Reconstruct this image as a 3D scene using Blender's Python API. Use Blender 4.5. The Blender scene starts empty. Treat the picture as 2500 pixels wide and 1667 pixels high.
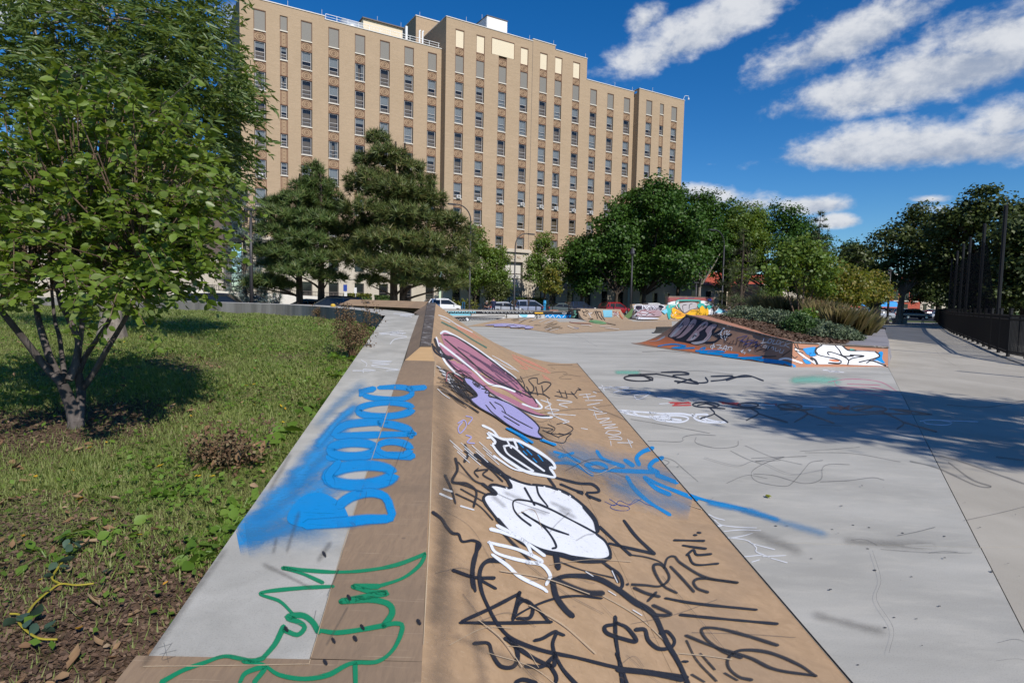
import bpy, bmesh, math, random
import numpy as np
from mathutils import Vector, Matrix
from mathutils.bvhtree import BVHTree
from mathutils.geometry import delaunay_2d_cdt

random.seed(7)
rng = np.random.default_rng(7)
sc = bpy.context.scene
col = sc.collection

# ------------------------------------------------------------------ camera
EYE = 1.65
FPX, CX, CY = 1460.0, 1250.0, 833.5            # focal length and centre for a 2500 px wide frame
PITCH = math.atan(100 / 1460.0)
ROLL = math.radians(1.22)
cF = np.array([0, math.cos(PITCH), -math.sin(PITCH)])
_r0 = np.array([1.0, 0, 0]); _u0 = np.array([0, math.sin(PITCH), math.cos(PITCH)])
cR = _r0 * math.cos(ROLL) + _u0 * math.sin(ROLL)
cU = _u0 * math.cos(ROLL) - _r0 * math.sin(ROLL)
cO = np.array([0, 0, EYE])
cam_d = bpy.data.cameras.new('camera')
cam = bpy.data.objects.new('camera', cam_d)
col.objects.link(cam)
cam_d.sensor_width = 36.0
cam_d.lens = 36.0 * FPX / 2500.0
cam_d.clip_start = 0.05
cam_d.clip_end = 6000
cam.matrix_world = Matrix(((cR[0], cU[0], -cF[0], cO[0]), (cR[1], cU[1], -cF[1], cO[1]),
                           (cR[2], cU[2], -cF[2], cO[2]), (0, 0, 0, 1)))
sc.camera = cam

# ------------------------------------------------------------------ sun, sky, exposure
SUN_AZ = np.array([0.545, -0.838]); SUN_AZ /= np.linalg.norm(SUN_AZ)
SUN_EL = math.radians(41.0)
to_sun = Vector((SUN_AZ[0] * math.cos(SUN_EL), SUN_AZ[1] * math.cos(SUN_EL), math.sin(SUN_EL)))
sun_d = bpy.data.lights.new('sun', 'SUN')
sun_d.energy = 5.0
sun_d.angle = math.radians(0.53)
sun_d.color = (1.0, 0.945, 0.86)
sun = bpy.data.objects.new('sun', sun_d)
sun.rotation_euler = to_sun.to_track_quat('Z', 'Y').to_euler()
sun.location = (30, -40, 60)
col.objects.link(sun)
sc.view_settings.view_transform = 'Standard'
sc.view_settings.look = 'None'
sc.view_settings.exposure = 0.0
sc.view_settings.gamma = 1.0
sc.view_settings.use_curve_mapping = False
sc.render.engine = 'CYCLES'
sc.cycles.use_denoising = True
sc.cycles.max_bounces = 6
sc.cycles.diffuse_bounces = 3
sc.cycles.glossy_bounces = 3
sc.cycles.transmission_bounces = 4
sc.cycles.transparent_max_bounces = 24
sc.cycles.sample_clamp_indirect = 6.0

def ray(x, y):
    return cF + (x - CX) / FPX * cR - (y - CY) / FPX * cU
def onz(x, y, z=0.0):
    d = ray(x, y); return cO + d * ((z - EYE) / d[2])
def atY(x, y, Y):
    d = ray(x, y); return cO + d * (Y / d[1])
def onslope(x, y, a, b):
    d = ray(x, y); return cO + d * ((a - EYE) / (d[2] - b * d[1]))

# ---- node helpers
class NT:
    def __init__(s, tree): s.t = tree; s.n = tree.nodes; s.l = tree.links
    def node(s, ty, **kw):
        nd = s.n.new(ty)
        for k, v in kw.items():
            if k.startswith('i_'):
                key = k[2:]
                key = int(key) if key.isdigit() else key.replace('_', ' ')
                s.put(nd.inputs[key], v)
            else: setattr(nd, k, v)
        return nd
    def put(s, sock, v):
        if isinstance(v, bpy.types.NodeSocket): s.l.new(v, sock)
        else:
            if sock.type == 'RGBA' and not hasattr(v, '__len__'): v = (v, v, v, 1)
            if sock.type == 'RGBA' and len(v) == 3: v = (*v, 1)
            sock.default_value = v
    def m(s, op, a, b=0.0, c=0.0, clamp=False):
        nd = s.n.new('ShaderNodeMath'); nd.operation = op; nd.use_clamp = clamp
        s.put(nd.inputs[0], a); s.put(nd.inputs[1], b); s.put(nd.inputs[2], c)
        return nd.outputs[0]
    def vm(s, op, a, b=(0, 0, 0), scale=None):
        nd = s.n.new('ShaderNodeVectorMath'); nd.operation = op
        s.put(nd.inputs[0], a); s.put(nd.inputs[1], b)
        if scale is not None: s.put(nd.inputs['Scale'], scale)
        return nd.outputs['Value'] if op in ('DOT_PRODUCT', 'LENGTH', 'DISTANCE') else nd.outputs[0]
    def mix(s, f, a, b, mode='MIX'):
        nd = s.n.new('ShaderNodeMix'); nd.data_type = 'RGBA'; nd.blend_type = mode
        s.put(nd.inputs['Factor'], f); s.put(nd.inputs[6], a); s.put(nd.inputs[7], b)
        return nd.outputs[2]
    def noise(s, vec, scale=5, detail=4, rough=0.55, dist=0.0, out='Fac'):
        nd = s.n.new('ShaderNodeTexNoise')
        if vec is not None: s.put(nd.inputs['Vector'], vec)
        s.put(nd.inputs['Scale'], scale); s.put(nd.inputs['Detail'], detail)
        s.put(nd.inputs['Roughness'], rough); s.put(nd.inputs['Distortion'], dist)
        return nd.outputs[out]
    def ss(s, v, lo, hi, a=0.0, b=1.0):
        nd = s.n.new('ShaderNodeMapRange'); nd.interpolation_type = 'SMOOTHSTEP'
        s.put(nd.inputs[0], v); s.put(nd.inputs[1], lo); s.put(nd.inputs[2], hi); s.put(nd.inputs[3], a); s.put(nd.inputs[4], b)
        return nd.outputs[0]
    def scale(s, vec, v3):
        return s.vm('MULTIPLY', vec, v3)

# ---- world: Nishita sky with a field of fair-weather clouds
world = bpy.data.worlds.new('World'); sc.world = world; world.use_nodes = True
W = NT(world.node_tree); W.n.clear()
sky = W.n.new('ShaderNodeTexSky'); sky.sky_type = 'NISHITA'; sky.sun_disc = False
sky.sun_elevation = SUN_EL
sky.sun_rotation = math.atan2(SUN_AZ[0], SUN_AZ[1])
sky.altitude = 200; sky.air_density = 1.0; sky.dust_density = 0.1; sky.ozone_density = 2.4
geo = W.n.new('ShaderNodeTexCoord')
vdir = W.vm('NORMALIZE', geo.outputs['Generated'])
hs = W.node('ShaderNodeHueSaturation', i_Saturation=1.42, i_Value=0.93, i_Color=sky.outputs[0])
skycol = W.mix(1.0, hs.outputs[0], (0.74, 0.96, 1.17, 1), 'MULTIPLY')
n1 = W.noise(W.scale(vdir, (1, 1, 1.6)), 7.0, 10, 0.56, 0.25)
n2 = W.noise(W.scale(vdir, (1, 1, 1.6)), 24.0, 7, 0.62, 0.15)
nz = W.m('ADD', W.m('MULTIPLY', n1, 0.68), W.m('MULTIPLY', n2, 0.32))
nzc = W.m('SUBTRACT', nz, 0.5)
# individual clouds: (photo px centre, half size in px, rotation deg, strength)
CL = [((1740, 62), (240, 54), -27, .95), ((2080, 95), (225, 64), -24, 1.05), ((2290, 185), (360, 78), -12, 1.3),
      ((2420, 95), (190, 95), -8, 1.15), ((2260, 362), (355, 62), -3, 1.3), ((2470, 300), (130, 66), -18, 1.2),
      ((1715, 478), (85, 26), 4, 1.2), ((1965, 505), (88, 24), -2, 1.1), ((2040, 541), (44, 20), 0, 1.0), ((1840, 500), (60, 22), 0, .7),
      ((2269, 487), (45, 11), 0, .8), ((2330, 520), (80, 18), 6, .5), ((60, 25), (170, 45), -6, .9), ((330, 190), (190, 60), -20, .75),
      ((640, 250), (60, 26), 0, .6), ((1570, 50), (28, 16), -20, .4)]
dens = None; shade = None
for (px, py), (ax, ay), rot, st in CL:
    c = ray(px, py); c = c / np.linalg.norm(c)
    a = math.radians(-rot)
    ux = ray(px + 10 * math.cos(a), py - 10 * math.sin(a)); ux = ux / np.linalg.norm(ux) - c; ux /= np.linalg.norm(ux)
    uy = np.cross(ux, c); uy /= np.linalg.norm(uy)
    if uy[2] < 0: uy = -uy
    wpx = 1.0 / (FPX * math.sqrt(1 + ((px - CX) ** 2 + (py - CY) ** 2) / FPX ** 2))
    u = W.m('MULTIPLY', W.vm('DOT_PRODUCT', vdir, tuple(ux)), 1 / (ax * wpx))
    v = W.m('MULTIPLY', W.vm('DOT_PRODUCT', vdir, tuple(uy)), 1 / (ay * wpx))
    # flat bases: the lower half falls off faster
    v2 = W.m('MULTIPLY', v, W.m('ADD', 1.0, W.m('MULTIPLY', W.m('LESS_THAN', v, 0.0), 0.45)))
    r2 = W.m('ADD', W.m('MULTIPLY', u, u), W.m('MULTIPLY', v2, v2))
    front = W.m('GREATER_THAN', W.vm('DOT_PRODUCT', vdir, tuple(c)), 0.0)
    d_ = W.m('MULTIPLY', W.m('SUBTRACT', 1.0, W.m('SQRT', r2)), st)
    d_ = W.m('ADD', W.m('MULTIPLY', W.m('ADD', d_, 3.0), front), -3.0)
    sh = W.m('MULTIPLY', W.m('MULTIPLY', W.m('MAXIMUM', W.m('MINIMUM', v, 1.2), -1.2), W.ss(d_, -0.5, 0.35)), 0.5)
    if dens is None: dens, shade = d_, sh
    else:
        dens = W.m('SMOOTH_MAX', dens, d_, 0.12) if False else W.m('MAXIMUM', dens, d_)
        shade = W.m('ADD', shade, sh)
# the rest of the sky carries the same kind of scattered clouds
sep = W.n.new('ShaderNodeSeparateXYZ'); W.l.new(vdir, sep.inputs[0])
zz = W.m('MAXIMUM', sep.outputs[2], 0.04)
pl = W.n.new('ShaderNodeCombineXYZ')
W.put(pl.inputs[0], W.m('DIVIDE', sep.outputs[0], zz)); W.put(pl.inputs[1], W.m('DIVIDE', sep.outputs[1], zz))
gn = W.noise(pl.outputs[0], 0.55, 8, 0.55)
behind = W.ss(W.vm('DOT_PRODUCT', vdir, (0.0, 1.0, 0.0)), 0.62, 0.35)
gd = W.m('ADD', W.m('MULTIPLY', W.m('SUBTRACT', gn, 0.60), W.m('MULTIPLY', behind, 5.0)), W.m('MULTIPLY', behind, 0.0))
cov1 = W.ss(W.m('ADD', dens, W.m('MULTIPLY', nzc, 4.6)), -0.30, 0.70)
cov2 = W.m('MULTIPLY', W.ss(gd, 0.05, 0.7), W.ss(sep.outputs[2], 0.03, 0.12))
cov = W.m('MULTIPLY', W.m('MAXIMUM', cov1, cov2), 0.96)
lightness = W.ss(W.m('ADD', W.m('ADD', shade, W.m('MULTIPLY', nzc, 2.6)), W.m('MULTIPLY', W.m('SUBTRACT', n2, 0.5), 1.2)), -0.55, 0.55)
ccol = W.mix(lightness, (3.5, 4.1, 5.3), (7.4, 7.6, 8.0))
allc = W.mix(cov, skycol, ccol)
bg = W.node('ShaderNodeBackground', i_Color=allc, i_Strength=0.1)
wo = W.n.new('ShaderNodeOutputWorld'); W.l.new(bg.outputs[0], wo.inputs[0])
world.cycles.sampling_method = 'MANUAL'; world.cycles.sample_map_resolution = 512

# ------------------------------------------------------------------ mesh helpers
def set_meta(o, label=None, cat=None, group=None, kind=None):
    if label: o['label'] = label
    if cat: o['category'] = cat
    if group: o['group'] = group
    if kind: o['kind'] = kind
    return o

def empty(name, loc, label=None, cat=None, group=None, kind=None, rz=0.0):
    o = bpy.data.objects.new(name, None); col.objects.link(o)
    o.location = loc; o.rotation_euler = (0, 0, rz); o.empty_display_size = 0.2
    return set_meta(o, label, cat, group, kind)

def raw_mesh(name, V, F, mats=None, smooth=False, uv=None, midx=None):
    """V (n,3) array; F list of index lists, or an (m,k) int array."""
    me = bpy.data.meshes.new(name)
    V = np.asarray(V, dtype=np.float32).reshape(-1, 3)
    if isinstance(F, np.ndarray):
        k = F.shape[1]; m = F.shape[0]
        me.vertices.add(len(V)); me.vertices.foreach_set('co', V.ravel())
        me.loops.add(m * k); me.loops.foreach_set('vertex_index', F.ravel().astype(np.int32))
        me.polygons.add(m)
        me.polygons.foreach_set('loop_start', np.arange(0, m * k, k, dtype=np.int32))
        try: me.polygons.foreach_set('loop_total', np.full(m, k, dtype=np.int32))
        except Exception: pass
        me.update(calc_edges=True)
    else:
        me.from_pydata([tuple(map(float, v)) for v in V], [], F); me.update()
    if uv is not None:
        ul = me.uv_layers.new(name='UVMap')
        idx = np.empty(len(me.loops), dtype=np.int32); me.loops.foreach_get('vertex_index', idx)
        ul.data.foreach_set('uv', np.asarray(uv, dtype=np.float32)[idx].ravel())
    if mats is not None:
        for mt in (mats if isinstance(mats, (list, tuple)) else [mats]): me.materials.append(mt)
    if midx is not None: me.polygons.foreach_set('material_index', np.asarray(midx, dtype=np.int32))
    if smooth: me.polygons.foreach_set('use_smooth', np.ones(len(me.polygons), dtype=bool))
    return me

def link(name, me, parent=None, loc=None, rot=None, **meta):
    o = bpy.data.objects.new(name, me); col.objects.link(o)
    if parent is not None: o.parent = parent
    if loc is not None: o.location = loc
    if rot is not None: o.rotation_euler = rot
    return set_meta(o, **meta)

class MB:
    """collects pieces of one mesh, in world or local coordinates"""
    def __init__(s): s.V = []; s.F = []; s.M = []; s.U = []
    def add(s, V, F, m=0, U=None):
        b = len(s.V)
        s.V += [tuple(map(float, v)) for v in V]
        s.F += [[b + i for i in f] for f in F]; s.M += [m] * len(F)
        s.U += ([tuple(u) for u in U] if U is not None else [(0, 0)] * len(V))
        return s
    def box(s, lo, hi, m=0):
        x0, y0, z0 = lo; x1, y1, z1 = hi
        return s.add([(x0, y0, z0), (x1, y0, z0), (x1, y1, z0), (x0, y1, z0), (x0, y0, z1), (x1, y0, z1), (x1, y1, z1), (x0, y1, z1)],
                     [[0, 3, 2, 1], [4, 5, 6, 7], [0, 1, 5, 4], [1, 2, 6, 5], [2, 3, 7, 6], [3, 0, 4, 7]], m)
    def hull8(s, P, m=0):
        return s.add(P, [[0, 3, 2, 1], [4, 5, 6, 7], [0, 1, 5, 4], [1, 2, 6, 5], [2, 3, 7, 6], [3, 0, 4, 7]], m)
    def obox(s, c, ax, ay, az, m=0):
        c, ax, ay, az = map(np.asarray, (c, ax, ay, az))
        P = [c - ax - ay - az, c + ax - ay - az, c + ax + ay - az, c - ax + ay - az,
             c - ax - ay + az, c + ax - ay + az, c + ax + ay + az, c - ax + ay + az]
        return s.hull8(P, m)
    def bar(s, a, b, w, h=None, m=0):
        a = np.asarray(a, float); b = np.asarray(b, float); h = h or w
        t = b - a; L = np.linalg.norm(t); t = t / L
        u = np.array([0, 0, 1.0]) if abs(t[2]) < 0.9 else np.array([0, 1.0, 0])
        x = np.cross(t, u); x /= np.linalg.norm(x); u = np.cross(x, t)
        return s.obox((a + b) / 2, x * w / 2, t * L / 2, u * h / 2, m)
    def prism(s, poly, vec, m=0):
        poly = [np.asarray(p, float) for p in poly]; vec = np.asarray(vec, float); n = len(poly)
        return s.add(poly + [p + vec for p in poly],
                     [list(range(n - 1, -1, -1)), list(range(n, 2 * n))] + [[i, (i + 1) % n, n + (i + 1) % n, n + i] for i in range(n)], m)
    def tube(s, pts, r, seg=8, m=0, caps=True):
        pts = [np.asarray(p, float) for p in pts]; n = len(pts)
        rr = r if hasattr(r, '__len__') else [r] * n
        prev = None; V = []
        for i in range(n):
            t = pts[min(i + 1, n - 1)] - pts[max(i - 1, 0)]; t = t / (np.linalg.norm(t) + 1e-9)
            if prev is None:
                u = np.array([0, 0, 1.0]) if abs(t[2]) < 0.9 else np.array([1.0, 0, 0])
                x = np.cross(t, u)
            else: x = prev - t * (prev @ t)
            x = x / (np.linalg.norm(x) + 1e-9); prev = x; y = np.cross(t, x)
            for k in range(seg):
                a = 2 * math.pi * k / seg
                V.append(pts[i] + rr[i] * (math.cos(a) * x + math.sin(a) * y))
        F = []
        for i in range(n - 1):
            for k in range(seg):
                F.append([i * seg + k, i * seg + (k + 1) % seg, (i + 1) * seg + (k + 1) % seg, (i + 1) * seg + k])
        if caps: F += [list(range(seg - 1, -1, -1)), [(n - 1) * seg + k for k in range(seg)]]
        return s.add(V, F, m)
    def grid(s, P, m=0, flip=False):
        """P[i][j] points"""
        ni, nj = len(P), len(P[0])
        F = []
        for i in range(ni - 1):
            for j in range(nj - 1):
                q = [i * nj + j, i * nj + j + 1, (i + 1) * nj + j + 1, (i + 1) * nj + j]
                F.append(q[::-1] if flip else q)
        return s.add([p for r in P for p in r], F, m)
    def arrays(s): return np.array(s.V, float), s.F
    def mesh(s, name, mats, smooth=False, uv=False, origin=(0, 0, 0)):
        V = np.array(s.V, float) - np.asarray(origin, float)
        mt = mats if isinstance(mats, (list, tuple)) else [mats]
        return raw_mesh(name, V, s.F, mt, smooth, s.U if uv else None, s.M if len(mt) > 1 else None)
    def obj(s, name, mats, parent=None, smooth=False, uv=False, world_origin=None, **meta):
        o = (0, 0, 0)
        if parent is not None and world_origin is None: o = tuple(parent.location)
        if world_origin is False: o = (0, 0, 0)
        ob = link(name, s.mesh(name, mats, smooth, uv, o), parent, **meta)
        return ob

def smooth_by_angle(me, deg=40):
    me.polygons.foreach_set('use_smooth', np.ones(len(me.polygons), dtype=bool))
    try: me.set_sharp_from_angle(angle=math.radians(deg))
    except Exception: pass

def catmull(P, step=None, n=8, closed=False):
    P = [np.asarray(p, float) for p in P]
    if len(P) < 3 and not closed:
        if len(P) == 2: return [P[0] + (P[1] - P[0]) * t for t in np.linspace(0, 1, n + 1)]
        return P
    Q = [P[-1]] + P + [P[0], P[1]] if closed else [2 * P[0] - P[1]] + P + [2 * P[-1] - P[-2]]
    out = []
    for i in range(1, len(Q) - 2):
        p0, p1, p2, p3 = Q[i - 1], Q[i], Q[i + 1], Q[i + 2]
        k = n if step is None else max(2, int(np.linalg.norm(p2 - p1) / step))
        for t in np.arange(k) / k:
            out.append(0.5 * ((2 * p1) + (p2 - p0) * t + (2 * p0 - 5 * p1 + 4 * p2 - p3) * t * t + (-p0 + 3 * p1 - 3 * p2 + p3) * t ** 3))
    if not closed: out.append(P[-1])
    return out

def scatter(TV, TF, P, X, Y, Z, S):
    """template (k,3) placed at P with axes X,Y,Z and scale S"""
    TV = np.asarray(TV, float); N = len(P); k = len(TV)
    S = np.asarray(S, float)
    if S.ndim == 1: S = S[:, None]
    V = (P[:, None, :] + (TV[None, :, 0:1] * X[:, None, :] + TV[None, :, 1:2] * Y[:, None, :] + TV[None, :, 2:3] * Z[:, None, :]) * S[:, None, :]).reshape(-1, 3)
    TF = np.asarray(TF, int)
    F = (TF[None] + (np.arange(N) * k)[:, None, None]).reshape(-1, TF.shape[1])
    return V, F
def nrm(a): return a / (np.linalg.norm(a, axis=-1, keepdims=True) + 1e-9)
def rand_dirs(n): return nrm(rng.normal(size=(n, 3)))
# ------------------------------------------------------------------ materials
MATS = {}
def new_mat(name):
    m = bpy.data.materials.new(name); m.use_nodes = True
    T = NT(m.node_tree); T.n.clear()
    out = T.n.new('ShaderNodeOutputMaterial')
    return m, T, out
def coords(T, kind='Object'):
    if kind == 'world':
        return T.n.new('ShaderNodeNewGeometry').outputs['Position']
    return T.n.new('ShaderNodeTexCoord').outputs[kind]
def principled(T, out, color, rough=0.7, spec=0.3, bump=None, bstr=0.3, bdist=0.01, metal=0.0, **kw):
    b = T.n.new('ShaderNodeBsdfPrincipled')
    T.put(b.inputs['Base Color'], color); T.put(b.inputs['Roughness'], rough)
    T.put(b.inputs['Specular IOR Level'], spec); T.put(b.inputs['Metallic'], metal)
    if bump is not None:
        bn = T.n.new('ShaderNodeBump'); T.put(bn.inputs['Strength'], bstr); T.put(bn.inputs['Distance'], bdist); T.put(bn.inputs['Height'], bump)
        T.l.new(bn.outputs[0], b.inputs['Normal'])
    T.l.new(b.outputs[0], out.inputs[0]); return b
def plain(name, color, rough=0.6, spec=0.3, metal=0.0, var=0.12, scale=3.0, bump=0.15, emit=None):
    if name in MATS: return MATS[name]
    m, T, out = new_mat(name)
    p = coords(T, 'world')
    n = T.noise(p, scale, 5, 0.6)
    c = T.mix(n, tuple(x * (1 - var) for x in color), tuple(min(1, x * (1 + var)) for x in color))
    principled(T, out, c, rough, spec, T.noise(p, scale * 12, 3, 0.6) if bump else None, bump, 0.005, metal)
    MATS[name] = m; return m

def concrete(name, dark, light, warm, fine=60, sc_=0.6, streak=(1, 1, 1), rough=0.85, dirt=0.5):
    m, T, out = new_mat(name)
    p = coords(T, 'world'); ps = T.scale(p, streak)
    big = T.noise(ps, sc_, 6, 0.6, 0.4); mid = T.noise(ps, sc_ * 6, 6, 0.65, 0.2); fin = T.noise(p, fine, 4, 0.7)
    c = T.mix(T.ss(big, 0.3, 0.72), dark, light)
    c = T.mix(T.m('MULTIPLY', T.ss(mid, 0.42, 0.75), 0.55), c, warm)
    c = T.mix(T.m('MULTIPLY', T.ss(fin, 0.48, 0.72), 0.42), c, tuple(x * 0.55 for x in dark))
    # small pits and stains
    vo = T.node('ShaderNodeTexVoronoi', i_Scale=2.3); T.put(vo.inputs['Vector'], p)
    spot = T.m('MULTIPLY', T.ss(vo.outputs['Distance'], 0.05, 0.02), T.ss(T.noise(p, 1.1, 2), 0.5, 0.6))
    c = T.mix(T.m('MULTIPLY', spot, dirt), c, (0.04, 0.04, 0.045))
    principled(T, out, c, rough, 0.25, T.m('ADD', fin, T.m('MULTIPLY', mid, 0.7)), 0.22, 0.004)
    MATS[name] = m; return m

M_slab = concrete('skate_concrete', (0.335, 0.325, 0.295), (0.47, 0.455, 0.415), (0.51, 0.485, 0.43), streak=(0.35, 1.0, 1), sc_=0.9, fine=140)
M_path = concrete('path_concrete', (0.345, 0.315, 0.265), (0.445, 0.41, 0.35), (0.385, 0.355, 0.30), streak=(1, 0.6, 1), sc_=0.9, fine=140)
M_ledge = concrete('ledge_concrete', (0.335, 0.325, 0.295), (0.485, 0.47, 0.43), (0.39, 0.375, 0.34), sc_=2.6, fine=220)
M_ledge_old = concrete('weathered_concrete', (0.16, 0.15, 0.135), (0.36, 0.34, 0.31), (0.27, 0.25, 0.22), sc_=1.2, streak=(1.4, 1.4, 0.12))
M_block = concrete('block_concrete', (0.20, 0.19, 0.17), (0.34, 0.32, 0.29), (0.27, 0.25, 0.22))
M_joint = plain('joint_dirt', (0.11, 0.10, 0.085), 0.95)

def plywood(name, a, b_, worn, grain=(0.6, 9, 9), wornamt=0.5):
    m, T, out = new_mat(name)
    p = coords(T, 'world')
    g = T.noise(T.scale(p, grain), 6, 6, 0.65, 0.6); big = T.noise(p, 1.3, 5, 0.6, 0.5); fin = T.noise(T.scale(p, (1, 0.15, 1)), 120, 3, 0.7)
    c = T.mix(T.ss(g, 0.3, 0.72), a, b_)
    c = T.mix(T.m('MULTIPLY', T.ss(big, 0.42, 0.7), wornamt), c, worn)
    c = T.mix(T.m('MULTIPLY', T.ss(fin, 0.55, 0.8), 0.4), c, tuple(x * 0.55 for x in a))
    sp = T.node('ShaderNodeTexVoronoi', i_Scale=7.0); T.put(sp.inputs['Vector'], p)
    spot = T.m('MULTIPLY', T.ss(sp.outputs['Distance'], 0.09, 0.03), T.ss(T.noise(p, 2.0, 2), 0.56, 0.64))
    c = T.mix(T.m('MULTIPLY', spot, 0.55), c, (0.05, 0.045, 0.045))
    # pale scratches
    w1 = T.noise(T.vm('ADD', T.scale(p, (2.0, 60, 60)), (3, 1, 0)), 2.2, 2, 0.5)
    c = T.mix(T.m('MULTIPLY', T.ss(w1, 0.66, 0.7), 0.25), c, (0.55, 0.43, 0.3))
    principled(T, out, c, T.m('ADD', 0.42, T.m('MULTIPLY', big, 0.25)), 0.35, T.m('ADD', g, fin), 0.12, 0.003)
    MATS[name] = m; return m
M_ply = plywood('ramp_plywood', (0.365, 0.24, 0.135), (0.45, 0.30, 0.175), (0.285, 0.20, 0.13), grain=(2.0, 2.0, 2.0), wornamt=0.6)
M_deck = plywood('worn_deck_plywood', (0.25, 0.175, 0.115), (0.315, 0.22, 0.14), (0.20, 0.145, 0.10), grain=(9, 1.6, 4), wornamt=0.7)
M_hip = plywood('hip_plywood', (0.45, 0.29, 0.14), (0.53, 0.35, 0.18), (0.40, 0.26, 0.14))
M_ply_far = plywood('far_plywood', (0.38, 0.27, 0.17), (0.52, 0.38, 0.25), (0.33, 0.25, 0.18), wornamt=0.6)
def steel(name, c0, c1, r=0.45):
    m, T, out = new_mat(name); p = coords(T, 'world')
    s = T.noise(T.scale(p, (30, 1.5, 30)), 3, 5, 0.7); w = T.noise(p, 9, 5, 0.7)
    c = T.mix(T.ss(w, 0.52, 0.72), c0, c1)
    principled(T, out, c, r, 0.5, s, 0.1, 0.003, metal=0.25); MATS[name] = m; return m
M_coping = steel('worn_steel', (0.105, 0.085, 0.07), (0.42, 0.40, 0.38), 0.6)
M_black = plain('black_metal', (0.009, 0.009, 0.010), 0.6, 0.3, var=0.3)
M_lamp = plain('lamp_post_metal', (0.035, 0.033, 0.036), 0.5, 0.5, var=0.3)

def bricky(name, base, alt, mortar, sx, sz, bump=0.4):
    m, T, out = new_mat(name); p = coords(T, 'Object')
    br = T.n.new('ShaderNodeTexBrick')
    sw = T.n.new('ShaderNodeSeparateXYZ'); T.l.new(p, sw.inputs[0])
    cb = T.n.new('ShaderNodeCombineXYZ'); T.put(cb.inputs[0], T.m('ADD', sw.outputs[0], sw.outputs[1])); T.l.new(sw.outputs[2], cb.inputs[1])
    T.l.new(cb.outputs[0], br.inputs['Vector'])
    T.put(br.inputs['Scale'], 1.0); T.put(br.inputs['Brick Width'], sx); T.put(br.inputs['Row Height'], sz)
    T.put(br.inputs['Mortar Size'], 0.012); T.put(br.inputs['Color1'], base); T.put(br.inputs['Color2'], alt); T.put(br.inputs['Mortar'], mortar)
    br.inputs['Bias'].default_value = -0.2
    streak = T.noise(T.scale(p, (1, 1, 6)), 0.9, 6, 0.65); big = T.noise(p, 0.12, 4, 0.6)
    course = T.noise(T.scale(p, (0.25, 0.25, 7.0)), 1.2, 3, 0.7)
    c = T.mix(T.m('MULTIPLY', T.ss(streak, 0.45, 0.75), 0.35), br.outputs[0], tuple(x * 0.72 for x in base))
    c = T.mix(T.m('MULTIPLY', T.ss(course, 0.5, 0.72), 0.35), c, tuple(min(1, x * 1.18) for x in alt))
    c = T.mix(T.m('MULTIPLY', T.ss(big, 0.35, 0.7), 0.22), c, tuple(x * 0.8 for x in base))
    principled(T, out, c, 0.85, 0.2, br.outputs['Fac'], -bump, 0.01); MATS[name] = m; return m
M_brick = bricky('buff_brick', (0.40, 0.29, 0.185), (0.465, 0.34, 0.225), (0.37, 0.285, 0.205), 0.22, 0.075)
M_brick_dk = bricky('brown_brick', (0.12, 0.09, 0.075), (0.15, 0.11, 0.09), (0.12, 0.1, 0.09), 0.3, 0.1)
M_brick_red = bricky('red_brick', (0.42, 0.085, 0.05), (0.48, 0.105, 0.06), (0.32, 0.12, 0.09), 0.3, 0.1)
M_lime = concrete('limestone', (0.46, 0.40, 0.32), (0.58, 0.52, 0.43), (0.50, 0.44, 0.36), sc_=0.3, streak=(1, 1, 0.4), dirt=0.0)
M_terra = plain('terracotta_trim', (0.20, 0.105, 0.07), 0.75, 0.25, var=0.2, scale=4)
M_terra_lt = plain('terracotta_panel', (0.33, 0.225, 0.14), 0.75, 0.25, var=0.18, scale=5)
M_sill = plain('sill_stone', (0.62, 0.57, 0.49), 0.7)
M_cap = plain('parapet_cap_metal', (0.60, 0.58, 0.55), 0.45, 0.4)
M_graypanel = plain('grey_window_panel', (0.205, 0.192, 0.172), 0.6, 0.3, var=0.06)
M_creampanel = plain('cream_board', (0.70, 0.60, 0.44), 0.7, 0.25, var=0.06)
M_frame = plain('window_frame_metal', (0.42, 0.40, 0.39), 0.45, 0.5)
M_frame_dk = plain('window_surround_metal', (0.115, 0.095, 0.085), 0.5, 0.4)
M_blind = plain('window_blind', (0.55, 0.53, 0.49), 0.9, 0.1, var=0.1)
M_curtain = plain('window_curtain', (0.48, 0.45, 0.40), 0.9, 0.1, var=0.2, scale=8)
M_interior = plain('dark_interior', (0.022, 0.021, 0.022), 0.9, 0.1)
M_white = plain('white_metal', (0.78, 0.79, 0.80), 0.45, 0.4, var=0.04)
M_galv = plain('galvanised_duct', (0.50, 0.54, 0.58), 0.35, 0.5, metal=0.4)
M_white_wall = plain('white_painted_wall', (0.78, 0.74, 0.66), 0.8)
M_roof_red = plain('red_tile_roof', (0.36, 0.075, 0.04), 0.8, var=0.25, scale=1.5)
def glass(name, tint=(0.62, 0.66, 0.70)):
    m, T, out = new_mat(name)
    tr = T.node('ShaderNodeBsdfTransparent', i_Color=tint); gl = T.node('ShaderNodeBsdfGlossy', i_Roughness=0.03, i_Color=(0.9, 0.95, 1.0))
    fr = T.node('ShaderNodeFresnel', i_IOR=1.5)
    mx = T.n.new('ShaderNodeMixShader'); T.put(mx.inputs[0], T.m('ADD', T.m('MULTIPLY', fr.outputs[0], 0.9), 0.01))
    T.l.new(tr.outputs[0], mx.inputs[1]); T.l.new(gl.outputs[0], mx.inputs[2]); T.l.new(mx.outputs[0], out.inputs[0])
    MATS[name] = m; return m
M_glass = glass('window_glass')
def dark_glass(name, c=(0.012, 0.014, 0.016)):
    m, T, out = new_mat(name); principled(T, out, c, 0.06, 0.6); MATS[name] = m; return m
M_carglass = dark_glass('car_glass')
M_rubber = plain('tyre_rubber', (0.018, 0.018, 0.018), 0.85)
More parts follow.
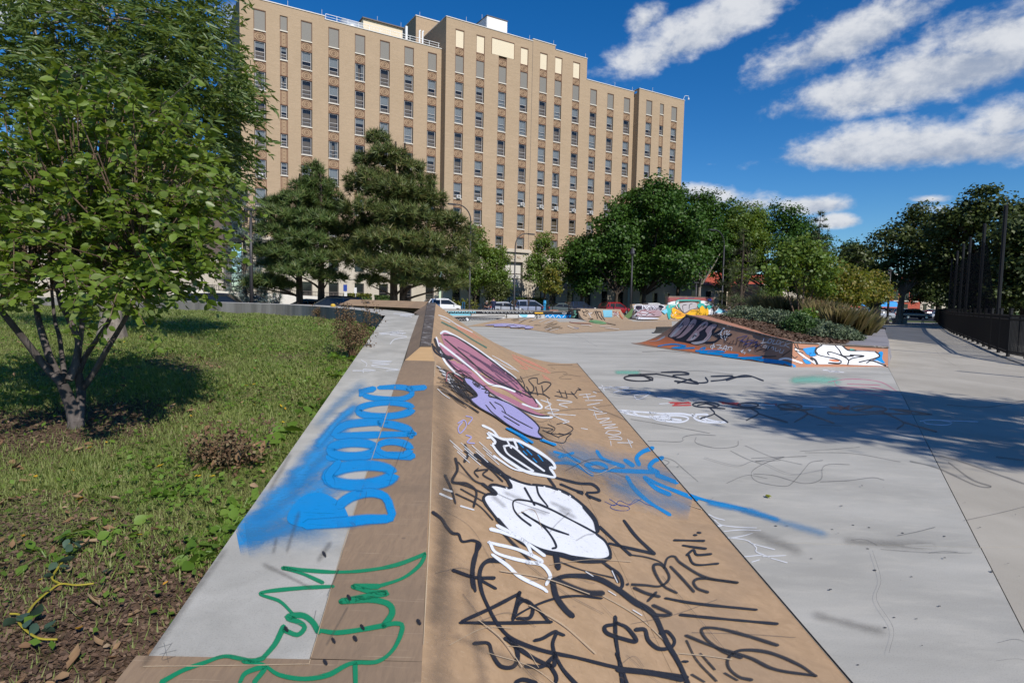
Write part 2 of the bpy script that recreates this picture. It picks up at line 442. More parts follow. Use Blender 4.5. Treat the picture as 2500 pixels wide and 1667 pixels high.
M_rim = plain('wheel_rim', (0.42, 0.43, 0.44), 0.35, 0.5, metal=0.6)
def carpaint(name, c):
    if name in MATS: return MATS[name]
    m, T, out = new_mat(name); b = principled(T, out, c, 0.28, 0.5)
    b.inputs['Coat Weight'].default_value = 0.7; b.inputs['Coat Roughness'].default_value = 0.06
    MATS[name] = m; return m
M_headl = plain('headlamp_lens', (0.75, 0.77, 0.78), 0.15, 0.6, var=0.02)
M_taill = plain('tail_lamp_lens', (0.45, 0.02, 0.02), 0.2, 0.6, var=0.02)

def leafmat(name, cols, trans=0.35, rough=0.5, dry=None, spec=0.35):
    """cols: list of colours spread over the leaves by a random value per leaf"""
    m, T, out = new_mat(name)
    g = T.n.new('ShaderNodeNewGeometry')
    rp = T.n.new('ShaderNodeValToRGB'); T.l.new(g.outputs['Random Per Island'], rp.inputs[0])
    el = rp.color_ramp.elements
    while len(el) < len(cols): el.new(0.5)
    for i, c in enumerate(cols): el[i].position = i / (len(cols) - 1); el[i].color = (*c, 1)
    clump = T.noise(g.outputs['Position'], 0.9, 3, 0.6)
    c = T.mix(T.ss(clump, 0.3, 0.7), T.mix(1.0, rp.outputs[0], (0.78, 0.82, 0.8, 1), 'MULTIPLY'), rp.outputs[0])
    b = T.n.new('ShaderNodeBsdfPrincipled'); T.put(b.inputs['Base Color'], c); T.put(b.inputs['Roughness'], rough); T.put(b.inputs['Specular IOR Level'], spec)
    tl = T.n.new('ShaderNodeBsdfTranslucent'); T.put(tl.inputs[0], T.mix(0.5, c, (0.35, 0.45, 0.03, 1), 'MIX') if trans > 0.3 else c)
    mx = T.n.new('ShaderNodeMixShader'); mx.inputs[0].default_value = trans
    T.l.new(b.outputs[0], mx.inputs[1]); T.l.new(tl.outputs[0], mx.inputs[2]); T.l.new(mx.outputs[0], out.inputs[0])
    MATS[name] = m; return m
L_maple = leafmat('maple_leaves', [(0.03, 0.075, 0.010), (0.055, 0.12, 0.014), (0.075, 0.155, 0.018), (0.042, 0.095, 0.012)], 0.3)
L_light = leafmat('light_green_leaves', [(0.08, 0.135, 0.02), (0.13, 0.20, 0.032), (0.10, 0.17, 0.026), (0.165, 0.21, 0.04)], 0.32)
L_olive = leafmat('olive_leaves', [(0.05, 0.065, 0.015), (0.085, 0.11, 0.022), (0.11, 0.12, 0.03), (0.065, 0.085, 0.018)], 0.3)
L_yellow = leafmat('yellow_green_leaves', [(0.11, 0.14, 0.022), (0.165, 0.17, 0.028), (0.28, 0.20, 0.03), (0.10, 0.13, 0.022)], 0.32)
L_sumac = leafmat('blue_green_leaves', [(0.03, 0.075, 0.03), (0.05, 0.11, 0.045), (0.06, 0.13, 0.05)], 0.28)
L_locust = leafmat('dark_olive_leaves', [(0.045, 0.065, 0.016), (0.075, 0.10, 0.024), (0.10, 0.13, 0.03), (0.06, 0.08, 0.018)], 0.3)
L_tall = leafmat('ash_leaves', [(0.075, 0.125, 0.03), (0.115, 0.175, 0.045), (0.15, 0.205, 0.07), (0.09, 0.145, 0.035), (0.17, 0.20, 0.05)], 0.32, 0.42, spec=0.45)
L_small = leafmat('serviceberry_leaves', [(0.085, 0.145, 0.014), (0.135, 0.205, 0.02), (0.19, 0.265, 0.04), (0.11, 0.17, 0.018), (0.22, 0.27, 0.085)], 0.34, 0.4, spec=0.45)
L_pine = leafmat('pine_needles', [(0.06, 0.085, 0.022), (0.10, 0.135, 0.034), (0.13, 0.165, 0.04), (0.17, 0.135, 0.045)], 0.22)
L_pine2 = leafmat('dark_pine_needles', [(0.05, 0.09, 0.022), (0.085, 0.135, 0.034), (0.11, 0.165, 0.04), (0.14, 0.14, 0.04)], 0.22)
L_spruce = leafmat('blue_spruce_needles', [(0.075, 0.105, 0.095), (0.11, 0.15, 0.135), (0.14, 0.18, 0.165)], 0.1)
L_spruce_g = leafmat('green_spruce_needles', [(0.045, 0.065, 0.02), (0.07, 0.09, 0.03), (0.09, 0.11, 0.04)], 0.12)
L_sage = leafmat('sage_shrub_leaves', [(0.085, 0.12, 0.06), (0.135, 0.175, 0.095), (0.185, 0.22, 0.135)], 0.2)
L_sageg = leafmat('green_shrub_leaves', [(0.04, 0.085, 0.02), (0.065, 0.125, 0.03), (0.10, 0.17, 0.05)], 0.25)
L_straw = leafmat('ornamental_grass_blades', [(0.25, 0.195, 0.09), (0.34, 0.27, 0.13), (0.18, 0.175, 0.055), (0.23, 0.165, 0.075)], 0.3)
L_hedge = leafmat('hedge_leaves', [(0.03, 0.06, 0.012), (0.05, 0.09, 0.018), (0.075, 0.105, 0.02)], 0.2)
L_yhedge = leafmat('yellow_hedge_leaves', [(0.12, 0.13, 0.018), (0.16, 0.16, 0.022), (0.10, 0.12, 0.018)], 0.25)
L_grass = leafmat('lawn_grass', [(0.15, 0.20, 0.045), (0.235, 0.285, 0.075), (0.27, 0.31, 0.10), (0.19, 0.25, 0.06), (0.34, 0.33, 0.15)], 0.35, 0.55)
L_weed = leafmat('weed_leaves', [(0.09, 0.17, 0.02), (0.13, 0.23, 0.03), (0.17, 0.26, 0.045)], 0.33, 0.45)
L_dry = leafmat('dead_leaves', [(0.16, 0.085, 0.045), (0.27, 0.155, 0.08), (0.36, 0.23, 0.13), (0.20, 0.11, 0.05), (0.42, 0.30, 0.19)], 0.15, 0.7)
L_yel = leafmat('fallen_yellow_leaves', [(0.55, 0.33, 0.02), (0.62, 0.45, 0.03), (0.5, 0.22, 0.02)], 0.2, 0.6)
L_dryweed = leafmat('dry_weed', [(0.10, 0.055, 0.03), (0.16, 0.09, 0.05), (0.13, 0.09, 0.045), (0.22, 0.17, 0.09)], 0.1, 0.8)
L_chip = leafmat('mulch_chips', [(0.05, 0.03, 0.02), (0.10, 0.06, 0.04), (0.15, 0.09, 0.06), (0.22, 0.145, 0.10), (0.075, 0.044, 0.03)], 0.0, 0.9)
def bark(name, a, b_, sc_=8):
    m, T, out = new_mat(name); p = coords(T, 'world')
    n = T.noise(T.scale(p, (1, 1, 0.25)), sc_, 6, 0.7, 0.4)
    principled(T, out, T.mix(T.ss(n, 0.32, 0.7), a, b_), 0.9, 0.2, n, 0.6, 0.02); MATS[name] = m; return m
B_grey = bark('grey_bark', (0.06, 0.05, 0.046), (0.16, 0.138, 0.128), 14)
B_brown = bark('brown_bark', (0.035, 0.026, 0.02), (0.11, 0.085, 0.065), 6)
B_pale = bark('pale_bark', (0.12, 0.10, 0.085), (0.32, 0.28, 0.24), 7)
B_twig = bark('twig_bark', (0.10, 0.065, 0.045), (0.20, 0.14, 0.10), 20)

def ground_mat():
    m, T, out = new_mat('lawn_soil'); p = coords(T, 'world')
    s = T.n.new('ShaderNodeSeparateXYZ'); T.l.new(p, s.inputs[0])
    n = T.noise(p, 1.6, 5, 0.6); f = T.noise(p, 45, 5, 0.7); n3 = T.noise(p, 9, 5, 0.65)
    grass = T.mix(T.ss(n3, 0.35, 0.68), (0.10, 0.125, 0.035), (0.21, 0.18, 0.085))
    soil = T.mix(f, (0.055, 0.036, 0.026), (0.22, 0.145, 0.10))
    # bare mulch towards the camera-side corner and round the tree
    near = T.ss(T.m('ADD', T.m('ADD', s.outputs[1], T.m('MULTIPLY', T.m('ADD', s.outputs[0], 1.1), -0.45)), T.m('MULTIPLY', T.m('SUBTRACT', n, 0.5), 1.6)), 2.9, 2.35)
    c2 = T.n.new('ShaderNodeCombineXYZ'); T.l.new(s.outputs[0], c2.inputs[0]); T.l.new(s.outputs[1], c2.inputs[1])
    tr = T.ss(T.m('ADD', T.vm('DISTANCE', c2.outputs[0], (-3.25, 4.05, 0.0)), T.m('MULTIPLY', T.m('SUBTRACT', n, 0.5), 1.4)), 1.05, 0.6)
    msk = T.m('MAXIMUM', near, tr)
    msk = T.m('MAXIMUM', msk, T.m('MULTIPLY', T.ss(T.noise(p, 2.4, 4, 0.6), 0.60, 0.68), 0.8))
    c = T.mix(msk, grass, soil)
    principled(T, out, c, 0.95, 0.1, T.m('ADD', f, T.noise(p, 160, 3, 0.7)), 0.7, 0.02); MATS['lawn_soil'] = m; return m
M_lawn = ground_mat()
def mulch_mat():
    m, T, out = new_mat('planter_mulch'); p = coords(T, 'world')
    f = T.noise(p, 28, 5, 0.75); n = T.noise(p, 1.5, 3)
    principled(T, out, T.mix(T.ss(f, 0.35, 0.7), (0.05, 0.028, 0.018), (0.19, 0.115, 0.075)), 0.95, 0.1, f, 0.8, 0.03); MATS['planter_mulch'] = m; return m
M_mulch = mulch_mat()
M_farground = plain('far_ground_grass', (0.055, 0.085, 0.02), 0.95, 0.1, var=0.35, scale=0.4)
M_asphalt = plain('street_asphalt', (0.055, 0.055, 0.058), 0.9, 0.2, var=0.2, scale=0.8)
M_orange = plain('orange_ramp_paint', (0.40, 0.185, 0.11), 0.6, 0.3, var=0.22, scale=2.2)
M_brownp = plain('brown_ramp_paint', (0.31, 0.18, 0.12), 0.6, 0.3, var=0.3, scale=1.6)
M_pbrown = plain('mural_base_paint', (0.27, 0.18, 0.14), 0.6, 0.3, var=0.3, scale=1.2)
M_green_side = plain('green_side_panel', (0.075, 0.13, 0.045), 0.7)

def paint(name, c, edge=0.72, wear=0.35, soft=False, op=1.0, ns=45):
    """spray paint; UV y runs -1..1 across a stroke and thins out at the rim"""
    key = 'spray_' + name
    if key in MATS: return MATS[key]
    m, T, out = new_mat(key)
    uv = T.n.new('ShaderNodeTexCoord').outputs['UV']; s = T.n.new('ShaderNodeSeparateXYZ'); T.l.new(uv, s.inputs[0])
    p = coords(T, 'world')
    v = T.m('ABSOLUTE', s.outputs[1])
    fine = T.noise(p, 420 if not soft else 260, 2, 0.8); mid = T.noise(p, ns, 5, 0.7)
    if soft:
        rr = T.m('SQRT', T.m('ADD', T.m('MULTIPLY', v, v), T.m('MULTIPLY', s.outputs[0], s.outputs[0])))
        a = T.ss(T.m('ADD', rr, T.m('ADD', T.m('MULTIPLY', T.m('SUBTRACT', fine, 0.5), 0.8), T.m('MULTIPLY', T.m('SUBTRACT', T.noise(p, 7, 5, 0.65), 0.5), 0.9))), 1.0, -0.1)
        a = T.m('MULTIPLY', a, T.ss(mid, 0.25, 0.55, 0.6, 1.0))
    else:
        a = T.ss(T.m('ADD', v, T.m('MULTIPLY', T.m('SUBTRACT', fine, 0.5), 0.5)), 1.0, edge * 0.82)
        a = T.m('MULTIPLY', a, T.ss(mid, 0.22, 0.42, 1 - wear, 1.0))
    scr = T.noise(T.vm('ADD', T.scale(p, (8, 70, 70)), (7, 3, 1)), 1.5, 2)
    a = T.m('MULTIPLY', a, T.ss(scr, 0.70, 0.66, 0.55, 1.0))
    a = T.m('MULTIPLY', a, op, clamp=True)
    big = T.noise(p, 6, 4, 0.6)
    cc = T.mix(T.m('MULTIPLY', T.ss(big, 0.4, 0.75), 0.3), c, tuple(x * 0.75 + 0.03 for x in c))
    b = T.n.new('ShaderNodeBsdfPrincipled'); T.put(b.inputs['Base Color'], cc); T.put(b.inputs['Roughness'], 0.45); T.put(b.inputs['Specular IOR Level'], 0.35)
    tr = T.n.new('ShaderNodeBsdfTransparent'); mx = T.n.new('ShaderNodeMixShader')
    T.l.new(a, mx.inputs[0]); T.l.new(tr.outputs[0], mx.inputs[1]); T.l.new(b.outputs[0], mx.inputs[2]); T.l.new(mx.outputs[0], out.inputs[0])
    MATS[key] = m; return m
S_black = paint('black', (0.016, 0.016, 0.022)); S_blacks = paint('black_thin', (0.02, 0.02, 0.025), 0.5, 0.5, op=0.9)
S_white = paint('white', (0.78, 0.80, 0.84), wear=0.25); S_whites = paint('white_thin', (0.75, 0.76, 0.78), 0.4, 0.6, op=0.85)
S_wfill = paint('white_fill', (0.77, 0.78, 0.82), wear=0.22, ns=14)
S_blue = paint('blue', (0.0, 0.24, 0.60), wear=0.15); S_bluesoft = paint('blue_haze', (0.02, 0.27, 0.62), soft=True, op=1.0)
S_bluethin = paint('blue_mist', (0.05, 0.25, 0.50), soft=True, op=0.45)
S_green = paint('green', (0.01, 0.22, 0.10), wear=0.4); S_pink = paint('pink', (0.42, 0.17, 0.24), wear=0.4, ns=18)
S_pinkthin = paint('pink_line', (0.62, 0.16, 0.26), 0.4, 0.6, op=0.8)
S_lav = paint('lavender', (0.36, 0.34, 0.62), wear=0.15, ns=18); S_purp = paint('purple', (0.13, 0.06, 0.12), 0.5, 0.5, op=0.85)
S_salmon = paint('salmon', (0.72, 0.30, 0.20), 0.4, 0.5, op=0.8); S_dkgreen = paint('dark_green', (0.05, 0.15, 0.11), 0.5, 0.5)
S_mint = paint('mint', (0.20, 0.55, 0.42), soft=True, op=0.85); S_red = paint('red', (0.55, 0.04, 0.03), 0.5, 0.5)
S_grey = paint('grey_scuff_and_shade', (0.06, 0.06, 0.065), 0.3, 0.7, op=0.36); S_lgrey = paint('light_grey', (0.42, 0.40, 0.42), wear=0.35)
S_pgrey = paint('pinkish_grey', (0.38, 0.26, 0.27), wear=0.45, ns=20); S_ltblue = paint('light_blue', (0.22, 0.55, 0.68), wear=0.3)
S_teal = paint('teal', (0.05, 0.40, 0.36), wear=0.3); S_yellow = paint('yellow', (0.75, 0.42, 0.03), wear=0.3)
S_dblue = paint('dark_blue', (0.03, 0.06, 0.25), 0.5, 0.5); S_mgreen = paint('mid_green', (0.16, 0.36, 0.16), wear=0.4)
S_maroon = paint('maroon', (0.30, 0.09, 0.09), wear=0.5); S_dirt = paint('dirt_stain', (0.10, 0.085, 0.07), soft=True, op=0.30)
S_wornsoft = paint('worn_grey_stain', (0.17, 0.135, 0.105), soft=True, op=0.32)
S_orange = paint('orange', (0.55, 0.16, 0.06), wear=0.4); S_seam = paint('chipped_seam', (0.50, 0.38, 0.25), 0.2, 0.6)
# ------------------------------------------------------------------ the setting
SURF = {}                                   # world-space meshes that receive paint: name -> list of (V, F)
def reg(name, mb): SURF.setdefault(name, []).append(mb.arrays())
K = 2500 / 2352.0

g = MB(); g.add([(-900, -300, -0.04), (900, -300, -0.04), (900, 1500, -0.04), (-900, 1500, -0.04)], [[0, 1, 2, 3]])
g.obj('ground', M_farground, kind='structure')
# the street along the front of the big building
BD = np.array([0.8565, 0.51615, 0.0]); BN = np.array([BD[1], -BD[0], 0.0]); BC = np.array([-36.13, 80.0, 0.0])
def bpt(s, w, z=0.0): return BC + BD * s + BN * w + np.array([0, 0, z])
g = MB(); g.add([bpt(-120, 27, -0.03), bpt(150, 27, -0.03), bpt(150, 12, -0.03), bpt(-120, 12, -0.03)], [[0, 1, 2, 3]])
g.obj('street', M_asphalt, kind='structure')
g = MB(); g.prism([bpt(-120, 12, -0.03), bpt(150, 12, -0.03), bpt(150, 8.5, -0.03), bpt(-120, 8.5, -0.03)], (0, 0, 0.13))
g.obj('pavement', M_path, kind='structure')
g = MB(); g.add([(34, 84, -0.03), (120, 84, -0.03), (150, 150, -0.03), (20, 150, -0.03)], [[0, 1, 2, 3]])
g.obj('car_park', M_asphalt, kind='structure')

# ---- skate park floor: cast slabs with sawn joints
J1a, J1b = np.array([2.66, 2.96]), np.array([10.57, 16.7])
def j1x(y): return J1a[0] + (J1b[0] - J1a[0]) * (y - J1a[1]) / (J1b[1] - J1a[1])
floor = empty('skate_floor', (4, 14, 0), kind='structure')
b = MB(); b.add([(-20, -3, -0.028), (60, -3, -0.028), (60, 78, -0.028), (-20, 78, -0.028)], [[0, 1, 2, 3]]); b.obj('joint_bed', M_joint, floor)
ys = [-3, 4.08, 9.6, 15.6, 22.5, 31, 41, 52, 66]
fl = MB()
def slab(poly, parent, mat, gap=0.004):
    poly = [np.asarray(p, float) for p in poly]; c = sum(poly) / len(poly)
    q = [p + (c - p) / np.linalg.norm(c - p) * gap * 1.4 for p in poly]
    mb = MB(); mb.prism([(p[0], p[1], -0.05) for p in q], (0, 0, 0.05)); reg('floor', mb)
    mb.obj('slab', mat, parent)
for i in range(len(ys) - 1):
    y0, y1 = ys[i], ys[i + 1]
    if y1 <= 15.7:
        slab([(-0.5 if y0 < 10 else -2, y0), (j1x(y0), y0), (j1x(y1), y1), (-0.5 if y0 < 10 else -2, y1)], floor, M_slab)
    elif y0 < 16:
        slab([(-3, y0), (j1x(y0), y0), (10.6, 16.75), (10.6, y1), (-3, y1)], floor, M_slab)
    else:
        for x0, x1 in ((-14, 3.2), (3.2, 14.5), (14.5, {31: 17.5, 41: 23.5, 52: 31.0}.get(y0, 30))) if y0 > 30 else ((-9, 3.2), (3.2, 10.55 if y0 < 20 else 12)):
            slab([(x0, y0), (x1, y0), (x1, y1), (x0, y1)], floor, M_slab)
# ---- path beside the fence
KERB = [(13.6, -3.0), (14.2, 4.0), (14.6, 9.0), (15.0, 14.0), (15.69, 18.24), (18.69, 23.25), (25.7, 34.16), (31.68, 43.86), (51.89, 73.98)]
PL = [(j1x(-3), -3.0), (j1x(1.2), 1.2), (j1x(4.08), 4.08), (j1x(7.5), 7.5), (j1x(11.5), 11.5), (10.57, 16.7), (12.6, 20.1), (15.9, 25.3), (20.0, 32.0), (24.96, 40.12), (34, 54.8), (46.4, 75)]
PR = [(13.6, -3.0), (14.0, 2.2), (14.25, 5.0), (14.5, 8.2), (14.9, 12.6), (15.69, 18.24), (17.4, 21.2), (20.4, 25.9), (25.0, 33.0), (29.3, 40.0), (38.5, 54.0), (51.9, 74.0)]
PC = [(a[0] * .52 + b_[0] * .48, a[1] * .52 + b_[1] * .48) for a, b_ in zip(PL, PR)]
path = empty('path', (18, 24, 0), kind='structure')
for i in range(len(PL) - 1):
    for A, B_ in ((PL, PC), (PC, PR)):
        slab([A[i], B_[i], B_[i + 1], A[i + 1]], path, M_path)
b = MB(); b.add([(*PL[0], -0.03), (*PR[0], -0.03)] + [(*p, -0.03) for p in PR[1:]] + [(*p, -0.03) for p in PL[:0:-1]], [list(range(2 * len(PL)))]); b.obj('joint_bed', M_joint, path)
# low kerb strip that carries the fence posts
kb = MB()
for i in range(len(KERB) - 1):
    a = np.array(KERB[i]); c = np.array(KERB[i + 1]); t = (c - a) / np.linalg.norm(c - a); nn = np.array([t[1], -t[0]])
    q = [a + nn * .02, c + nn * .02, c + nn * 1.9, a + nn * 1.9]
    kb.prism([(p[0], p[1], -0.03) for p in q], (0, 0, 0.06))
kb.obj('fence_kerb', M_path, kind='structure')
# right-hand lawn strip and far verge
g = MB(); g.add([(44, 76, -0.02), (75, 76, -0.02), (80, 84, -0.02), (36, 84, -0.02)], [[0, 1, 2, 3]]); g.obj('verge', M_farground, kind='structure')

# ---- the long concrete ledge, the plywood ramp beside it
LA, LB_ = 0.50, 0.075                                  # ledge height rises gently away from the camera
def lz(y): return LA + LB_ * y
LLx = lambda y: -0.72 - 0.150 * y - 0.0 * y            # outer (grass side) edge
def ledge_pts(pts): return [onslope(x * K, y * K, LA, LB_) for x, y in pts]
LLp = ledge_pts([(338, 1510), (350, 1490), (470, 1318), (590, 1150), (720, 960), (800, 845), (885, 725)])
LRp = ledge_pts([(707, 1525), (712, 1510), (770, 1325), (826, 1150), (884, 960), (920, 845), (962, 725)])
CRp = ledge_pts([(965, 1568), (975, 1400), (985, 1200), (992, 960), (998, 830)])
def ext(P, y):                                          # point at distance y along a fitted straight run
    P = np.array(P); a = np.polyfit(P[:, 1], P[:, 0], 2 if len(P) > 4 else 1); return np.array([np.polyval(a, y), y, lz(y)])
LLq = [ext(LLp, y) for y in (1.63, 2, 2.7, 3.6, 5, 6.4, 8, 9.6, 11.0)]
LRq = [ext(LRp, y) for y in (1.63, 2, 2.7, 3.6, 5, 6.4, 8, 9.6, 11.2)]
# the wall turns left at the far end and runs along the back of the grass
WT = [(-2.40, 11.0), (-2.75, 11.9), (-3.75, 13.9), (-6.1, 17.3), (-8.0, 18.8), (-11.4, 20.7), (-16, 22.5), (-26, 25.5)]
WZ = [1.325, 1.345, 1.37, 1.38, 1.38, 1.38, 1.38, 1.38]
WTi = [(-1.86, 11.2), (-2.05, 12.2), (-3.1, 14.5), (-5.7, 18.1), (-7.7, 19.65), (-11.2, 21.55), (-15.9, 23.4), (-26, 26.5)]
led = empty('concrete_ledge', (-1.4, 6.0, 0.0), 'long grey concrete ledge rising beside the lawn, sprayed with big blue letters', 'ledge')
top = MB(); side = MB()
def strip(A, B_, dz=0.0): return [[np.asarray(a) + (0, 0, dz), np.asarray(b__) + (0, 0, dz)] for a, b__ in zip(A, B_)]
lt = MB(); lt.grid(strip(LLq, LRq), flip=True)
lt.grid([[q, q - (0, 0, 0.6)] for q in LLq], flip=True)
lt.grid([[q, q - (0, 0, 0.3)] for q in LRq])
lt.add([LLq[0], LRq[0], LRq[0] - (0, 0, .5), LLq[0] - (0, 0, .5)], [[0, 1, 2, 3]])
reg('ledge', lt); lt.obj('ledge_top', M_ledge, led)
wl = MB()
A3 = [np.array([*p, z]) for p, z in zip(WT, WZ)]; B3 = [np.array([*p, z]) for p, z in zip(WTi, WZ)]
A3 = [np.array(v) for v in catmull(A3, n=4)]; B3 = [np.array(v) for v in catmull(B3, n=4)]
wl.grid(strip(A3, B3), flip=True); wl.grid([[q, q - (0, 0, 1.2)] for q in A3], flip=True); wl.grid([[q, q - (0, 0, 1.6)] for q in B3])
me = wl.mesh('wall_run', [M_ledge, M_ledge_old], origin=led.location)
n0 = len(A3) - 1
me.polygons.foreach_set('material_index', np.array([0] * n0 + [1] * (2 * n0), dtype=np.int32))
link('back_wall', me, led)
reg('ledge', wl)

# ramp
HB = CRp[-1]                                            # where the low crest ends and the hip begins (y about 6.4)
CNl, CNr = atY(965 * K, 797 * K, 6.75), atY(990 * K, 797 * K, 6.75)
CFl, CFr = atY(982 * K, 697 * K, 12.4), atY(1001 * K, 697 * K, 12.4)
crest = [ext(CRp, y) for y in (0.45, 1.0, 1.55, 2.2, 3.0, 4.0, 5.0, 5.8)] + [HB]
crest_hi = [HB * .5 + CNr * .5, CNr] + [CNr + (CFr - CNr) * t for t in (.15, .3, .45, .6, .75, .88, 1.0)]
full = crest + crest_hi
BT = np.array([onz(x * K, y * K) for x, y in ((1950, 1568), (1770, 1360), (1590, 1145), (1490, 1030), (1325, 835))])
bfit = np.polyfit(BT[:, 1], BT[:, 0], 1)
ramp = empty('plywood_ramp', (0.3, 7.0, 0.0), 'tan plywood bank ramp in the foreground covered with graffiti', 'skate ramp')
def ramp_row(c, nv=15):
    f = (c[1] - 0.45) / (12.4 - 0.45)
    yb = 0.45 + (15.95 - 0.45) * f
    bt = np.array([np.polyval(bfit, yb), yb, 0.012]); q = 1.12 + 0.78 * f
    return [np.array([*(c[:2] + (bt[:2] - c[:2]) * v), 0.012 + (c[2] - 0.012) * (1 - v) ** q]) for v in np.linspace(0, 1, nv)]
rows = []
dense = []
for i in range(len(full) - 1):
    for t in (0, .5): dense.append(full[i] + (full[i + 1] - full[i]) * t)
dense.append(full[-1])
rows = [ramp_row(c) for c in dense]
i_hip = 2 * (len(crest) - 1)
# sheets of plywood: two across, several along, each a panel with a fine joint
cuts = [0, 4, 9, i_hip, i_hip + 8, len(rows) - 1]
for ci in range(len(cuts) - 1):
    for (v0, v1) in ((0, 7), (7, 14)):
        R_ = [r[v0:v1 + 1] for r in rows[cuts[ci]:cuts[ci + 1] + 1]]
        R_ = [[p.copy() for p in r] for r in R_]
        for r in R_: pass
        # pull the sheet edges in by a millimetre or two so that the joints read
        for j in range(len(R_[0])):
            if ci > 0: R_[0][j] = R_[0][j] + (R_[1][j] - R_[0][j]) * 0.004
            R_[-1][j] = R_[-1][j] + (R_[-2][j] - R_[-1][j]) * 0.004
        for r in R_:
            if v0 > 0: r[0] = r[0] + (r[1] - r[0]) * 0.012
        mb = MB(); mb.grid(R_, flip=False)
        lo = [[p - (0, 0, 0.02) for p in r] for r in R_]
        nj = len(R_[0])
        for a_, b_ in ((R_[0], lo[0]), (R_[-1][::-1], lo[-1][::-1])):
            mb.grid([a_, b_], flip=True)
        mb.grid([[r[-1] for r in R_], [r[-1] for r in lo]], flip=True)
        reg('ramp', mb)
        o = mb.obj('ramp_sheet', M_ply, ramp)
        smooth_by_angle(o.data, 30)
# substrate below the sheets keeps the joints dark, and closes the end of the ramp
sub = MB(); sub.grid([[p - (0, 0, 0.012) for p in r] for r in rows])
er = rows[-1]; sub.grid([[p - (0, 0, .003) for p in er], [np.array([p[0], p[1], 0.0]) for p in er]], flip=False)
sub.obj('ramp_frame', M_joint, ramp)
es = MB(); es.tube([r[-1] + (0.004, 0, .004) for r in rows], .0045, 6); es.obj('edge_strip', M_black, ramp)
# worn flat deck between ledge and crest
dk = MB()
L_in = [ext(LRp, y) for y in (1.63, 2, 2.7, 3.6, 5, 5.8)] + [onslope(930 * K, 828 * K, LA, LB_)]
C_in = [ext(CRp, y) for y in (1.63, 2, 2.7, 3.6, 5, 5.8)] + [HB]
up = lambda P, dz: [p + (0, 0, dz) for p in P]
dk.grid(strip(up(L_in, 0.004), up(C_in, 0.002)), flip=True)
near_l = [np.array([x, y, lz(y) + 0.003]) for x, y in ((-0.95, 0.4), (-0.985, 1.0), (-1.045, 1.629))]
near_r = [ext(CRp, y) + (0, 0, .002) for y in (0.4, 1.0, 1.629)]
reg('deck', dk); dk.obj('deck_sheet', M_deck, ramp)
dn = MB(); dn.grid(strip(near_l, near_r), flip=True); dn.grid([[q, q - (0, 0, .5)] for q in near_l], flip=True); reg('deck', dn); dn.obj('deck_sheet', M_deck, ramp)
# hip and coping
hp = MB(); hp.add([onslope(930 * K, 828 * K, LA, LB_) + (0, 0, .004), HB + (0, 0, .003), CNr, CNl], [[0, 1, 2, 3]]); hp.obj('hip_sheet', M_hip, ramp)
sl = MB()
Lh = [onslope(930 * K, 828 * K, LA, LB_)] + [ext(LRp, y) for y in (8, 9.6, 11.2)] + [np.array([-2.02, 12.2, 1.35])]
Ch = [CNl + (CFl - CNl) * t for t in (0, .25, .5, .78, 1.0)]
sl.grid(strip(up(Lh, .004), Ch), flip=True); reg('deck', sl); sl.obj('back_slope_sheet', M_deck, ramp)
cp = MB()
cp.hull8([CNl - (0, 0, .03), CNr - (0, 0, .03), CFr - (0, 0, .03), CFl - (0, 0, .03), CNl + (0, 0, .015), CNr + (0, 0, .015), CFr + (0, 0, .015), CFl + (0, 0, .015)])
cp.obj('coping', M_coping, ramp)
# the plywood bank that carries on behind the back wall
bk = empty('back_bank', (-4.0, 14.5, 0.0), 'tan plywood bank with black tags running along the back wall', 'skate ramp')
q = [atY(1030, 753, 12.3), atY(960, 750, 13.6), atY(890, 747, 15.2), atY(826, 744, 17.0)]
r_ = [atY(1046, 736.5, 12.55), atY(975, 734, 14.2), atY(915, 732.5, 16.0), atY(856, 731, 17.6)]
bm_ = MB(); bm_.grid([[a, c] for a, c in zip(q, r_)], flip=True); bm_.grid([[c, c + (0.5, 0.6, -1.6)] for c in r_], flip=True); reg('backbank', bm_)
bm_.obj('bank_sheet', M_ply, bk)

# ---- lawn
WTa = np.array([(p[0], p[1]) for p in A3])
def ledge_left_x(y):
    P = np.array(LLq); return np.interp(y, P[:, 1], P[:, 0])
def lawn_z(x, y):
    base = np.minimum(0.43 + 0.066 * y, 1.055)
    d = ledge_left_x(np.minimum(y, 11)) - x
    return base - 0.05 * np.exp(-(d / 0.25) ** 2) + 0.03 * np.sin(1.7 * x + 0.6) * np.cos(1.3 * y) * np.clip(d, 0, 1) + 0.015 * np.sin(5.1 * x + 3.3 * y)
def wall_y(x): return np.interp(-x, -WTa[:, 0], WTa[:, 1])
gy = np.concatenate([np.linspace(0.2, 6, 40), np.linspace(6.2, 26, 50)])
P = []
for y in gy:
    x1 = float(ledge_left_x(y)) if y < 11 else float(np.interp(y, WTa[:, 1], WTa[:, 0]))
    r = []
    for t in np.linspace(0, 1, 46):
        x = x1 + 0.04 - (t ** 1.4) * 22; r.append(np.array([x, y, float(lawn_z(np.array(x), np.array(y)))]))
    P.append(r)
lw = MB(); lw.grid(P); lo_ = lw.obj('lawn', M_lawn, kind='structure'); smooth_by_angle(lo_.data, 60)
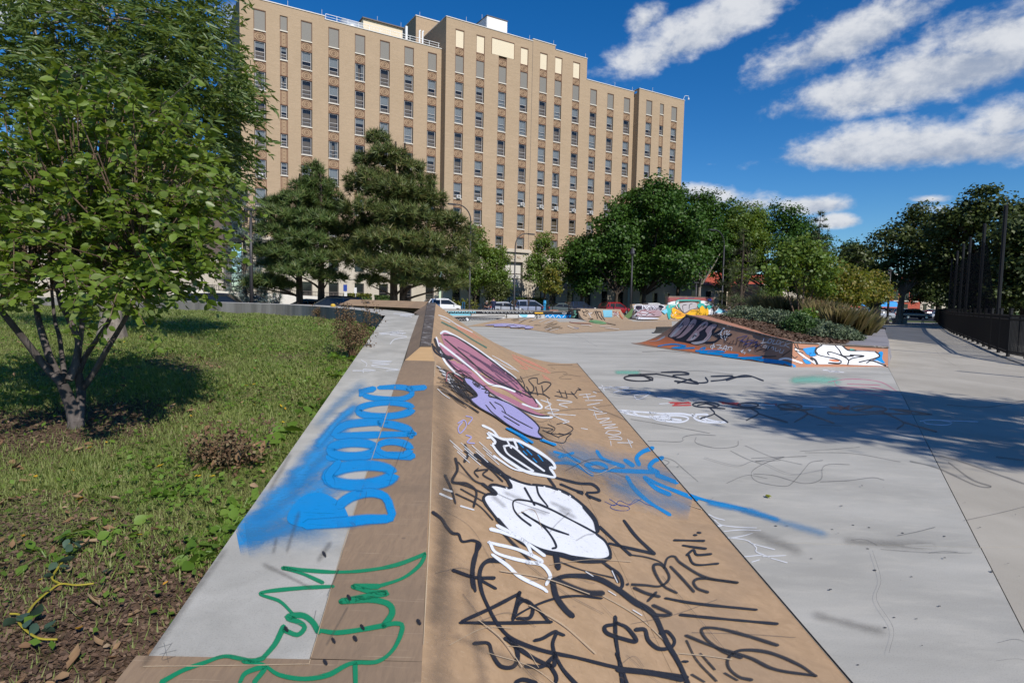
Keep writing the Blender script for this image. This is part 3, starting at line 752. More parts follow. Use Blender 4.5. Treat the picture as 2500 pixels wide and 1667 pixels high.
# ------------------------------------------------------------------ planter with the orange bank
pk = empty('planter_bank', (8.5, 19.5, 0.0), 'orange concrete planter bank with a big white two-letter piece on its front', 'planter')
PKP = atY(1675, 769, 22.0); PK2 = atY(1860, 817, 18.4); PK3 = atY(1936, 836, 16.5); PK4 = atY(2168, 848, 17.0)
bb = [onz(x, y) for x, y in ((1541, 838), (1560, 842), (1625, 852), (1700, 863), (1860, 885), (1933, 896))]
def lerpP(P, t):
    P = np.array(P); L = np.concatenate([[0], np.cumsum(np.linalg.norm(np.diff(P, axis=0), axis=1))]); L /= L[-1]
    return np.array([np.interp(t, L, P[:, i]) for i in range(3)])
rows_ = []
for t in np.linspace(0, 1, 15):
    c_ = lerpP([PKP, PK2, PK3], t); b_ = lerpP(bb, t); b_ = b_ + (0, 0, .012); q_ = 1.75 - 0.6 * t
    rows_.append([np.array([*(c_[:2] + (b_[:2] - c_[:2]) * v), .012 + (c_[2] - .012) * (1 - v) ** q_]) for v in np.linspace(0, 1, 11)])
m1 = MB(); m1.grid(rows_); m1.grid([[r[0] for r in rows_], [r[0] - (0, 0, .9) for r in rows_]]); 
m1.grid([rows_[0], [np.array([p[0] + .02, p[1] + .03, 0]) for p in rows_[0]]], flip=False); reg('bank', m1)
o = m1.obj('bank_face', M_brownp, pk); smooth_by_angle(o.data, 35)
ft = MB(); c0, c1 = onz(1933, 896), onz(2168, 895)
ft.grid([[PK3 * (1 - t) + PK4 * t for t in np.linspace(0, 1, 9)], [c0 * (1 - t) + c1 * t for t in np.linspace(0, 1, 9)]], flip=False)
reg('bank', ft); ft.obj('front_face', M_orange, pk)
# ledge top strip along the crest
st = MB(); inn = []
for t in np.linspace(0, 1, 9):
    c_ = lerpP([PKP, PK2, PK3], t); w = 1.15 * (1 - t) + 0.32 * t
    inn.append(c_ + np.array([.80, .60, -.01]) * w)
outr = [lerpP([PKP, PK2, PK3], t) for t in np.linspace(0, 1, 9)]
st.grid([[a + (0, 0, .004), c] for a, c in zip(outr, inn)], flip=True)
fr_in = [PK3 * (1 - t) + PK4 * t + (0.02, .34, 0) for t in np.linspace(0, 1, 5)]
st.grid([[PK3 * (1 - t) + PK4 * t + (0, 0, .004), f] for t, f in zip(np.linspace(0, 1, 5), fr_in)], flip=True)
st.obj('top_strip', M_orange, pk)
ed = MB(); ed.tube([p + (0, 0, .0) for p in outr], 0.035, 8); ed.obj('steel_edge', M_coping, pk)
ed = MB(); ed.tube([PK3, PK3 * .5 + PK4 * .5, PK4], 0.03, 8); ed.obj('steel_edge', M_coping, pk)
# side wall along the path
M_ledge_pur = concrete('planter_wall_concrete', (0.20, 0.195, 0.21), (0.30, 0.285, 0.30), (0.25, 0.23, 0.25), sc_=1.2)
RW = [np.array([*PK4[:2], PK4[2]]), np.array([13.0, 20.6, .53]), np.array([17.0, 27.2, .52]), np.array([24.9, 40.1, .50])]
RWo = [np.array([c1[0], c1[1], 0]), np.array([13.1, 20.55, 0]), np.array([17.1, 27.1, 0]), np.array([25.0, 40.0, 0])]
RWi = [RW[0] + (-1.15, .30, 0), RW[1] + (-.95, .55, 0), RW[2] + (-.85, .5, 0), RW[3] + (-.8, .5, 0)]
sw = MB(); sw.grid([[a, b_] for a, b_ in zip(RW, RWo)], flip=True); sw.grid([[a + (0, 0, .003), b_ + (0, 0, .003)] for a, b_ in zip(RW, RWi)], flip=False)
sw.grid([[a, a - (0, 0, .3)] for a in RWi]); sw.obj('side_wall', M_ledge_pur, pk)
# notch with a white cup in the side wall
nt = MB(); nt.obox((20.2, 33.2, .53), (0.55, 0.02, 0), (0.25, .4, 0), (0, 0, .05)); nt.obj('drain_slot', M_black, pk)
# mulch bed
Ain = [inn[-1], inn[4], inn[0], np.array([12.5, 31.0, 1.0]), np.array([22.5, 41.5, .7])]
Bin = [RWi[0], RWi[1], RWi[2], RWi[3]]
def mulch_pt(u, v):
    a = lerpP(Ain, u); b_ = lerpP(Bin, u); p = a * (1 - v) + b_ * v
    return p + (0, 0, -.03 + .12 * math.sin(math.pi * v) * math.sin(math.pi * min(1, u * 1.3)) + .03 * math.sin(9 * u + 7 * v))
mm = MB(); mm.grid([[mulch_pt(u, v) for v in np.linspace(0, 1, 18)] for u in np.linspace(0, 1, 34)], flip=True)
mo = mm.obj('mulch_bed', M_mulch, pk); smooth_by_angle(mo.data, 80)

# ------------------------------------------------------------------ far skate obstacles
def quarter(name, mat, pl, pr, back, h, label, side_mat=None, q=2.2, deck=1.2):
    pl, pr = np.array([*pl, 0.01]), np.array([*pr, 0.01]); t = (pr - pl) / np.linalg.norm(pr - pl); nb = np.array([-t[1], t[0], 0])
    e = empty(name, tuple(pl * .5 + pr * .5), label, 'skate ramp')
    prof = [(back * v, h * v ** q) for v in np.linspace(0, 1, 10)]
    R_ = [[pl + nb * d + (0, 0, z) for d, z in prof], [(pl + pr) / 2 + nb * d + (0, 0, z) for d, z in prof], [pr + nb * d + (0, 0, z) for d, z in prof]]
    mb = MB(); mb.grid(R_, flip=False)
    tb = [r[-1] + nb * deck for r in R_]
    mb.grid([[r[-1] for r in R_], tb], flip=False)
    reg('far', mb); o = mb.obj('transition', mat, e); smooth_by_angle(o.data, 35)
    sd = MB()
    for r, tt, fl in ((R_[0], tb[0], False), (R_[2], tb[2], True)):
        g_ = [r + [tt], [np.array([p[0], p[1], 0.0]) for p in r + [tt]]]; sd.grid(g_, flip=fl)
    sd.grid([tb, [np.array([p[0], p[1], 0.0]) for p in tb]], flip=False)
    reg('far', sd); sd.obj('side_panel', side_mat or mat, e)
    cpm = MB(); cpm.tube([R_[0][-1], R_[2][-1]], 0.05, 6); cpm.obj('coping', M_coping, e)
    return e
quarter('quarter_pipe', M_ply_far, (6.45, 50.0), (10.75, 50.0), 9.8, 0.97, 'low far quarter pipe with a light blue patch beside the black wedge', q=3.2)
quarter('quarter_pipe', M_ply_far, (12.35, 57.0), (16.2, 57.0), 5.0, 1.52, 'far quarter pipe with a grey and white piece left of the mural wall', q=2.6)
quarter('quarter_pipe', M_pbrown, (22.2, 63.6), (27.4, 63.6), 2.6, 1.5, 'far brown ramp with a white and pale blue piece right of the mural wall', q=2.4)

def slabwall(name, a, b_, h, th, mat, label, cat='wall', zb=0.0):
    a, b_ = np.array([*a, zb]), np.array([*b_, zb]); t = (b_ - a) / np.linalg.norm(b_ - a); nb = np.array([-t[1], t[0], 0]) * th
    mb = MB(); mb.prism([a, b_, b_ + nb, a + nb], (0, 0, h)); reg('far', mb)
    e = empty(name, tuple((a + b_) / 2), label, cat)
    mb.obj('face', mat, e)
    ct = MB(); ct.tube([a + (0, 0, h), b_ + (0, 0, h)], 0.035, 6); ct.obj('edge', M_coping, e)
    return e
M_ledge_wht = plain('white_ledge_paint', (0.46, 0.45, 0.43), 0.7, var=0.2)
slabwall('mural_wall', onz(1631, 780)[:2], onz(1741, 780.5)[:2], 2.46, 0.5, M_pbrown, 'tall mural wall with a yellow and teal burner at the far end')
slabwall('grind_ledge', onz(1040, 773)[:2], onz(1393, 777)[:2], 0.70, 2.2, M_ledge_wht, 'long low far ledge with black, white and light blue bands', 'ledge')
slabwall('wedge_block', onz(1392, 777.5)[:2], onz(1417, 778)[:2], 0.95, 1.5, M_black, 'black wedge block with pale green scribble', 'ledge')
slabwall('manual_pad', onz(1085, 785.5)[:2], onz(1232, 779)[:2], 0.30, 1.4, M_ledge_wht, 'low black and white manual pad behind the foreground ramp', 'ledge')
# small black kicker block
e = empty('kicker_block', tuple(onz(1618, 814)), 'small black wedge standing left of the planter bank', 'ledge')
a, c = onz(1594, 814), onz(1650, 813); k_ = MB(); k_.hull8([a, c, c + (.4, 1.2, 0), a + (.4, 1.2, 0), a + (.28, .25, .33), c + (0, .25, .33), c + (.4, 1.0, .33), a + (.4, 1.0, .33)]); k_.obj('body', plain('dark_block', (.035, .035, .036), .7, var=.4, scale=5), e); reg('far', k_)
# green panel between the quarter pipes
e = empty('ramp_wing', tuple(onz(1528, 783)), 'green wing panel between two far quarter pipes', 'panel')
k_ = MB(); k_.add([atY(1513, 783, 56), atY(1545, 752, 58.5), atY(1540, 772, 57.4), atY(1528, 782, 56.6)], [[0, 3, 2, 1]]); 
k_.add([p + np.array([.1, .15, 0]) for p in (atY(1513, 783, 56), atY(1545, 752, 58.5), atY(1540, 772, 57.4), atY(1528, 782, 56.6))], [[0, 1, 2, 3]]); k_.obj('panel', M_green_side, e)
# pyramid funbox
fb = empty('funbox', (3.5, 41, 0.0), 'low tan plywood pyramid in the middle of the skate floor', 'skate ramp')
bp = [np.array([*onz(x, y)[:2], .012]) for x, y in ((1138, 797), (1185, 797.5), (1300, 806), (1362, 815.5), (1445, 810.5), (1511, 803.5), (1600, 798))]
rd = [atY(1226, 777.5, 46), atY(1290, 776.5, 46), atY(1352, 779, 46), atY(1366, 786, 42), atY(1420, 786, 45), atY(1480, 787, 50), atY(1600, 789, 56)]
rd[0][2] = max(rd[0][2], .2)
f_ = MB(); f_.grid([rd, [r * .5 + b__ * .5 - (0, 0, .02) for r, b__ in zip(rd, bp)], bp], flip=False)
f_.grid([[r + (0, 3.5, -r[2] + .012) for r in rd], rd], flip=False); reg('far', f_)
o = f_.obj('pyramid_sheet', M_ply_far, fb)
sp = MB(); sp.add([np.array([*onz(x, y)[:2], .008]) for x, y in ((1440, 812), (1640, 800), (1640, 784), (1440, 786))], [[0, 1, 2, 3]]); sp.obj('apron_sheet', M_ply_far, fb); reg('far', sp)
# flat rail
fr = empty('grind_rail', tuple(onz(1190, 776)), 'thin steel grind rail in front of the far ledge', 'rail')
ra, rb = atY(1072, 764.5, 53), atY(1338, 767, 55.5)
k_ = MB(); k_.bar(ra, rb, .09, .09); k_.obj('bar', M_black, fr)
for x in (1147.5, 1233.5, 1310):
    t = (x - 1072) / (1338 - 1072); p = ra * (1 - t) + rb * t; k_ = MB(); k_.bar((p[0], p[1], 0), p, .08); k_.obj('leg', M_black, fr)

# ------------------------------------------------------------------ black fence with screen and tall net posts
FN = [(15.4, 4.0), (15.7, 10.2), (16.2, 15.2), (17.14, 20.05), (18.31, 22.17), (19.67, 24.45), (21.36, 27.08), (23.2, 29.97), (26.43, 35.07), (29.88, 40.51), (33.91, 46.56), (42, 58.6), (62.07, 87.88)]
FNc = np.array([np.array([*p, 0.0]) for p in FN])
def along(P, step):
    P = np.array(catmull(P, n=10)); L = np.concatenate([[0], np.cumsum(np.linalg.norm(np.diff(P, axis=0), axis=1))])
    return [np.array([np.interp(s, L, P[:, i]) for i in range(3)]) for s in np.arange(0, L[-1], step)]
fence = empty('picket_fence', (19.67, 24.45, 0.0), 'tall curving black picket fence along the path', 'fence')
posts = along(FNc, 2.2)
pm = MB(); pm.box((-.04, -.04, 0), (.04, .04, 1.68)); pm.box((-.055, -.055, 1.68), (.055, .055, 1.72)); pm.box((-.12, -.12, 0.0), (.12, .12, .015)); pmesh = pm.mesh('fence_post', M_black)
FL = np.array(fence.location)
for p in posts: link('post', pmesh, fence, loc=tuple(p + (0, 0, .03) - FL))
pick = MB()
for i in range(len(posts) - 1):
    a, c = posts[i], posts[i + 1]
    for z in (1.50, 1.36, 0.22):
        r_ = MB(); r_.bar(a + (0, 0, z), c + (0, 0, z), .045, .05); r_.obj('rail', M_black, fence)
    nk = 20 if i < 26 else 14
    for k in range(1, nk):
        q = a + (c - a) * k / nk; pick.bar(q + (0, 0, .12), q + (0, 0, 1.5), .024 if i < 26 else .03)
pick.obj('picket', M_black, fence, kind='stuff')
net = empty('ball_net', (19.9, 24.0, 0.0), 'row of tall black posts with dark netting behind the fence', 'netting')
NP = [onz(x, y) for x, y in ((2411, 851), (2368, 834), (2339.5, 821.5), (2326, 815), (2314, 808.5), (2304, 801))]
NP = [np.array([15.95, 10.2, 0]), np.array([17.6, 20.4, 0])] + [p + (0.25, -.1, 0) for p in NP]
npm = MB(); npm.tube([(0, 0, 0), (0, 0, 6.1)], 0.075, 8); npm.tube([(0, 0, 6.1), (0, 0, 6.14)], [.085, .05], 8); npmesh = npm.mesh('net_post', M_black)
NL = np.array(net.location)
for i, p in enumerate(NP): link('post', npmesh, net, loc=tuple(p - NL))
m_, T_, o_ = new_mat('netting')
tb_ = T_.n.new('ShaderNodeBsdfTransparent'); db_ = T_.node('ShaderNodeBsdfDiffuse', i_Color=(0.02, 0.02, 0.022)); mx_ = T_.n.new('ShaderNodeMixShader'); mx_.inputs[0].default_value = .72
T_.l.new(tb_.outputs[0], mx_.inputs[1]); T_.l.new(db_.outputs[0], mx_.inputs[2]); T_.l.new(mx_.outputs[0], o_.inputs[0]); M_net = m_
for i in range(2, len(NP) - 1):
    a, c = NP[i], NP[i + 1]; h0 = 5.3; h1 = 5.3
    nm = MB(); cols_ = []
    if i == 2: top0 = [1.6, 2.4, 3.6, 4.9, 5.2]
    else: top0 = [5.2, 5.0, 4.9, 5.0, 5.2]
    nm.grid([[a + (c - a) * t + (0, 0, 1.5), a + (c - a) * t + (0, 0, tp)] for t, tp in zip(np.linspace(0, 1, 5), top0)]); nm.obj('net_panel', M_net, net)

# ------------------------------------------------------------------ low picket fence before the street
lf = empty('street_fence', tuple(bpt(45, 30)), 'thin black picket fence between skate park and parked cars', 'fence')
LF = np.array(lf.location)
s0, s1 = 18.0, 64.0
for z in (1.05, .2):
    k_ = MB(); k_.bar(bpt(s0, 30, z), bpt(s1, 30, z), .05, .05); k_.obj('rail', M_black, lf)
k_ = MB()
for s in np.arange(s0, s1, .16): k_.bar(bpt(s, 30, 0.1), bpt(s, 30, 1.2), .022)
k_.obj('picket', M_black, lf, kind='stuff')
pm = MB(); pm.box((-.05, -.05, 0), (.05, .05, 1.3)); pmesh2 = pm.mesh('post', M_black)
for s in np.arange(s0, s1 + .1, 2.3): link('post', pmesh2, lf, loc=tuple(bpt(s, 30) - LF))
# ------------------------------------------------------------------ the hospital building
hosp = empty('hospital_building', tuple(BC), 'tall buff brick hospital block with rows of windows and patterned terracotta panels', 'building', rz=math.atan2(BD[1], BD[0]))
def hpart(mb, name, mats, parent=None, **kw): return mb.obj(name, mats, parent or hosp, world_origin=False, **kw)
FLOOR = 3.81; SILL0 = 36.4; ZB = 9.6
colsA = [2.42, 5.42, 8.38, 12.07, 15.78, 19.45, 23.19, 26.93]
colsB = [30.8, 34.4, 38.44, 42.49, 46.28, 49.33, 53.1, 56.98, 60.86, 64.75]
colsC = [69.0, 72.22, 75.43]
small = {5.42, 72.22}
sections = [(0.0, 28.5, 0.0, colsA), (28.5, 66.47, 1.5, colsB), (66.47, 78.05, 2.8, colsC)]
def roofz(s):
    if s < 10.8: return 40.25
    if s < 28.5: return 39.85
    if s < 44.06: return 44.15
    if s < 48.65: return 44.5
    if s < 55.37: return 43.85
    if s < 66.47: return 40.35
    return 40.6
# shared window pieces, origin at the middle of the sill line
WW, WH = 1.34, 2.38
def window_mesh(w, h):
    mb = MB(); x = w / 2
    for a_, b_ in (((-x, .0, 0), (-x + .06, .12, h)), ((x - .06, .0, 0), (x, .12, h)), ((-x + .06, .0, h - .06), (x - .06, .12, h)), ((-x + .06, .0, 0), (x - .06, .12, .07))): mb.box(a_, b_, 0)
    xi = x - .06
    for a_, b_ in (((-xi, .03, .07), (-xi + .05, .1, h - .06)), ((xi - .05, .03, .07), (xi, .1, h - .06)), ((-xi + .05, .025, h * .44), (xi - .05, .1, h * .44 + .06)),
                   ((-xi + .05, .03, h * .22), (xi - .05, .1, h * .22 + .05)), ((-xi + .05, .03, h - .11), (xi - .05, .1, h - .06)), ((-xi + .05, .03, .07), (xi - .05, .1, .12))): mb.box(a_, b_, 1)
    return mb.mesh('window_frame', [M_frame_dk, M_frame])
def quadmesh(name, x0, x1, z0, z1, y, mat):
    mb = MB(); mb.add([(x0, y, z0), (x1, y, z0), (x1, y, z1), (x0, y, z1)], [[0, 1, 2, 3]]); return mb.mesh(name, mat)
def blindmeshes(w, h):
    x = w / 2 - .1; L = []
    L.append(quadmesh('blind', -x, x, h * .45, h - .08, .16, M_blind)); L.append(quadmesh('blind', -x, x, .1, h - .08, .16, M_blind))
    L.append(quadmesh('blind', -x, x, h * .68, h - .08, .16, M_blind))
    mb = MB()
    for a_, b_ in ((-x, -x * .35), (x * .35, x)):
        n_ = 7; P_ = [[np.array([a_ + (b_ - a_) * i / n_, .17 + .02 * (i % 2), z]) for i in range(n_ + 1)] for z in (.1, h - .08)]; mb.grid(P_, flip=False)
    L.append(mb.mesh('curtain', M_curtain)); return L
WM = {False: (window_mesh(WW, WH), quadmesh('pane', -WW / 2 + .06, WW / 2 - .06, .07, WH - .06, .07, M_glass), blindmeshes(WW, WH)),
      True: (window_mesh(.86, 1.7), quadmesh('pane', -.37, .37, .07, 1.64, .07, M_glass), blindmeshes(.86, 1.7))}
def sillmesh(w):
    mb = MB(); mb.box((-w / 2, -.06, -.14), (w / 2, .2, -.0)); return mb.mesh('sill', M_sill)
SM = {False: sillmesh(1.5), True: sillmesh(1.0)}
def spandrel(w, h, diamond):
    """patterned terracotta panel: border, raised bands, a lozenge with a boss"""
    mb = MB(); x = w / 2; t = .07
    mb.box((-x, .02, 0), (x, .12, h), 1)
    for a_, b_ in (((-x, -.02, 0), (-x + t, .02, h)), ((x - t, -.02, 0), (x, .02, h)), ((-x + t, -.02, 0), (x - t, .02, t * 1.3)), ((-x + t, -.02, h - t * 1.3), (x - t, .02, h))): mb.box(a_, b_, 0)
    cz = h / 2
    if diamond:
        for r, wd in ((.46, .05), (.2, .045)):
            P_ = [(r * math.cos(math.pi / 3 * k) * 1.05, cz + r * math.sin(math.pi / 3 * k) * .95) for k in range(6)]
            for k in range(6):
                a_, b_ = P_[k], P_[(k + 1) % 6]; mb.bar((a_[0], .005, a_[1]), (b_[0], .005, b_[1]), wd, .03, 0)
        mb.box((-.06, -.02, cz - .06), (.06, .02, cz + .06), 0)
        for sx in (-1, 1):
            for sz in (-1, 1):
                for k in (0, .13): mb.bar((sx * (x - t), .005, cz + sz * (.28 + k)), (sx * (.26 - k * .6), .005, cz + sz * (h / 2 - t * 1.2)), .035, .03, 0)
    else:
        n_ = int(h / .16)
        for k in range(1, n_):
            z = h * k / n_
            for sx in (-1, 0, 1):
                if sx or k % 3 == 0: mb.box((sx * (x - t - .1) - .1, -.0, z - .025), (sx * (x - t - .1) + .1, .02, z + .025), 0)
    return mb.mesh('spandrel', [M_terra, M_terra_lt])
SPm = {False: spandrel(1.5, FLOOR - WH - .14, True), True: spandrel(1.0, FLOOR - 1.7 - .14, False)}
SPtop = spandrel(1.5, 1.25, True)
def panelmesh(w, h, mat, mull=True):
    mb = MB(); mb.box((-w / 2, .06, 0), (w / 2, .12, h), 0)
    for a_, b_ in (((-w / 2, -.01, 0), (-w / 2 + .05, .06, h)), ((w / 2 - .05, -.01, 0), (w / 2, .06, h))): mb.box(a_, b_, 1)
    mb.box((-w / 2 + .05, -.01, h), (w / 2 - .05, .1, h + .1), 1)
    return mb.mesh('infill_panel', [mat, M_terra])
PNm = {False: panelmesh(1.44, 2.5, M_graypanel), True: panelmesh(.94, 1.85, M_graypanel)}
PNc = panelmesh(1.44, 2.52, M_creampanel); PNwide = panelmesh(4.2, 2.42, M_creampanel)
ac = MB(); ac.box((-.33, -.42, 0), (.33, .05, .45), 0); ac.box((-.26, -.425, .06), (.26, -.42, .39), 1)
ACm = ac.mesh('air_conditioner', [M_white, M_graypanel])
R2 = random.Random(11)
AC_AT = set()
for (sa, sb, off, cl) in sections:
    # brick piers between the window strips
    wall = MB(); edges = [sa]
    for s in cl:
        hw = .5 if s in small else .75; edges += [s - hw, s + hw]
    edges.append(sb)
    y = -off
    for i in range(0, len(edges), 2):
        a_, b_ = edges[i], edges[i + 1]
        cuts_ = [c for c in (10.8, 44.06, 48.65, 55.37) if a_ < c < b_]; pts_ = [a_] + cuts_ + [b_]
        for p0, p1 in zip(pts_[:-1], pts_[1:]): wall.box((p0, y, ZB), (p1, y + .6, roofz((p0 + p1) / 2)))
    wide = (36.35, 40.51)
    for s in cl:
        hw = .5 if s in small else .75
        ztop = SILL0 + (2.6 if s not in small else 2.55) ; 
        cream = s in (30.8, 34.4, 42.49, 46.28, 49.33, 53.1)
        if s == 38.44: z0_ = 42.95
        elif cream: z0_ = SILL0 + 2.5 + 1.25 + 2.52 + .12
        else: z0_ = ztop
        wall.box((s - hw, y + .002, z0_), (s + hw, y + .6, roofz(s)))
    hpart(wall, 'wall', M_brick)
    back = MB(); back.box((sa + .05, y + .75, ZB), (sb - .05, y + .8, 39.5)); hpart(back, 'interior', M_interior)
    for s in cl:
        sm = s in small; h = 1.7 if sm else WH
        fm, pm_, bl = WM[sm]
        if s == 38.44:
            link('infill_panel', PNwide, hosp, loc=(38.44, y - .08, 40.5)); link('spandrel', SPtop, hosp, loc=(s, y + .06, SILL0 + 2.62 - .1))
        z = SILL0 + (.65 if sm else 0)
        link('infill_panel', PNm[sm], hosp, loc=(s, y + .05, z)); link('sill', SM[sm], hosp, loc=(s, y + .02, z))
        if s in (30.8, 34.4, 42.49, 46.28, 49.33, 53.1):
            link('spandrel', SPtop, hosp, loc=(s, y + .06, SILL0 + 2.5)); link('infill_panel', PNc, hosp, loc=(s, y + .05, SILL0 + 3.75))
        for k in range(1, 8):
            zs = SILL0 - FLOOR * k + (.65 if sm else 0) + (0.0 if not sm else 0.0)
            w = link('window', fm, hosp, loc=(s, y + .12, zs))
            link('pane', pm_, w)
            r = R2.random()
            bi = 0 if r < .28 else 1 if r < .40 else 2 if r < .5 else 3 if r < .62 else None
            if k == 5: bi = R2.choice([0, 0, 2])
            if bi is not None: link('curtain' if bi == 3 else 'blind', bl[bi], w)
            link('sill', SM[sm], hosp, loc=(s, y + .02, zs))
            link('spandrel', SPm[sm], hosp, loc=(s, y + .06, zs + h))
            if k == 5 and not sm and s not in (8.38 + 99,): link('air_conditioner', ACm, hosp, loc=(s + (-.1 if s < 30 else .1), y + .1, zs + .02))
# closed bodies behind the facade: side walls, roof slabs, parapet caps
body = MB()
body.box((0, .6, ZB), (28.4, 16, 39.3)); body.box((28.5, -.9, ZB), (55.37, 18, 43.3)); body.box((55.38, -.9, ZB), (66.4, 18, 39.8)); body.box((66.48, -2.2, ZB), (78.04, 14, 40.0))
body.box((28.5, -.9, 43.3), (28.9, 18, 44.15)); body.box((0, .6, 39.3), (.4, 16, 40.2))
hpart(body, 'rear_wall', M_brick)
caps = MB()
for a_, b_, off, z in ((0, 10.8, 0, 40.25), (10.8, 28.5, 0, 39.85), (28.45, 44.06, 1.5, 44.15), (44.06, 48.65, 1.5, 44.5), (48.65, 55.37, 1.5, 43.85), (55.37, 66.47, 1.5, 40.35), (66.4, 78.1, 2.8, 40.6)):
    caps = MB(); caps.box((a_, -off - .08, z), (b_ + .03, -off + .68, z + .12)); hpart(caps, 'parapet_cap', M_cap)
caps = MB(); caps.box((-.06, -.06, 40.25), (.45, 16, 40.36)); caps.box((28.42, -1.5, 44.15), (28.95, 18, 44.26)); caps.box((77.6, -2.8, 40.6), (78.12, 14, 40.71)); caps.box((66.4, -2.8, 40.6), (66.9, 14, 40.7))
hpart(caps, 'parapet_cap', M_cap)
# pale expansion joint and cracks on the tower
j_ = MB(); j_.box((44.05, -1.515, ZB), (44.11, -1.5, 44.2)); hpart(j_, 'downpipe', M_frame_dk)
# left side face windows
for (yy) in (3.0, 7.0, 11.0):
    for k in range(0, 7):
        w = link('window', WM[False][0], hosp, loc=(-.02, yy, SILL0 - FLOOR * k), rot=(0, 0, -math.pi / 2))
        link('pane', WM[False][1], w)
# limestone base
base = MB()
bE = [(0, 28.5, 0.0, colsA), (28.5, 66.47, 1.5, colsB), (66.47, 78.05, 2.8, colsC)]
bw = quadmesh('pane', -.62, .62, 0, 2.6, .0, M_carglass)
bwf = MB()
for a_, b_ in (((-.7, -.04, -.06), (-.62, .06, 2.66)), ((.62, -.04, -.06), (.7, .06, 2.66)), ((-.62, -.04, 2.6), (.62, .06, 2.66)), ((-.62, -.04, -.06), (.62, .06, 0)), ((-.62, -.03, .8), (.62, .03, .86)), ((-.62, -.03, 1.25), (.62, .03, 1.31))): bwf.box(a_, b_)
bwfm = bwf.mesh('base_window_frame', M_frame_dk)
for sa, sb, off, cl in bE:
    y = -off - .08; edges = [sa]
    for s in cl: edges += [s - .7, s + .7]
    edges.append(sb)
    for i in range(0, len(edges), 2): base.box((edges[i], y, 0), (edges[i + 1], y + .7, ZB - .02))
    for s in cl:
        for z0_, z1_ in ((0, 1.0), (3.66, 5.3), (7.96, ZB - .02)): base.box((s - .7, y + .01, z0_), (s + .7, y + .7, z1_))
        for z in (1.0, 5.3):
            if 36 < s < 44: continue
            w = link('window', bwfm, hosp, loc=(s, y + .25, z + .06)); link('pane', bw, w)
    base.box((sa, y - .12, ZB - .5), (sb, y, ZB - .1)); base.box((sa, y - .1, 4.2), (sb, y, 4.5))
hpart(base, 'base_wall', M_lime)
# entrance portal with its carved word
po = MB()
po.box((37.2, -2.3, 0), (38.3, -1.6, 8.0)); po.box((42.6, -2.3, 0), (43.7, -1.6, 8.0)); po.box((37.2, -2.35, 8.0), (43.7, -1.6, 9.55)); po.box((36.9, -2.7, 9.55), (44.0, -1.6, 9.95)); po.box((37.0, -2.5, 9.95), (43.9, -1.6, 10.1))
po.box((38.3, -1.9, 3.1), (42.6, -1.65, 3.9))
for x in (37.45, 37.7, 37.95, 42.85, 43.1, 43.35): po.box((x, -2.34, .4), (x + .1, -2.3, 7.6))
pt = hpart(po, 'portal', M_lime)
po = MB(); po.box((38.3, -1.75, 3.9), (42.6, -1.7, 8.0)); po.box((38.3, -1.72, 0), (42.6, -1.68, 3.1)); hpart(po, 'portal_glazing', M_blind, pt)
po = MB()
for x in (38.3, 40.4, 42.5): po.box((x, -1.85, 0), (x + .1, -1.7, 8.0))
for z in (5.2, 6.0, 2.4): po.box((38.4, -1.82, z), (42.5, -1.72, z + .12))
hpart(po, 'portal_mullion', M_frame_dk, pt)
tc = bpy.data.curves.new('portal_word', 'FONT'); tc.body = 'HOSPITAL'; tc.size = .62; tc.extrude = .03; tc.align_x = 'CENTER'; tc.space_character = 1.25
to = bpy.data.objects.new('tmp', tc); col.objects.link(to); bpy.context.view_layer.update()
tm = bpy.data.meshes.new_from_object(to.evaluated_get(bpy.context.evaluated_depsgraph_get())); tm.materials.clear(); tm.materials.append(M_terra_lt)
bpy.data.objects.remove(to); link('lettering', tm, pt, loc=(40.45, -2.37, 8.55), rot=(math.pi / 2, 0, 0))
# roof furniture
rl = MB(); 
for x in np.arange(11, 28.4, 1.55): rl.bar((x, .25, 39.9), (x, .25, 40.75), .05)
rl.bar((11, .25, 40.75), (28.2, .25, 40.75), .05); rl.bar((11, .25, 40.4), (28.2, .25, 40.4), .035); hpart(rl, 'roof_railing', M_white)
ph = MB(); ph.box((17.75, 5, 39.3), (24, 10, 43.6)); hpart(ph, 'penthouse', M_creampanel)
ph = MB(); ph.box((17.55, 4.7, 43.6), (24.2, 10.3, 43.75)); hpart(ph, 'penthouse_roof', M_frame_dk)
ph = MB(); ph.box((27.4, 8, 39.3), (31.5, 14, 47.6)); hpart(ph, 'stair_tower', M_brick)
ph = MB(); ph.box((27.3, 7.9, 47.6), (31.6, 14.1, 47.75)); hpart(ph, 'stair_tower_cap', M_cap)
dm = MB(); dm.tube([(14.7, 6, 41.4), (17.6, 6, 41.4)], 1.75, 16); hpart(dm, 'duct_drum', M_galv, smooth=True)
dm = MB(); dm.tube([(31.6, 9, 46.7), (34.2, 9, 46.7)], 1.0, 14); hpart(dm, 'duct_drum', M_galv, smooth=True)
wp = MB(); wp.box((38.4, 4, 43.2), (42.3, 12, 48.9), 0)
for x in np.arange(38.5, 42.3, .3): wp.box((x, 3.96, 43.2), (x + .08, 4.0, 48.7), 0)
for yv in np.arange(4.2, 12, .3): wp.box((38.36, yv, 43.2), (38.4, yv + .08, 48.7), 0)
hpart(wp, 'metal_penthouse', M_white)
ph = MB(); ph.box((38.3, 3.9, 48.9), (42.4, 12.1, 49.0)); hpart(ph, 'metal_penthouse_roof', M_frame_dk)
vp = MB()
for x in (25.3, 25.8): vp = MB(); vp.tube([(x, 1.2, 39.3), (x, 1.2, 42.2), (x + .15, 1.2, 42.35)], .13, 8); hpart(vp, 'vent_pipe', M_white)
vp = MB(); vp.tube([(25.0, 6, 41), (25.0, 6, 44.6)], .22, 8); hpart(vp, 'vent_pipe', M_white)
lr = MB()
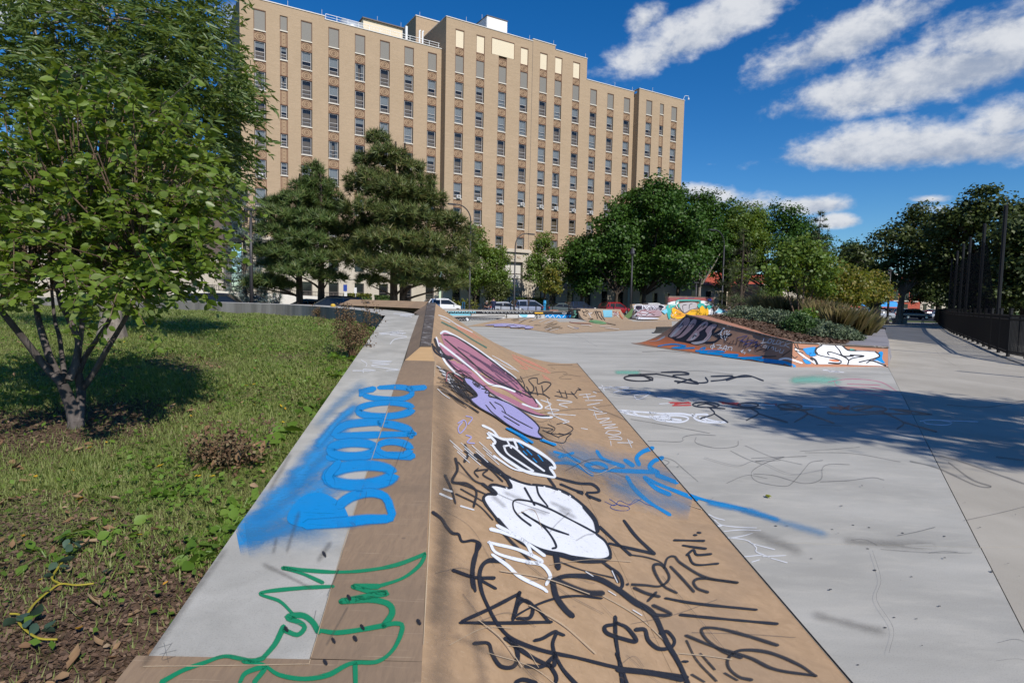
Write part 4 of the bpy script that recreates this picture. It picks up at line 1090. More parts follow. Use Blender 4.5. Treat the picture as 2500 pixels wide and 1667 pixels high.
for x, z in ((6, 40.3), (10.5, 40.3), (32, 44.2), (36, 44.2), (43.6, 44.2), (48.4, 44.5), (55.2, 43.9), (62, 40.4), (66.2, 40.4), (70, 40.7), (20, 43.7), (23.8, 43.7), (38.5, 49), (42.2, 49), (28.2, 47.7)):
    yr = 5.2 if x < 28 and z > 43 else (8.4 if z == 47.7 else (6.0 if z > 46 else (.3 if x < 28 else (-1.2 if x < 66.4 else -2.5)))); lr = MB(); lr.tube([(x, yr, z - .2), (x, yr, z + .9)], .025, 5); hpart(lr, 'lightning_rod', M_cap)
cm = MB(); cm.tube([(77.6, -2.9, 40.7), (77.8, -3.1, 41.4), (78.6, -3.2, 41.5), (78.7, -3.2, 41.1)], .05, 6); cm.tube([(78.7, -3.2, 41.1), (78.7, -3.2, 40.8)], .14, 8); hpart(cm, 'roof_camera', M_white)

# ------------------------------------------------------------------ neighbours
# pale annex with a dark upper storey at far left
def abox(name, mb, mat, par): return mb.obj(name, mat, par)
an = empty('annex_building', (-44, 66, 0), 'pale stone annex with a dark brown upper storey behind the left trees', 'building')
ar = atY(546, 700, 66)
u_ = np.array([.93, .36, 0]); v_ = np.array([-.36, .93, 0])
def ab(c0_, l, d_, z0_, z1_): p = ar - (0, 0, ar[2]); return [p + u_ * a + v_ * b_ + (0, 0, z) for z in (z0_, z1_) for a, b_ in ((c0_, 0), (c0_ + l, 0), (c0_ + l, d_), (c0_, d_))]
k_ = MB(); k_.hull8(ab(-60, 60, 12, 0, 5.4)); k_.obj('base_wall', M_lime, an)
k_ = MB(); k_.hull8(ab(-60, 60.02, 12, 5.4, 14.5)); k_.obj('upper_wall', M_brick_dk, an)
k_ = MB(); k_.hull8([p - v_ * .05 for p in ab(-60, 60.1, 1, 5.25, 5.5)]); k_.obj('string_course', M_sill, an)
k_ = MB(); k_.hull8([p - v_ * .04 for p in ab(-4.4, 2.4, .5, 0, 2.6)]); k_.obj('service_door', M_graypanel, an)
k_ = MB(); k_.hull8([p - v_ * .05 for p in ab(-3.6, .8, .3, 3.3, 4.0)]); k_.obj('vent', M_frame_dk, an)
for z in (7.4, 9.6, 11.8): k_ = MB(); k_.hull8([p - v_ * .04 for p in ab(0.3, 2.2, .4, z, z + 1.3)]); k_.obj('window', M_interior, an)
# low red-roofed wing right of the hospital
rw = empty('red_roof_wing', tuple(bpt(92, -4)), 'low building with a red tiled roof behind the maples', 'building')
def rq(s, w, z): return bpt(s, w, z)
k_ = MB(); k_.hull8([rq(80, 2, 0), rq(122, 2, 0), rq(122, -14, 0), rq(80, -14, 0), rq(80, 2, 5.6), rq(122, 2, 5.6), rq(122, -14, 5.6), rq(80, -14, 5.6)]); k_.obj('wall', M_lime, rw)
k_ = MB(); k_.hull8([rq(79, 3.2, 5.6), rq(123, 3.2, 5.6), rq(123, -15, 5.6), rq(79, -15, 5.6), rq(84, -5, 9.0), rq(118, -5, 9.0), rq(118, -7, 9.0), rq(84, -7, 9.0)]); k_.obj('roof', M_roof_red, rw)
for s in np.arange(83, 121, 4.2):
    k_ = MB(); k_.hull8([rq(s, 2.06, 1.4), rq(s + 1.5, 2.06, 1.4), rq(s + 1.5, 1.9, 1.4), rq(s, 1.9, 1.4), rq(s, 2.06, 4.4), rq(s + 1.5, 2.06, 4.4), rq(s + 1.5, 1.9, 4.4), rq(s, 1.9, 4.4)]); k_.obj('window', M_carglass, rw)
# red brick and tan buildings beyond the car park
def far_building(name, xl, xr, Y, ytop, mat, label, wins, trim=M_sill, dark=None):
    a_, b_ = atY(xl, 745, Y), atY(xr, 745, Y + 6); zt = atY((xl + xr) / 2, ytop, Y)[2]
    a_ = np.array([a_[0], a_[1], 0]); b_ = np.array([b_[0], b_[1], 0]); t = (b_ - a_); L = np.linalg.norm(t); t /= L; nb = np.array([-t[1], t[0], 0])
    e_ = empty(name, tuple(a_ * .5 + b_ * .5), label, 'building')
    m = MB(); m.hull8([a_, b_, b_ + nb * 14, a_ + nb * 14] + [p + (0, 0, zt) for p in (a_, b_, b_ + nb * 14, a_ + nb * 14)]); m.obj('wall', mat, e_)
    m = MB(); m.hull8([p - nb * .25 + (0, 0, zt) for p in (a_, b_, b_ + nb * 14, a_ + nb * 14)] + [p - nb * .25 + (0, 0, zt + .5) for p in (a_, b_, b_ + nb * 14, a_ + nb * 14)]); m.obj('cornice', trim, e_)
    for (fs, z, w, h) in wins:
        p = a_ + t * (L * fs) - nb * .06
        m = MB(); m.obox(p + (0, 0, z + h / 2), t * w / 2, nb * .1, (0, 0, h / 2)); wo_ = m.obj('window', M_carglass, e_)
        m = MB(); m.obox(p + (0, 0, z - .12) - nb * .1, t * (w / 2 + .15), nb * .12, (0, 0, .12)); m.obj('sill', trim, e_)
    return e_, a_, b_, t, nb
far_building('brick_house', 1985, 2246, 138, 668, M_brick_red, 'three-storey red brick building beyond the car park', [(f, z, 1.3, 2.2) for f in (.06, .16, .26, .36, .46, .56, .66, .76, .86, .95) for z in (3.6, 7.2)] + [(f, .4, 1.6, 2.4) for f in (.1, .3, .5, .85)])
far_building('tan_house', 2247, 2330, 146, 676, M_lime, 'cream building with dark windows right of the red brick one', [(f, z, 1.2, 2.0) for f in (.12, .34, .56, .78) for z in (1.0, 4.4, 7.6)])
far_building('tan_house', 1855, 1945, 120, 700, M_lime, 'cream building half hidden behind the planter trees', [(f, z, 1.2, 1.8) for f in (.2, .5, .8) for z in (1.2,)])
ch = empty('chimney_block', tuple(atY(2258, 680, 150) * (1, 1, 0)), 'brown chimney block above the cream building', 'chimney'); k_ = MB(); p = np.array(ch.location); k_.box(p + (-1.2, 0, 8.5), p + (1.3, 2.5, 13.6)); k_.obj('stack', M_brick_dk, ch); k_ = MB(); k_.box(p + (1.3, 0, 8.5), p + (2.5, 2.5, 13.6)); k_.obj('painted_lit_side', M_lime, ch)  # paler box puts the sunlit side of the stack into colour
aw = empty('blue_awning', tuple(atY(2140, 735, 126) * (1, 1, 0)), 'bright blue awning on the red brick building', 'awning'); p = np.array(aw.location); k_ = MB(); k_.prism([p + (-4.2, 0, 2.0), p + (-4.2, -1.6, 2.0), p + (-4.2, -1.0, 3.0), p + (-4.2, 0, 3.2)], (8.4, 0.8, 0)); k_.obj('canopy', plain('awning_cloth', (.02, .26, .62), .6), aw); k_ = MB(); k_.bar(p + (-4, -1.4, 0), p + (-4, -1.4, 2), .08); k_.bar(p + (4, -1.0, 0), p + (4, -1.0, 2), .08); k_.obj('support', M_black, aw)

# white retaining wall with railing at left, hedges behind
rtw = empty('retaining_wall', (-20, 50, 0), 'long white retaining wall with a metal railing behind the parked dark cars', 'wall')
wa, wb = atY(420, 705, 44), atY(840, 722, 62); wa[2] = 0; wb[2] = 0; za, zb_ = atY(440, 704, 44)[2], atY(840, 727, 62)[2]
k_ = MB(); k_.hull8([wa, wb, wb + (-.2, .5, 0), wa + (-.2, .5, 0), wa + (0, 0, za), wb + (0, 0, zb_), wb + (-.2, .5, zb_), wa + (-.2, .5, za)]); k_.obj('wall', M_white_wall, rtw)
k_ = MB(); tt = np.linspace(0, 1, 90)
for i, t in enumerate(tt):
    p = wa * (1 - t) + wb * t + (0, .25, za * (1 - t) + zb_ * t); k_.bar(p, p + (0, 0, .42), .05 if i % 9 == 0 else .022)
k_.bar(wa + (0, .25, za + .42), wb + (0, .25, zb_ + .42), .05); k_.bar(wa + (0, .25, za + .06), wb + (0, .25, zb_ + .06), .035); k_.obj('railing', M_frame_dk, rtw, kind='stuff')
# ------------------------------------------------------------------ trees and plants
LEAFQ_V = [(0, 0, 0), (.36, .5, .06), (0, 1, 0), (-.36, .5, .06)]; LEAFQ_F = [(0, 1, 2, 3)]          # lozenge leaf
def leaf_cloud(P, N_bias, size, n_up=.6, tmpl=LEAFQ_V, tf=LEAFQ_F, droop=0.0):
    n = len(P)
    Z = nrm(rand_dirs(n) * (1 - n_up) + np.array([0, 0, 1.0]) * n_up + N_bias * .35)
    Y = nrm(np.cross(Z, rand_dirs(n)) + np.array([0, 0, -droop]))
    X = nrm(np.cross(Y, Z)); Z = np.cross(X, Y)
    return scatter(tmpl, tf, P, X, Y, Z, size * rng.uniform(.7, 1.3, n))
def limb(mb, a, b, r0, r1, bend=.12, seg=6, n=6):
    a, b = np.asarray(a, float), np.asarray(b, float); L = np.linalg.norm(b - a)
    mid = (a + b) / 2 + rng.normal(size=3) * L * bend + np.array([0, 0, L * .06])
    pts = [a * (1 - t) ** 2 + 2 * mid * t * (1 - t) + b * t * t for t in np.linspace(0, 1, n)]
    mb.tube(pts, list(np.linspace(r0, r1, n)), seg); return pts
def lobes_tree(name, base, trunk_h, lobes, trunk_r, leaf_mat, bark_mat, label, n_clump, per, clump_r, leaf, cat='tree', group=None, n_up=.45, stems=None, lean=(0, 0), shell=.45, droop=.0):
    """base xyz; lobes: list of (dx,dy,z_centre,rx,ry,rz) around the base"""
    base = np.asarray(base, float)
    e = empty(name, tuple(base), label, cat, group)
    tk = MB(); top = base + np.array([lean[0], lean[1], trunk_h])
    limb(tk, base - (0, 0, .1), top, trunk_r * 1.15, trunk_r * .72, .03, 8, 7)
    tk.tube([base - (0, 0, .1), base + (0, 0, .35)], [trunk_r * 1.6, trunk_r * 1.12], 8)
    LV, LF = [], []; cnt = 0
    vols = np.array([l[3] * l[4] * l[5] for l in lobes]); vols = vols ** .75; vols /= vols.sum()
    for (dx, dy, z, rx, ry, rz), vf in zip(lobes, vols):
        c = base + np.array([dx, dy, z]); R_ = np.array([rx, ry, rz])
        pts = limb(tk, top - (0, 0, trunk_h * .15 * rng.random()), c - (0, 0, rz * .3), trunk_r * .55, trunk_r * .16, .08, 6)
        nc = max(6, int(n_clump * vf))
        u = rand_dirs(nc); rad = rng.uniform(shell, 1.0, nc) ** .6 * rng.uniform(.78, 1.08, nc)
        C = c + u * R_ * rad[:, None]
        for q in C[rng.choice(nc, min(nc, 7), replace=False)]: limb(tk, pts[-2], q, trunk_r * .14, trunk_r * .03, .12, 4, 4)
        k = rng.poisson(per * 1.55, nc) + 2
        idx = np.repeat(np.arange(nc), k)
        cr = clump_r * rng.uniform(.6, 1.35, nc)
        P = C[idx] + rng.normal(size=(len(idx), 3)) * cr[idx][:, None] * np.array([.62, .62, .36])
        V, F = leaf_cloud(P, nrm(P - c), leaf * .80, n_up, droop=droop)
        LV.append(V); LF.append(F + cnt); cnt += len(V)
    V = np.concatenate(LV) - base; F = np.concatenate(LF)
    o = tk.obj('trunk', bark_mat, e); smooth_by_angle(o.data, 60)
    link('crown', raw_mesh('crown', V, F, leaf_mat), e)
    return e
def rlobes(n, H, z0, rx, rz_, spread=.62, seed=0, top=.55):
    """a rounded crown made of uneven lobes between z0 and H"""
    r = np.random.default_rng(seed); L = [(0, 0, (z0 + H) / 2, rx * .62, rx * .62, (H - z0) * .42)]
    for i in range(n):
        a = 2 * math.pi * (i + r.uniform(-.3, .3)) / n * 1.618 * 1.0 + i * 2.4; t = r.uniform(.08, 1.0)
        z = z0 + (H - z0) * (.12 + .76 * t); prof = math.sin(math.pi * min(.97, max(.16, .25 + .68 * t * top / .55 * .9))) if False else (1 - (abs(t - .38) / .75) ** 2)
        d = rx * spread * prof * r.uniform(.75, 1.1); s = rx * r.uniform(.30, .46)
        L.append((d * math.cos(a), d * math.sin(a), z, s, s, s * r.uniform(.62, .85)))
    L.append((r.normal() * rx * .1, r.normal() * rx * .1, H - rx * .28, rx * .38, rx * .38, rx * .30)); return L
def gp(x, Y): p = atY(x, 740, Y); return np.array([p[0], p[1], 0.0])
def hgt(x, y, Y): return float(atY(x, y, Y)[2])

# --- conifers
TUFT_V = []; TUFT_F = []
for k in range(11):
    a = 2 * math.pi * k / 11 + .3 * (k % 2); el = .35 + .5 * (k % 3) / 2
    d = np.array([math.cos(a) * math.cos(el), math.sin(a) * math.cos(el), math.sin(el)]); s = np.array([-math.sin(a), math.cos(a), 0]) * .055
    i0 = len(TUFT_V); TUFT_V += [tuple(-s), tuple(s), tuple(d)]; TUFT_F.append((i0, i0 + 1, i0 + 2))
def conifer(name, base, H, R_, label, leaf_mat, trunk_r, whorls, per, tuft, n_tuft, clear=.12, shape=.8, droop=.1, updip=.25, group=None, pad=1.0, bare=0.0):
    base = np.asarray(base, float); e = empty(name, tuple(base), label, 'tree', group); tk = MB()
    limb(tk, base - (0, 0, .1), base + (0, 0, H * .97), trunk_r * 1.1, .03, .012, 8, 9)
    P, D = [], []
    for w in range(whorls):
        f = (w + .5) / whorls; z = H * (clear + (1 - clear) * f); rr = R_ * (1 - f) ** shape * rng.uniform(.82, 1.1) + .12
        for b in range(max(3, int(per * (1 - .45 * f)))):
            if rng.random() < bare: continue
            a = rng.uniform(0, 2 * math.pi); L = rr * rng.uniform(.6, 1.1)
            d = np.array([math.cos(a), math.sin(a), 0]); s0 = base + np.array([0, 0, z + rng.uniform(-.2, .2)])
            pts = [s0 + d * L * t + np.array([0, 0, -droop * L * math.sin(math.pi * t * .8) + updip * L * t * t]) for t in np.linspace(0, 1, 5)]
            tk.tube(pts, list(np.linspace(max(.012, trunk_r * .22 * (1 - f * .6)), .008, 5)), 4)
            m = max(3, int(n_tuft * L / R_)); t = rng.uniform(.22, 1.0, m) ** .7
            B = np.array(pts); q = np.array([[np.interp(ti, np.linspace(0, 1, 5), B[:, i]) for i in range(3)] for ti in t])
            side = np.array([-d[1], d[0], 0]); wid = pad * .30 * L * np.sin(np.pi * np.clip(t, .1, .95)) + .08
            q = q + side * (rng.uniform(-1, 1, m) * wid)[:, None] + np.array([0, 0, 1]) * rng.normal(size=m)[:, None] * .09 * pad
            P.append(q); D.append(np.repeat((d * .5 + np.array([0, 0, .75]))[None], m, 0) + rng.normal(size=(m, 3)) * .35)
    P = np.concatenate(P); Z = nrm(np.concatenate(D)); X = nrm(np.cross(Z, rand_dirs(len(P)))); Y = np.cross(Z, X)
    V, F = scatter(TUFT_V, TUFT_F, P, X, Y, Z, tuft * rng.uniform(.7, 1.25, len(P)))
    o = tk.obj('trunk', B_brown, e); smooth_by_angle(o.data, 60); link('crown', raw_mesh('needles', V - base, F, leaf_mat), e); return e
def pine_pads(name, base, trunks, pads, label, leaf_mat, tuft, n_per, trunk_r):
    """a broad pine: rounded pads of needles carried on limbs; pads: (x,y,z,rx,ry,rz) in world"""
    base = np.asarray(base, float); e = empty(name, tuple(base), label, 'tree'); tk = MB(); P, D = [], []
    H = max(p[2] for p in pads)
    for tb in trunks: limb(tk, np.array(tb) - (0, 0, .1), np.array([tb[0], tb[1], H]), trunk_r, .06, .01, 8, 9)
    for (x, y, z, rx, ry, rz) in pads:
        c = np.array([x, y, z]); tb = min(trunks, key=lambda t: (t[0] - x) ** 2 + (t[1] - y) ** 2)
        limb(tk, (tb[0], tb[1], max(1.2, z - rz - .35 * rx)), c - (0, 0, rz * .4), .09, .03, .06, 5, 5)
        n = int(n_per * (rx * ry) ** .85) + 14
        u = rand_dirs(n); u[:, 2] = np.where(rng.random(n) < .78, np.abs(u[:, 2]), u[:, 2] * .5)
        q = c + u * np.array([rx, ry, rz]) * (rng.uniform(.5, 1.0, n) ** .5)[:, None] * (1 + .16 * np.sin(7 * u[:, :1] * rx + 3 * u[:, 1:2]))
        P.append(q); D.append(u * .8 + np.array([0, 0, .55]) + rng.normal(size=(n, 3)) * .3)
    P = np.concatenate(P); Z = nrm(np.concatenate(D)); X = nrm(np.cross(Z, rand_dirs(len(P)))); Y = np.cross(Z, X)
    V, F = scatter(TUFT_V, TUFT_F, P, X, Y, Z, tuft * rng.uniform(.7, 1.3, len(P)))
    o = tk.obj('trunk', B_brown, e); smooth_by_angle(o.data, 60); link('crown', raw_mesh('needles', V - base, F, leaf_mat), e); return e
# two broad pines before the hospital; pads read from the photograph, placed round their trunks
def pads_from(L, Y0):
    out = []
    for (x, y, rx, rz, dy) in L:
        Y = Y0 + dy; p = atY(x, y, Y); k = Y / FPX; out.append((p[0], p[1], p[2], rx * k, rx * k * rng.uniform(.8, 1.05), rz * k))
    return out
YP = 41.0
big = [(925, 345, 28, 24, 0), (945, 385, 45, 26, -.5), (900, 400, 38, 24, .8), (985, 415, 50, 26, 0), (910, 445, 60, 30, -1), (1010, 455, 55, 30, .6), (960, 470, 70, 30, -1.6), (880, 465, 38, 24, 1.0),
       (1040, 490, 48, 28, 0), (905, 520, 70, 34, -1.8), (990, 535, 75, 36, -2.2), (1060, 545, 50, 34, .8), (870, 570, 55, 34, .8), (940, 590, 75, 34, -2.6), (1030, 600, 65, 36, -1.8), (1090, 600, 45, 50, .5),
       (880, 640, 62, 34, -2.2), (960, 655, 70, 30, -3.0), (1050, 665, 70, 32, -2.0), (1120, 650, 42, 46, .8), (1100, 540, 34, 20, 0), (1135, 590, 28, 40, 1.2), (845, 610, 40, 26, -1), (1000, 690, 48, 18, -2.4), (905, 690, 40, 18, -2), (1090, 700, 50, 18, -.6), (1000, 500, 60, 30, 1.8), (950, 560, 70, 40, 2.2), (1020, 630, 70, 40, 2.2), (900, 600, 50, 40, 2)]
small_p = [(768, 425, 24, 26, 0), (775, 455, 40, 22, .3), (735, 460, 26, 16, -.4), (790, 480, 42, 22, .4), (725, 495, 55, 24, -.8), (790, 510, 55, 26, .8), (690, 530, 58, 28, -1.2), (770, 545, 62, 28, -1.6), (820, 525, 40, 26, 1), (668, 505, 26, 20, .8),
           (670, 570, 52, 24, -1.4), (745, 590, 62, 26, -2.0), (820, 575, 45, 28, .6), (700, 625, 62, 28, -2.0), (775, 640, 58, 26, -2.2), (655, 615, 40, 22, -.6), (835, 625, 36, 28, -.5), (720, 665, 55, 20, -2.4), (800, 680, 40, 18, -1.4), (650, 690, 44, 20, -1.5), (690, 700, 34, 14, -1), (625, 695, 26, 16, -1), (740, 560, 60, 34, 1.8), (790, 620, 55, 34, 1.8), (690, 650, 50, 30, 1.6)]
tb1 = gp(963, YP); tb1b = gp(985, YP + .3); tb2 = gp(733, YP); tb3 = gp(783, YP - .4)
pine_pads('pine_tree', tb1, [tuple(tb1), tuple(tb1b)], pads_from(big, YP), 'tallest broad pine with twin trunks in front of the hospital', L_pine, .46, 130, .30)
pine_pads('pine_tree', tb2, [tuple(tb2), tuple(tb3)], pads_from(small_p, YP), 'shorter broad green pine left of the tallest pine', L_pine2, .46, 130, .27)
conifer('spruce_tree', gp(600, 50), hgt(600, 470, 50), 3.3, 'blue-grey spruce at the left end of the hospital', L_spruce, .2, 17, 11, .42, 16, .06, .55, .18, .12)
# --- deciduous trees round the hospital, centre and right
Y = 97; lobes_tree('maple_tree', gp(1572, Y), 3.4, rlobes(16, hgt(1560, 441, Y), 2.63, 9.15, 0, seed=3, spread=.74), .42, L_maple, B_brown, 'large dense dark green maple covering the lower right of the hospital', 598, 30, 1.12, 0.59)
Y = 94; lobes_tree('maple_tree', gp(1505, Y), 3.0, rlobes(12, hgt(1490, 490, Y), 2.85, 6.55, 0, seed=5, spread=.75), .3, L_maple, B_brown, 'dark green maple on the left flank of the largest maple', 379, 28, 1.01, 0.56)
Y = 95; lobes_tree('maple_tree', gp(1420, Y), 2.4, rlobes(9, hgt(1420, 575, Y), 2.11, 4.49, 0, seed=6, spread=.75), .25, L_maple, B_brown, 'low dark maple left of the big maples', 241, 26, 0.88, 0.47)
Y = 102; lobes_tree('maple_tree', gp(1706, Y), 4.6, rlobes(12, hgt(1715, 472, Y), 6.89, 6.34, 0, seed=8, spread=.72), .36, L_maple, B_pale, 'tall open maple with a pale trunk behind the mural wall', 345, 26, 1.05, 0.52)
Y = 106; lobes_tree('linden_tree', gp(1812, Y), 4.0, rlobes(12, hgt(1812, 492, Y), 3.88, 5.95, 0, seed=12, spread=.66), .3, L_light, B_brown, 'lighter green narrow tree behind the thin spruce', 379, 24, 0.98, 0.46)
Y = 110; lobes_tree('maple_tree', gp(1885, Y), 4.0, rlobes(14, hgt(1885, 496, Y), 2.81, 8.19, 0, seed=14, spread=.74), .4, L_maple, B_brown, 'dark round maple right of the lighter green tree', 494, 28, 1.09, 0.54)
conifer('spruce_tree', gp(1808, 64), hgt(1808, 560, 64), 4.0, 'thin olive spruce with a bare top behind the mural wall', L_spruce_g, .17, 20, 8, .40, 12, .10, .75, .22, .05, bare=.15)
conifer('spruce_tree', gp(1992, 96), hgt(1990, 515, 96), 5.2, 'dark spire-topped spruce rising above the planter trees', L_spruce_g, .3, 16, 10, .62, 15, .1, .8, .15, .1)
Y = 90; lobes_tree('young_maple', gp(1160, Y), 2.0, rlobes(9, hgt(1150, 548, Y), 1.50, 3.69, 0, seed=21, spread=.72), .16, L_light, B_brown, 'light green young tree right of the tallest pine', 299, 26, 0.66, 0.37)
Y = 92; lobes_tree('young_maple', gp(1210, Y), 1.8, rlobes(7, hgt(1205, 600, Y), 1.38, 2.76, 0, seed=22, spread=.7), .13, L_light, B_brown, 'light green young tree left of the hospital portal', 195, 24, 0.60, 0.35)
Y = 76; lobes_tree('small_tree', gp(1212, Y), 1.2, rlobes(5, hgt(1210, 690, Y), .8, 2.2, 0, seed=23, spread=.7), .08, L_olive, B_pale, 'low grey-green bush tree before the hospital portal', 100, 18, .5, .3)
Y = 93; lobes_tree('young_maple', gp(1330, Y), 2.6, rlobes(8, hgt(1325, 568, Y), 1.77, 3.32, 0, seed=24, spread=.72), .15, L_light, B_brown, 'light green young tree right of the hospital portal', 241, 22, 0.63, 0.36)
Y = 106; lobes_tree('maple_tree', gp(1655, Y), 5.0, rlobes(14, hgt(1650, 452, Y), 4.0, 7.0, 0, seed=51, spread=.74), .4, L_maple, B_brown, 'rear dark maple filling the gap beside the tall open maple', 420, 28, 1.1, .55)
Y = 112; lobes_tree('maple_tree', gp(1770, Y), 5.0, rlobes(12, hgt(1765, 488, Y), 3.0, 6.4, 0, seed=52, spread=.74), .4, L_maple, B_brown, 'rear maple between the open maple and the lighter tree', 360, 28, 1.1, .55)
Y = 104; lobes_tree('maple_tree', gp(1948, Y), 4.0, rlobes(12, hgt(1945, 560, Y), 2.0, 5.4, 0, seed=53, spread=.74), .35, L_maple, B_brown, 'dark maple under the spire-topped spruce', 320, 28, 1.0, .52)
Y = 82; lobes_tree('young_maple', gp(1345, Y), 1.8, rlobes(5, hgt(1345, 655, Y), 2.2, 1.6, 0, seed=25, spread=.7), .1, L_yellow, B_brown, 'small tree with orange-yellow leaves right of the portal', 70, 16, .5, .34)
Y = 74; lobes_tree('young_maple', gp(1290, Y), 1.2, rlobes(5, hgt(1290, 640, Y), 3.4, 1.0, 0, seed=26, spread=.6), .06, L_light, B_brown, 'thin sapling beside the portal lamp', 20, 12, .4, .3)
# right side
Y = 66; lobes_tree('locust_tree', gp(2196, Y), 3.6, [(-3.3, 0, 6.6, 2.6, 2.6, 2.0), (-4.8, 1, 7.4, 1.7, 1.7, 1.5), (-1.0, 0, 8.8, 2.6, 2.4, 2.0), (1.2, .5, 10.2, 2.5, 2.4, 2.0), (3.4, 0, 8.9, 2.6, 2.4, 2.0), (.4, -1, 6.4, 2.4, 2.2, 1.6), (4.2, 0, 6.7, 2.2, 2.2, 1.6), (-2.6, -1, 4.6, 1.9, 1.8, 1.2), (1.8, 0, 12.0, 1.6, 1.6, 1.2), (2.4, 1, 5.0, 1.5, 1.4, .9)], .34, L_locust, B_pale, 'spreading olive tree standing in a concrete block at the end of the path', 330, 24, .8, .42, lean=(.3, 0))
k_ = MB(); p = onz(2196, 790); k_.box((p[0] - .52, p[1] - .5, 0), (p[0] + .52, p[1] + .5, .62)); k_.obj('concrete_block', M_block, None, label='weathered concrete block round the foot of the olive tree', cat='block')
Y = 58; lobes_tree('locust_tree', gp(2420, Y), 4.2, rlobes(16, hgt(2408, 452, Y), 2.4, 5.6, 0, seed=33, spread=.78), .45, L_locust, B_brown, 'largest dark olive tree behind the netting at the right edge', 480, 30, .8, .44)
Y = 50; lobes_tree('locust_tree', gp(2505, Y), 4.0, rlobes(12, hgt(2500, 520, Y), 1.6, 4.8, 0, seed=34, spread=.75), .35, L_locust, B_brown, 'dark olive tree cut by the right edge of the picture', 330, 28, .8, .44)
Y = 90; lobes_tree('locust_tree', gp(2290, Y), 3.0, rlobes(9, hgt(2290, 655, Y), 2.0, 3.6, 0, seed=35, spread=.75), .3, L_locust, B_brown, 'small dark tree before the cream building by the netting', 190, 24, .8, .46)
Y = 62; lobes_tree('locust_tree', gp(2440, Y), 2.2, rlobes(10, hgt(2440, 650, Y), .5, 5.5, 0, seed=36, spread=.8), .3, L_locust, B_brown, 'low dark thicket behind the tall picket fence', 260, 26, .8, .46)
Y = 95; lobes_tree('locust_tree', gp(2350, Y), 2.6, rlobes(10, hgt(2350, 600, Y), 1.0, 7, 0, seed=37, spread=.8), .3, L_locust, B_brown, 'dark tree seen through the far netting', 260, 26, 1.0, .55)
Y = 70; lobes_tree('sumac_tree', gp(2085, Y), 2.2, rlobes(8, hgt(2075, 588, Y), 1.6, 2.6, 0, seed=38, spread=.7), .14, L_sumac, B_brown, 'blue-green feathery tree left of the spreading olive tree', 170, 24, .6, .40)
Y = 62; lobes_tree('sumac_tree', gp(2128, Y), 1.8, rlobes(7, hgt(2118, 665, Y), 1.2, 1.7, 0, seed=39, spread=.7), .1, L_sumac, B_brown, 'low blue-green tree with drooping leaves before the car park', 110, 22, .5, .34)
Y = 60; lobes_tree('sumac_tree', gp(2140, Y), 1.8, rlobes(6, hgt(2140, 660, Y), 1.6, 1.3, 0, seed=40, spread=.7), .08, L_yellow, B_brown, 'small tree turning orange beside the blue-green one', 70, 18, .45, .30)
Y = 92; lobes_tree('small_tree', gp(1880, Y), 1.2, rlobes(6, hgt(1880, 705, Y), .8, 2.6, 0, seed=41, spread=.7), .1, L_light, B_brown, 'small light green tree before the hidden cream building', 110, 20, .6, .4)

# --- planter trees
def multi_stem(name, base, stems, lobes, leaf_mat, bark_mat, label, n_clump, per, clump_r, leaf, r=.05):
    base = np.asarray(base, float); e = empty(name, tuple(base), label, 'tree'); tk = MB(); LV, LF, cnt = [], [], 0
    for s in stems: limb(tk, base + np.array([s[0] * .1, s[1] * .1, -.05]), base + np.array(s), r, r * .3, .06, 6, 6)
    for (dx, dy, z, rx, ry, rz) in lobes:
        c = base + np.array([dx, dy, z]); s = min(stems, key=lambda q: (q[0] - dx) ** 2 + (q[1] - dy) ** 2 + (q[2] - z) ** 2)
        limb(tk, base + np.array(s) * .75, c, r * .5, r * .15, .08, 5, 4)
        nc = max(5, int(n_clump / len(lobes))); u = rand_dirs(nc); C = c + u * np.array([rx, ry, rz]) * (rng.uniform(.3, 1, nc) ** .5)[:, None]
        for q in C[:5]: limb(tk, c, q, r * .16, r * .06, .1, 4, 3)
        k = rng.poisson(per, nc) + 2; idx = np.repeat(np.arange(nc), k); P = C[idx] + rng.normal(size=(len(idx), 3)) * clump_r * np.array([.6, .6, .4])
        V, F = leaf_cloud(P, nrm(P - c), leaf, .3, droop=.3); LV.append(V); LF.append(F + cnt); cnt += len(V)
    o = tk.obj('trunk', bark_mat, e); smooth_by_angle(o.data, 60); link('crown', raw_mesh('crown', np.concatenate(LV) - base, np.concatenate(LF), leaf_mat), e); return e
def on_mulch(x, Y):
    p = atY(x, 770, Y); best = min(((u, v) for u in np.linspace(0, 1, 40) for v in np.linspace(0, 1, 20)), key=lambda q: np.hypot(*(mulch_pt(*q)[:2] - p[:2]))); m = mulch_pt(*best); return np.array([p[0], p[1], m[2] - .02])
b1 = on_mulch(1955, 26.5)
multi_stem('serviceberry_tree', b1, [(-.9, 0, 2.3), (.1, .1, 2.6), (.75, 0, 2.2), (-.3, .3, 2.4)], [(-.9, 0, 2.5, .75, .7, .6), (-.35, .1, 3.1, .8, .7, .5), (.35, 0, 3.0, .8, .7, .55), (.9, 0, 2.5, .7, .7, .6), (0, -.4, 2.3, .8, .6, .6), (-1.2, 0, 1.9, .45, .5, .45), (.9, .2, 1.7, .6, .5, .4), (.1, .2, 3.5, .4, .4, .3)], L_light, B_twig, 'small multi-stemmed tree growing out of the planter bed', 190, 26, .26, .15, .045)
b2 = on_mulch(2035, 30)
multi_stem('serviceberry_tree', b2, [(-.5, 0, 1.8), (.5, 0, 1.9), (0, .2, 2.2)], [(-.8, 0, 2.0, .7, .7, .6), (0, 0, 2.7, .8, .7, .6), (.8, 0, 2.2, .8, .7, .6), (0, -.4, 1.6, .9, .7, .5), (1.3, .2, 1.7, .6, .5, .5)], L_yellow, B_twig, 'yellowing multi-stemmed tree behind the tan ornamental grass', 170, 26, .28, .15, .045)
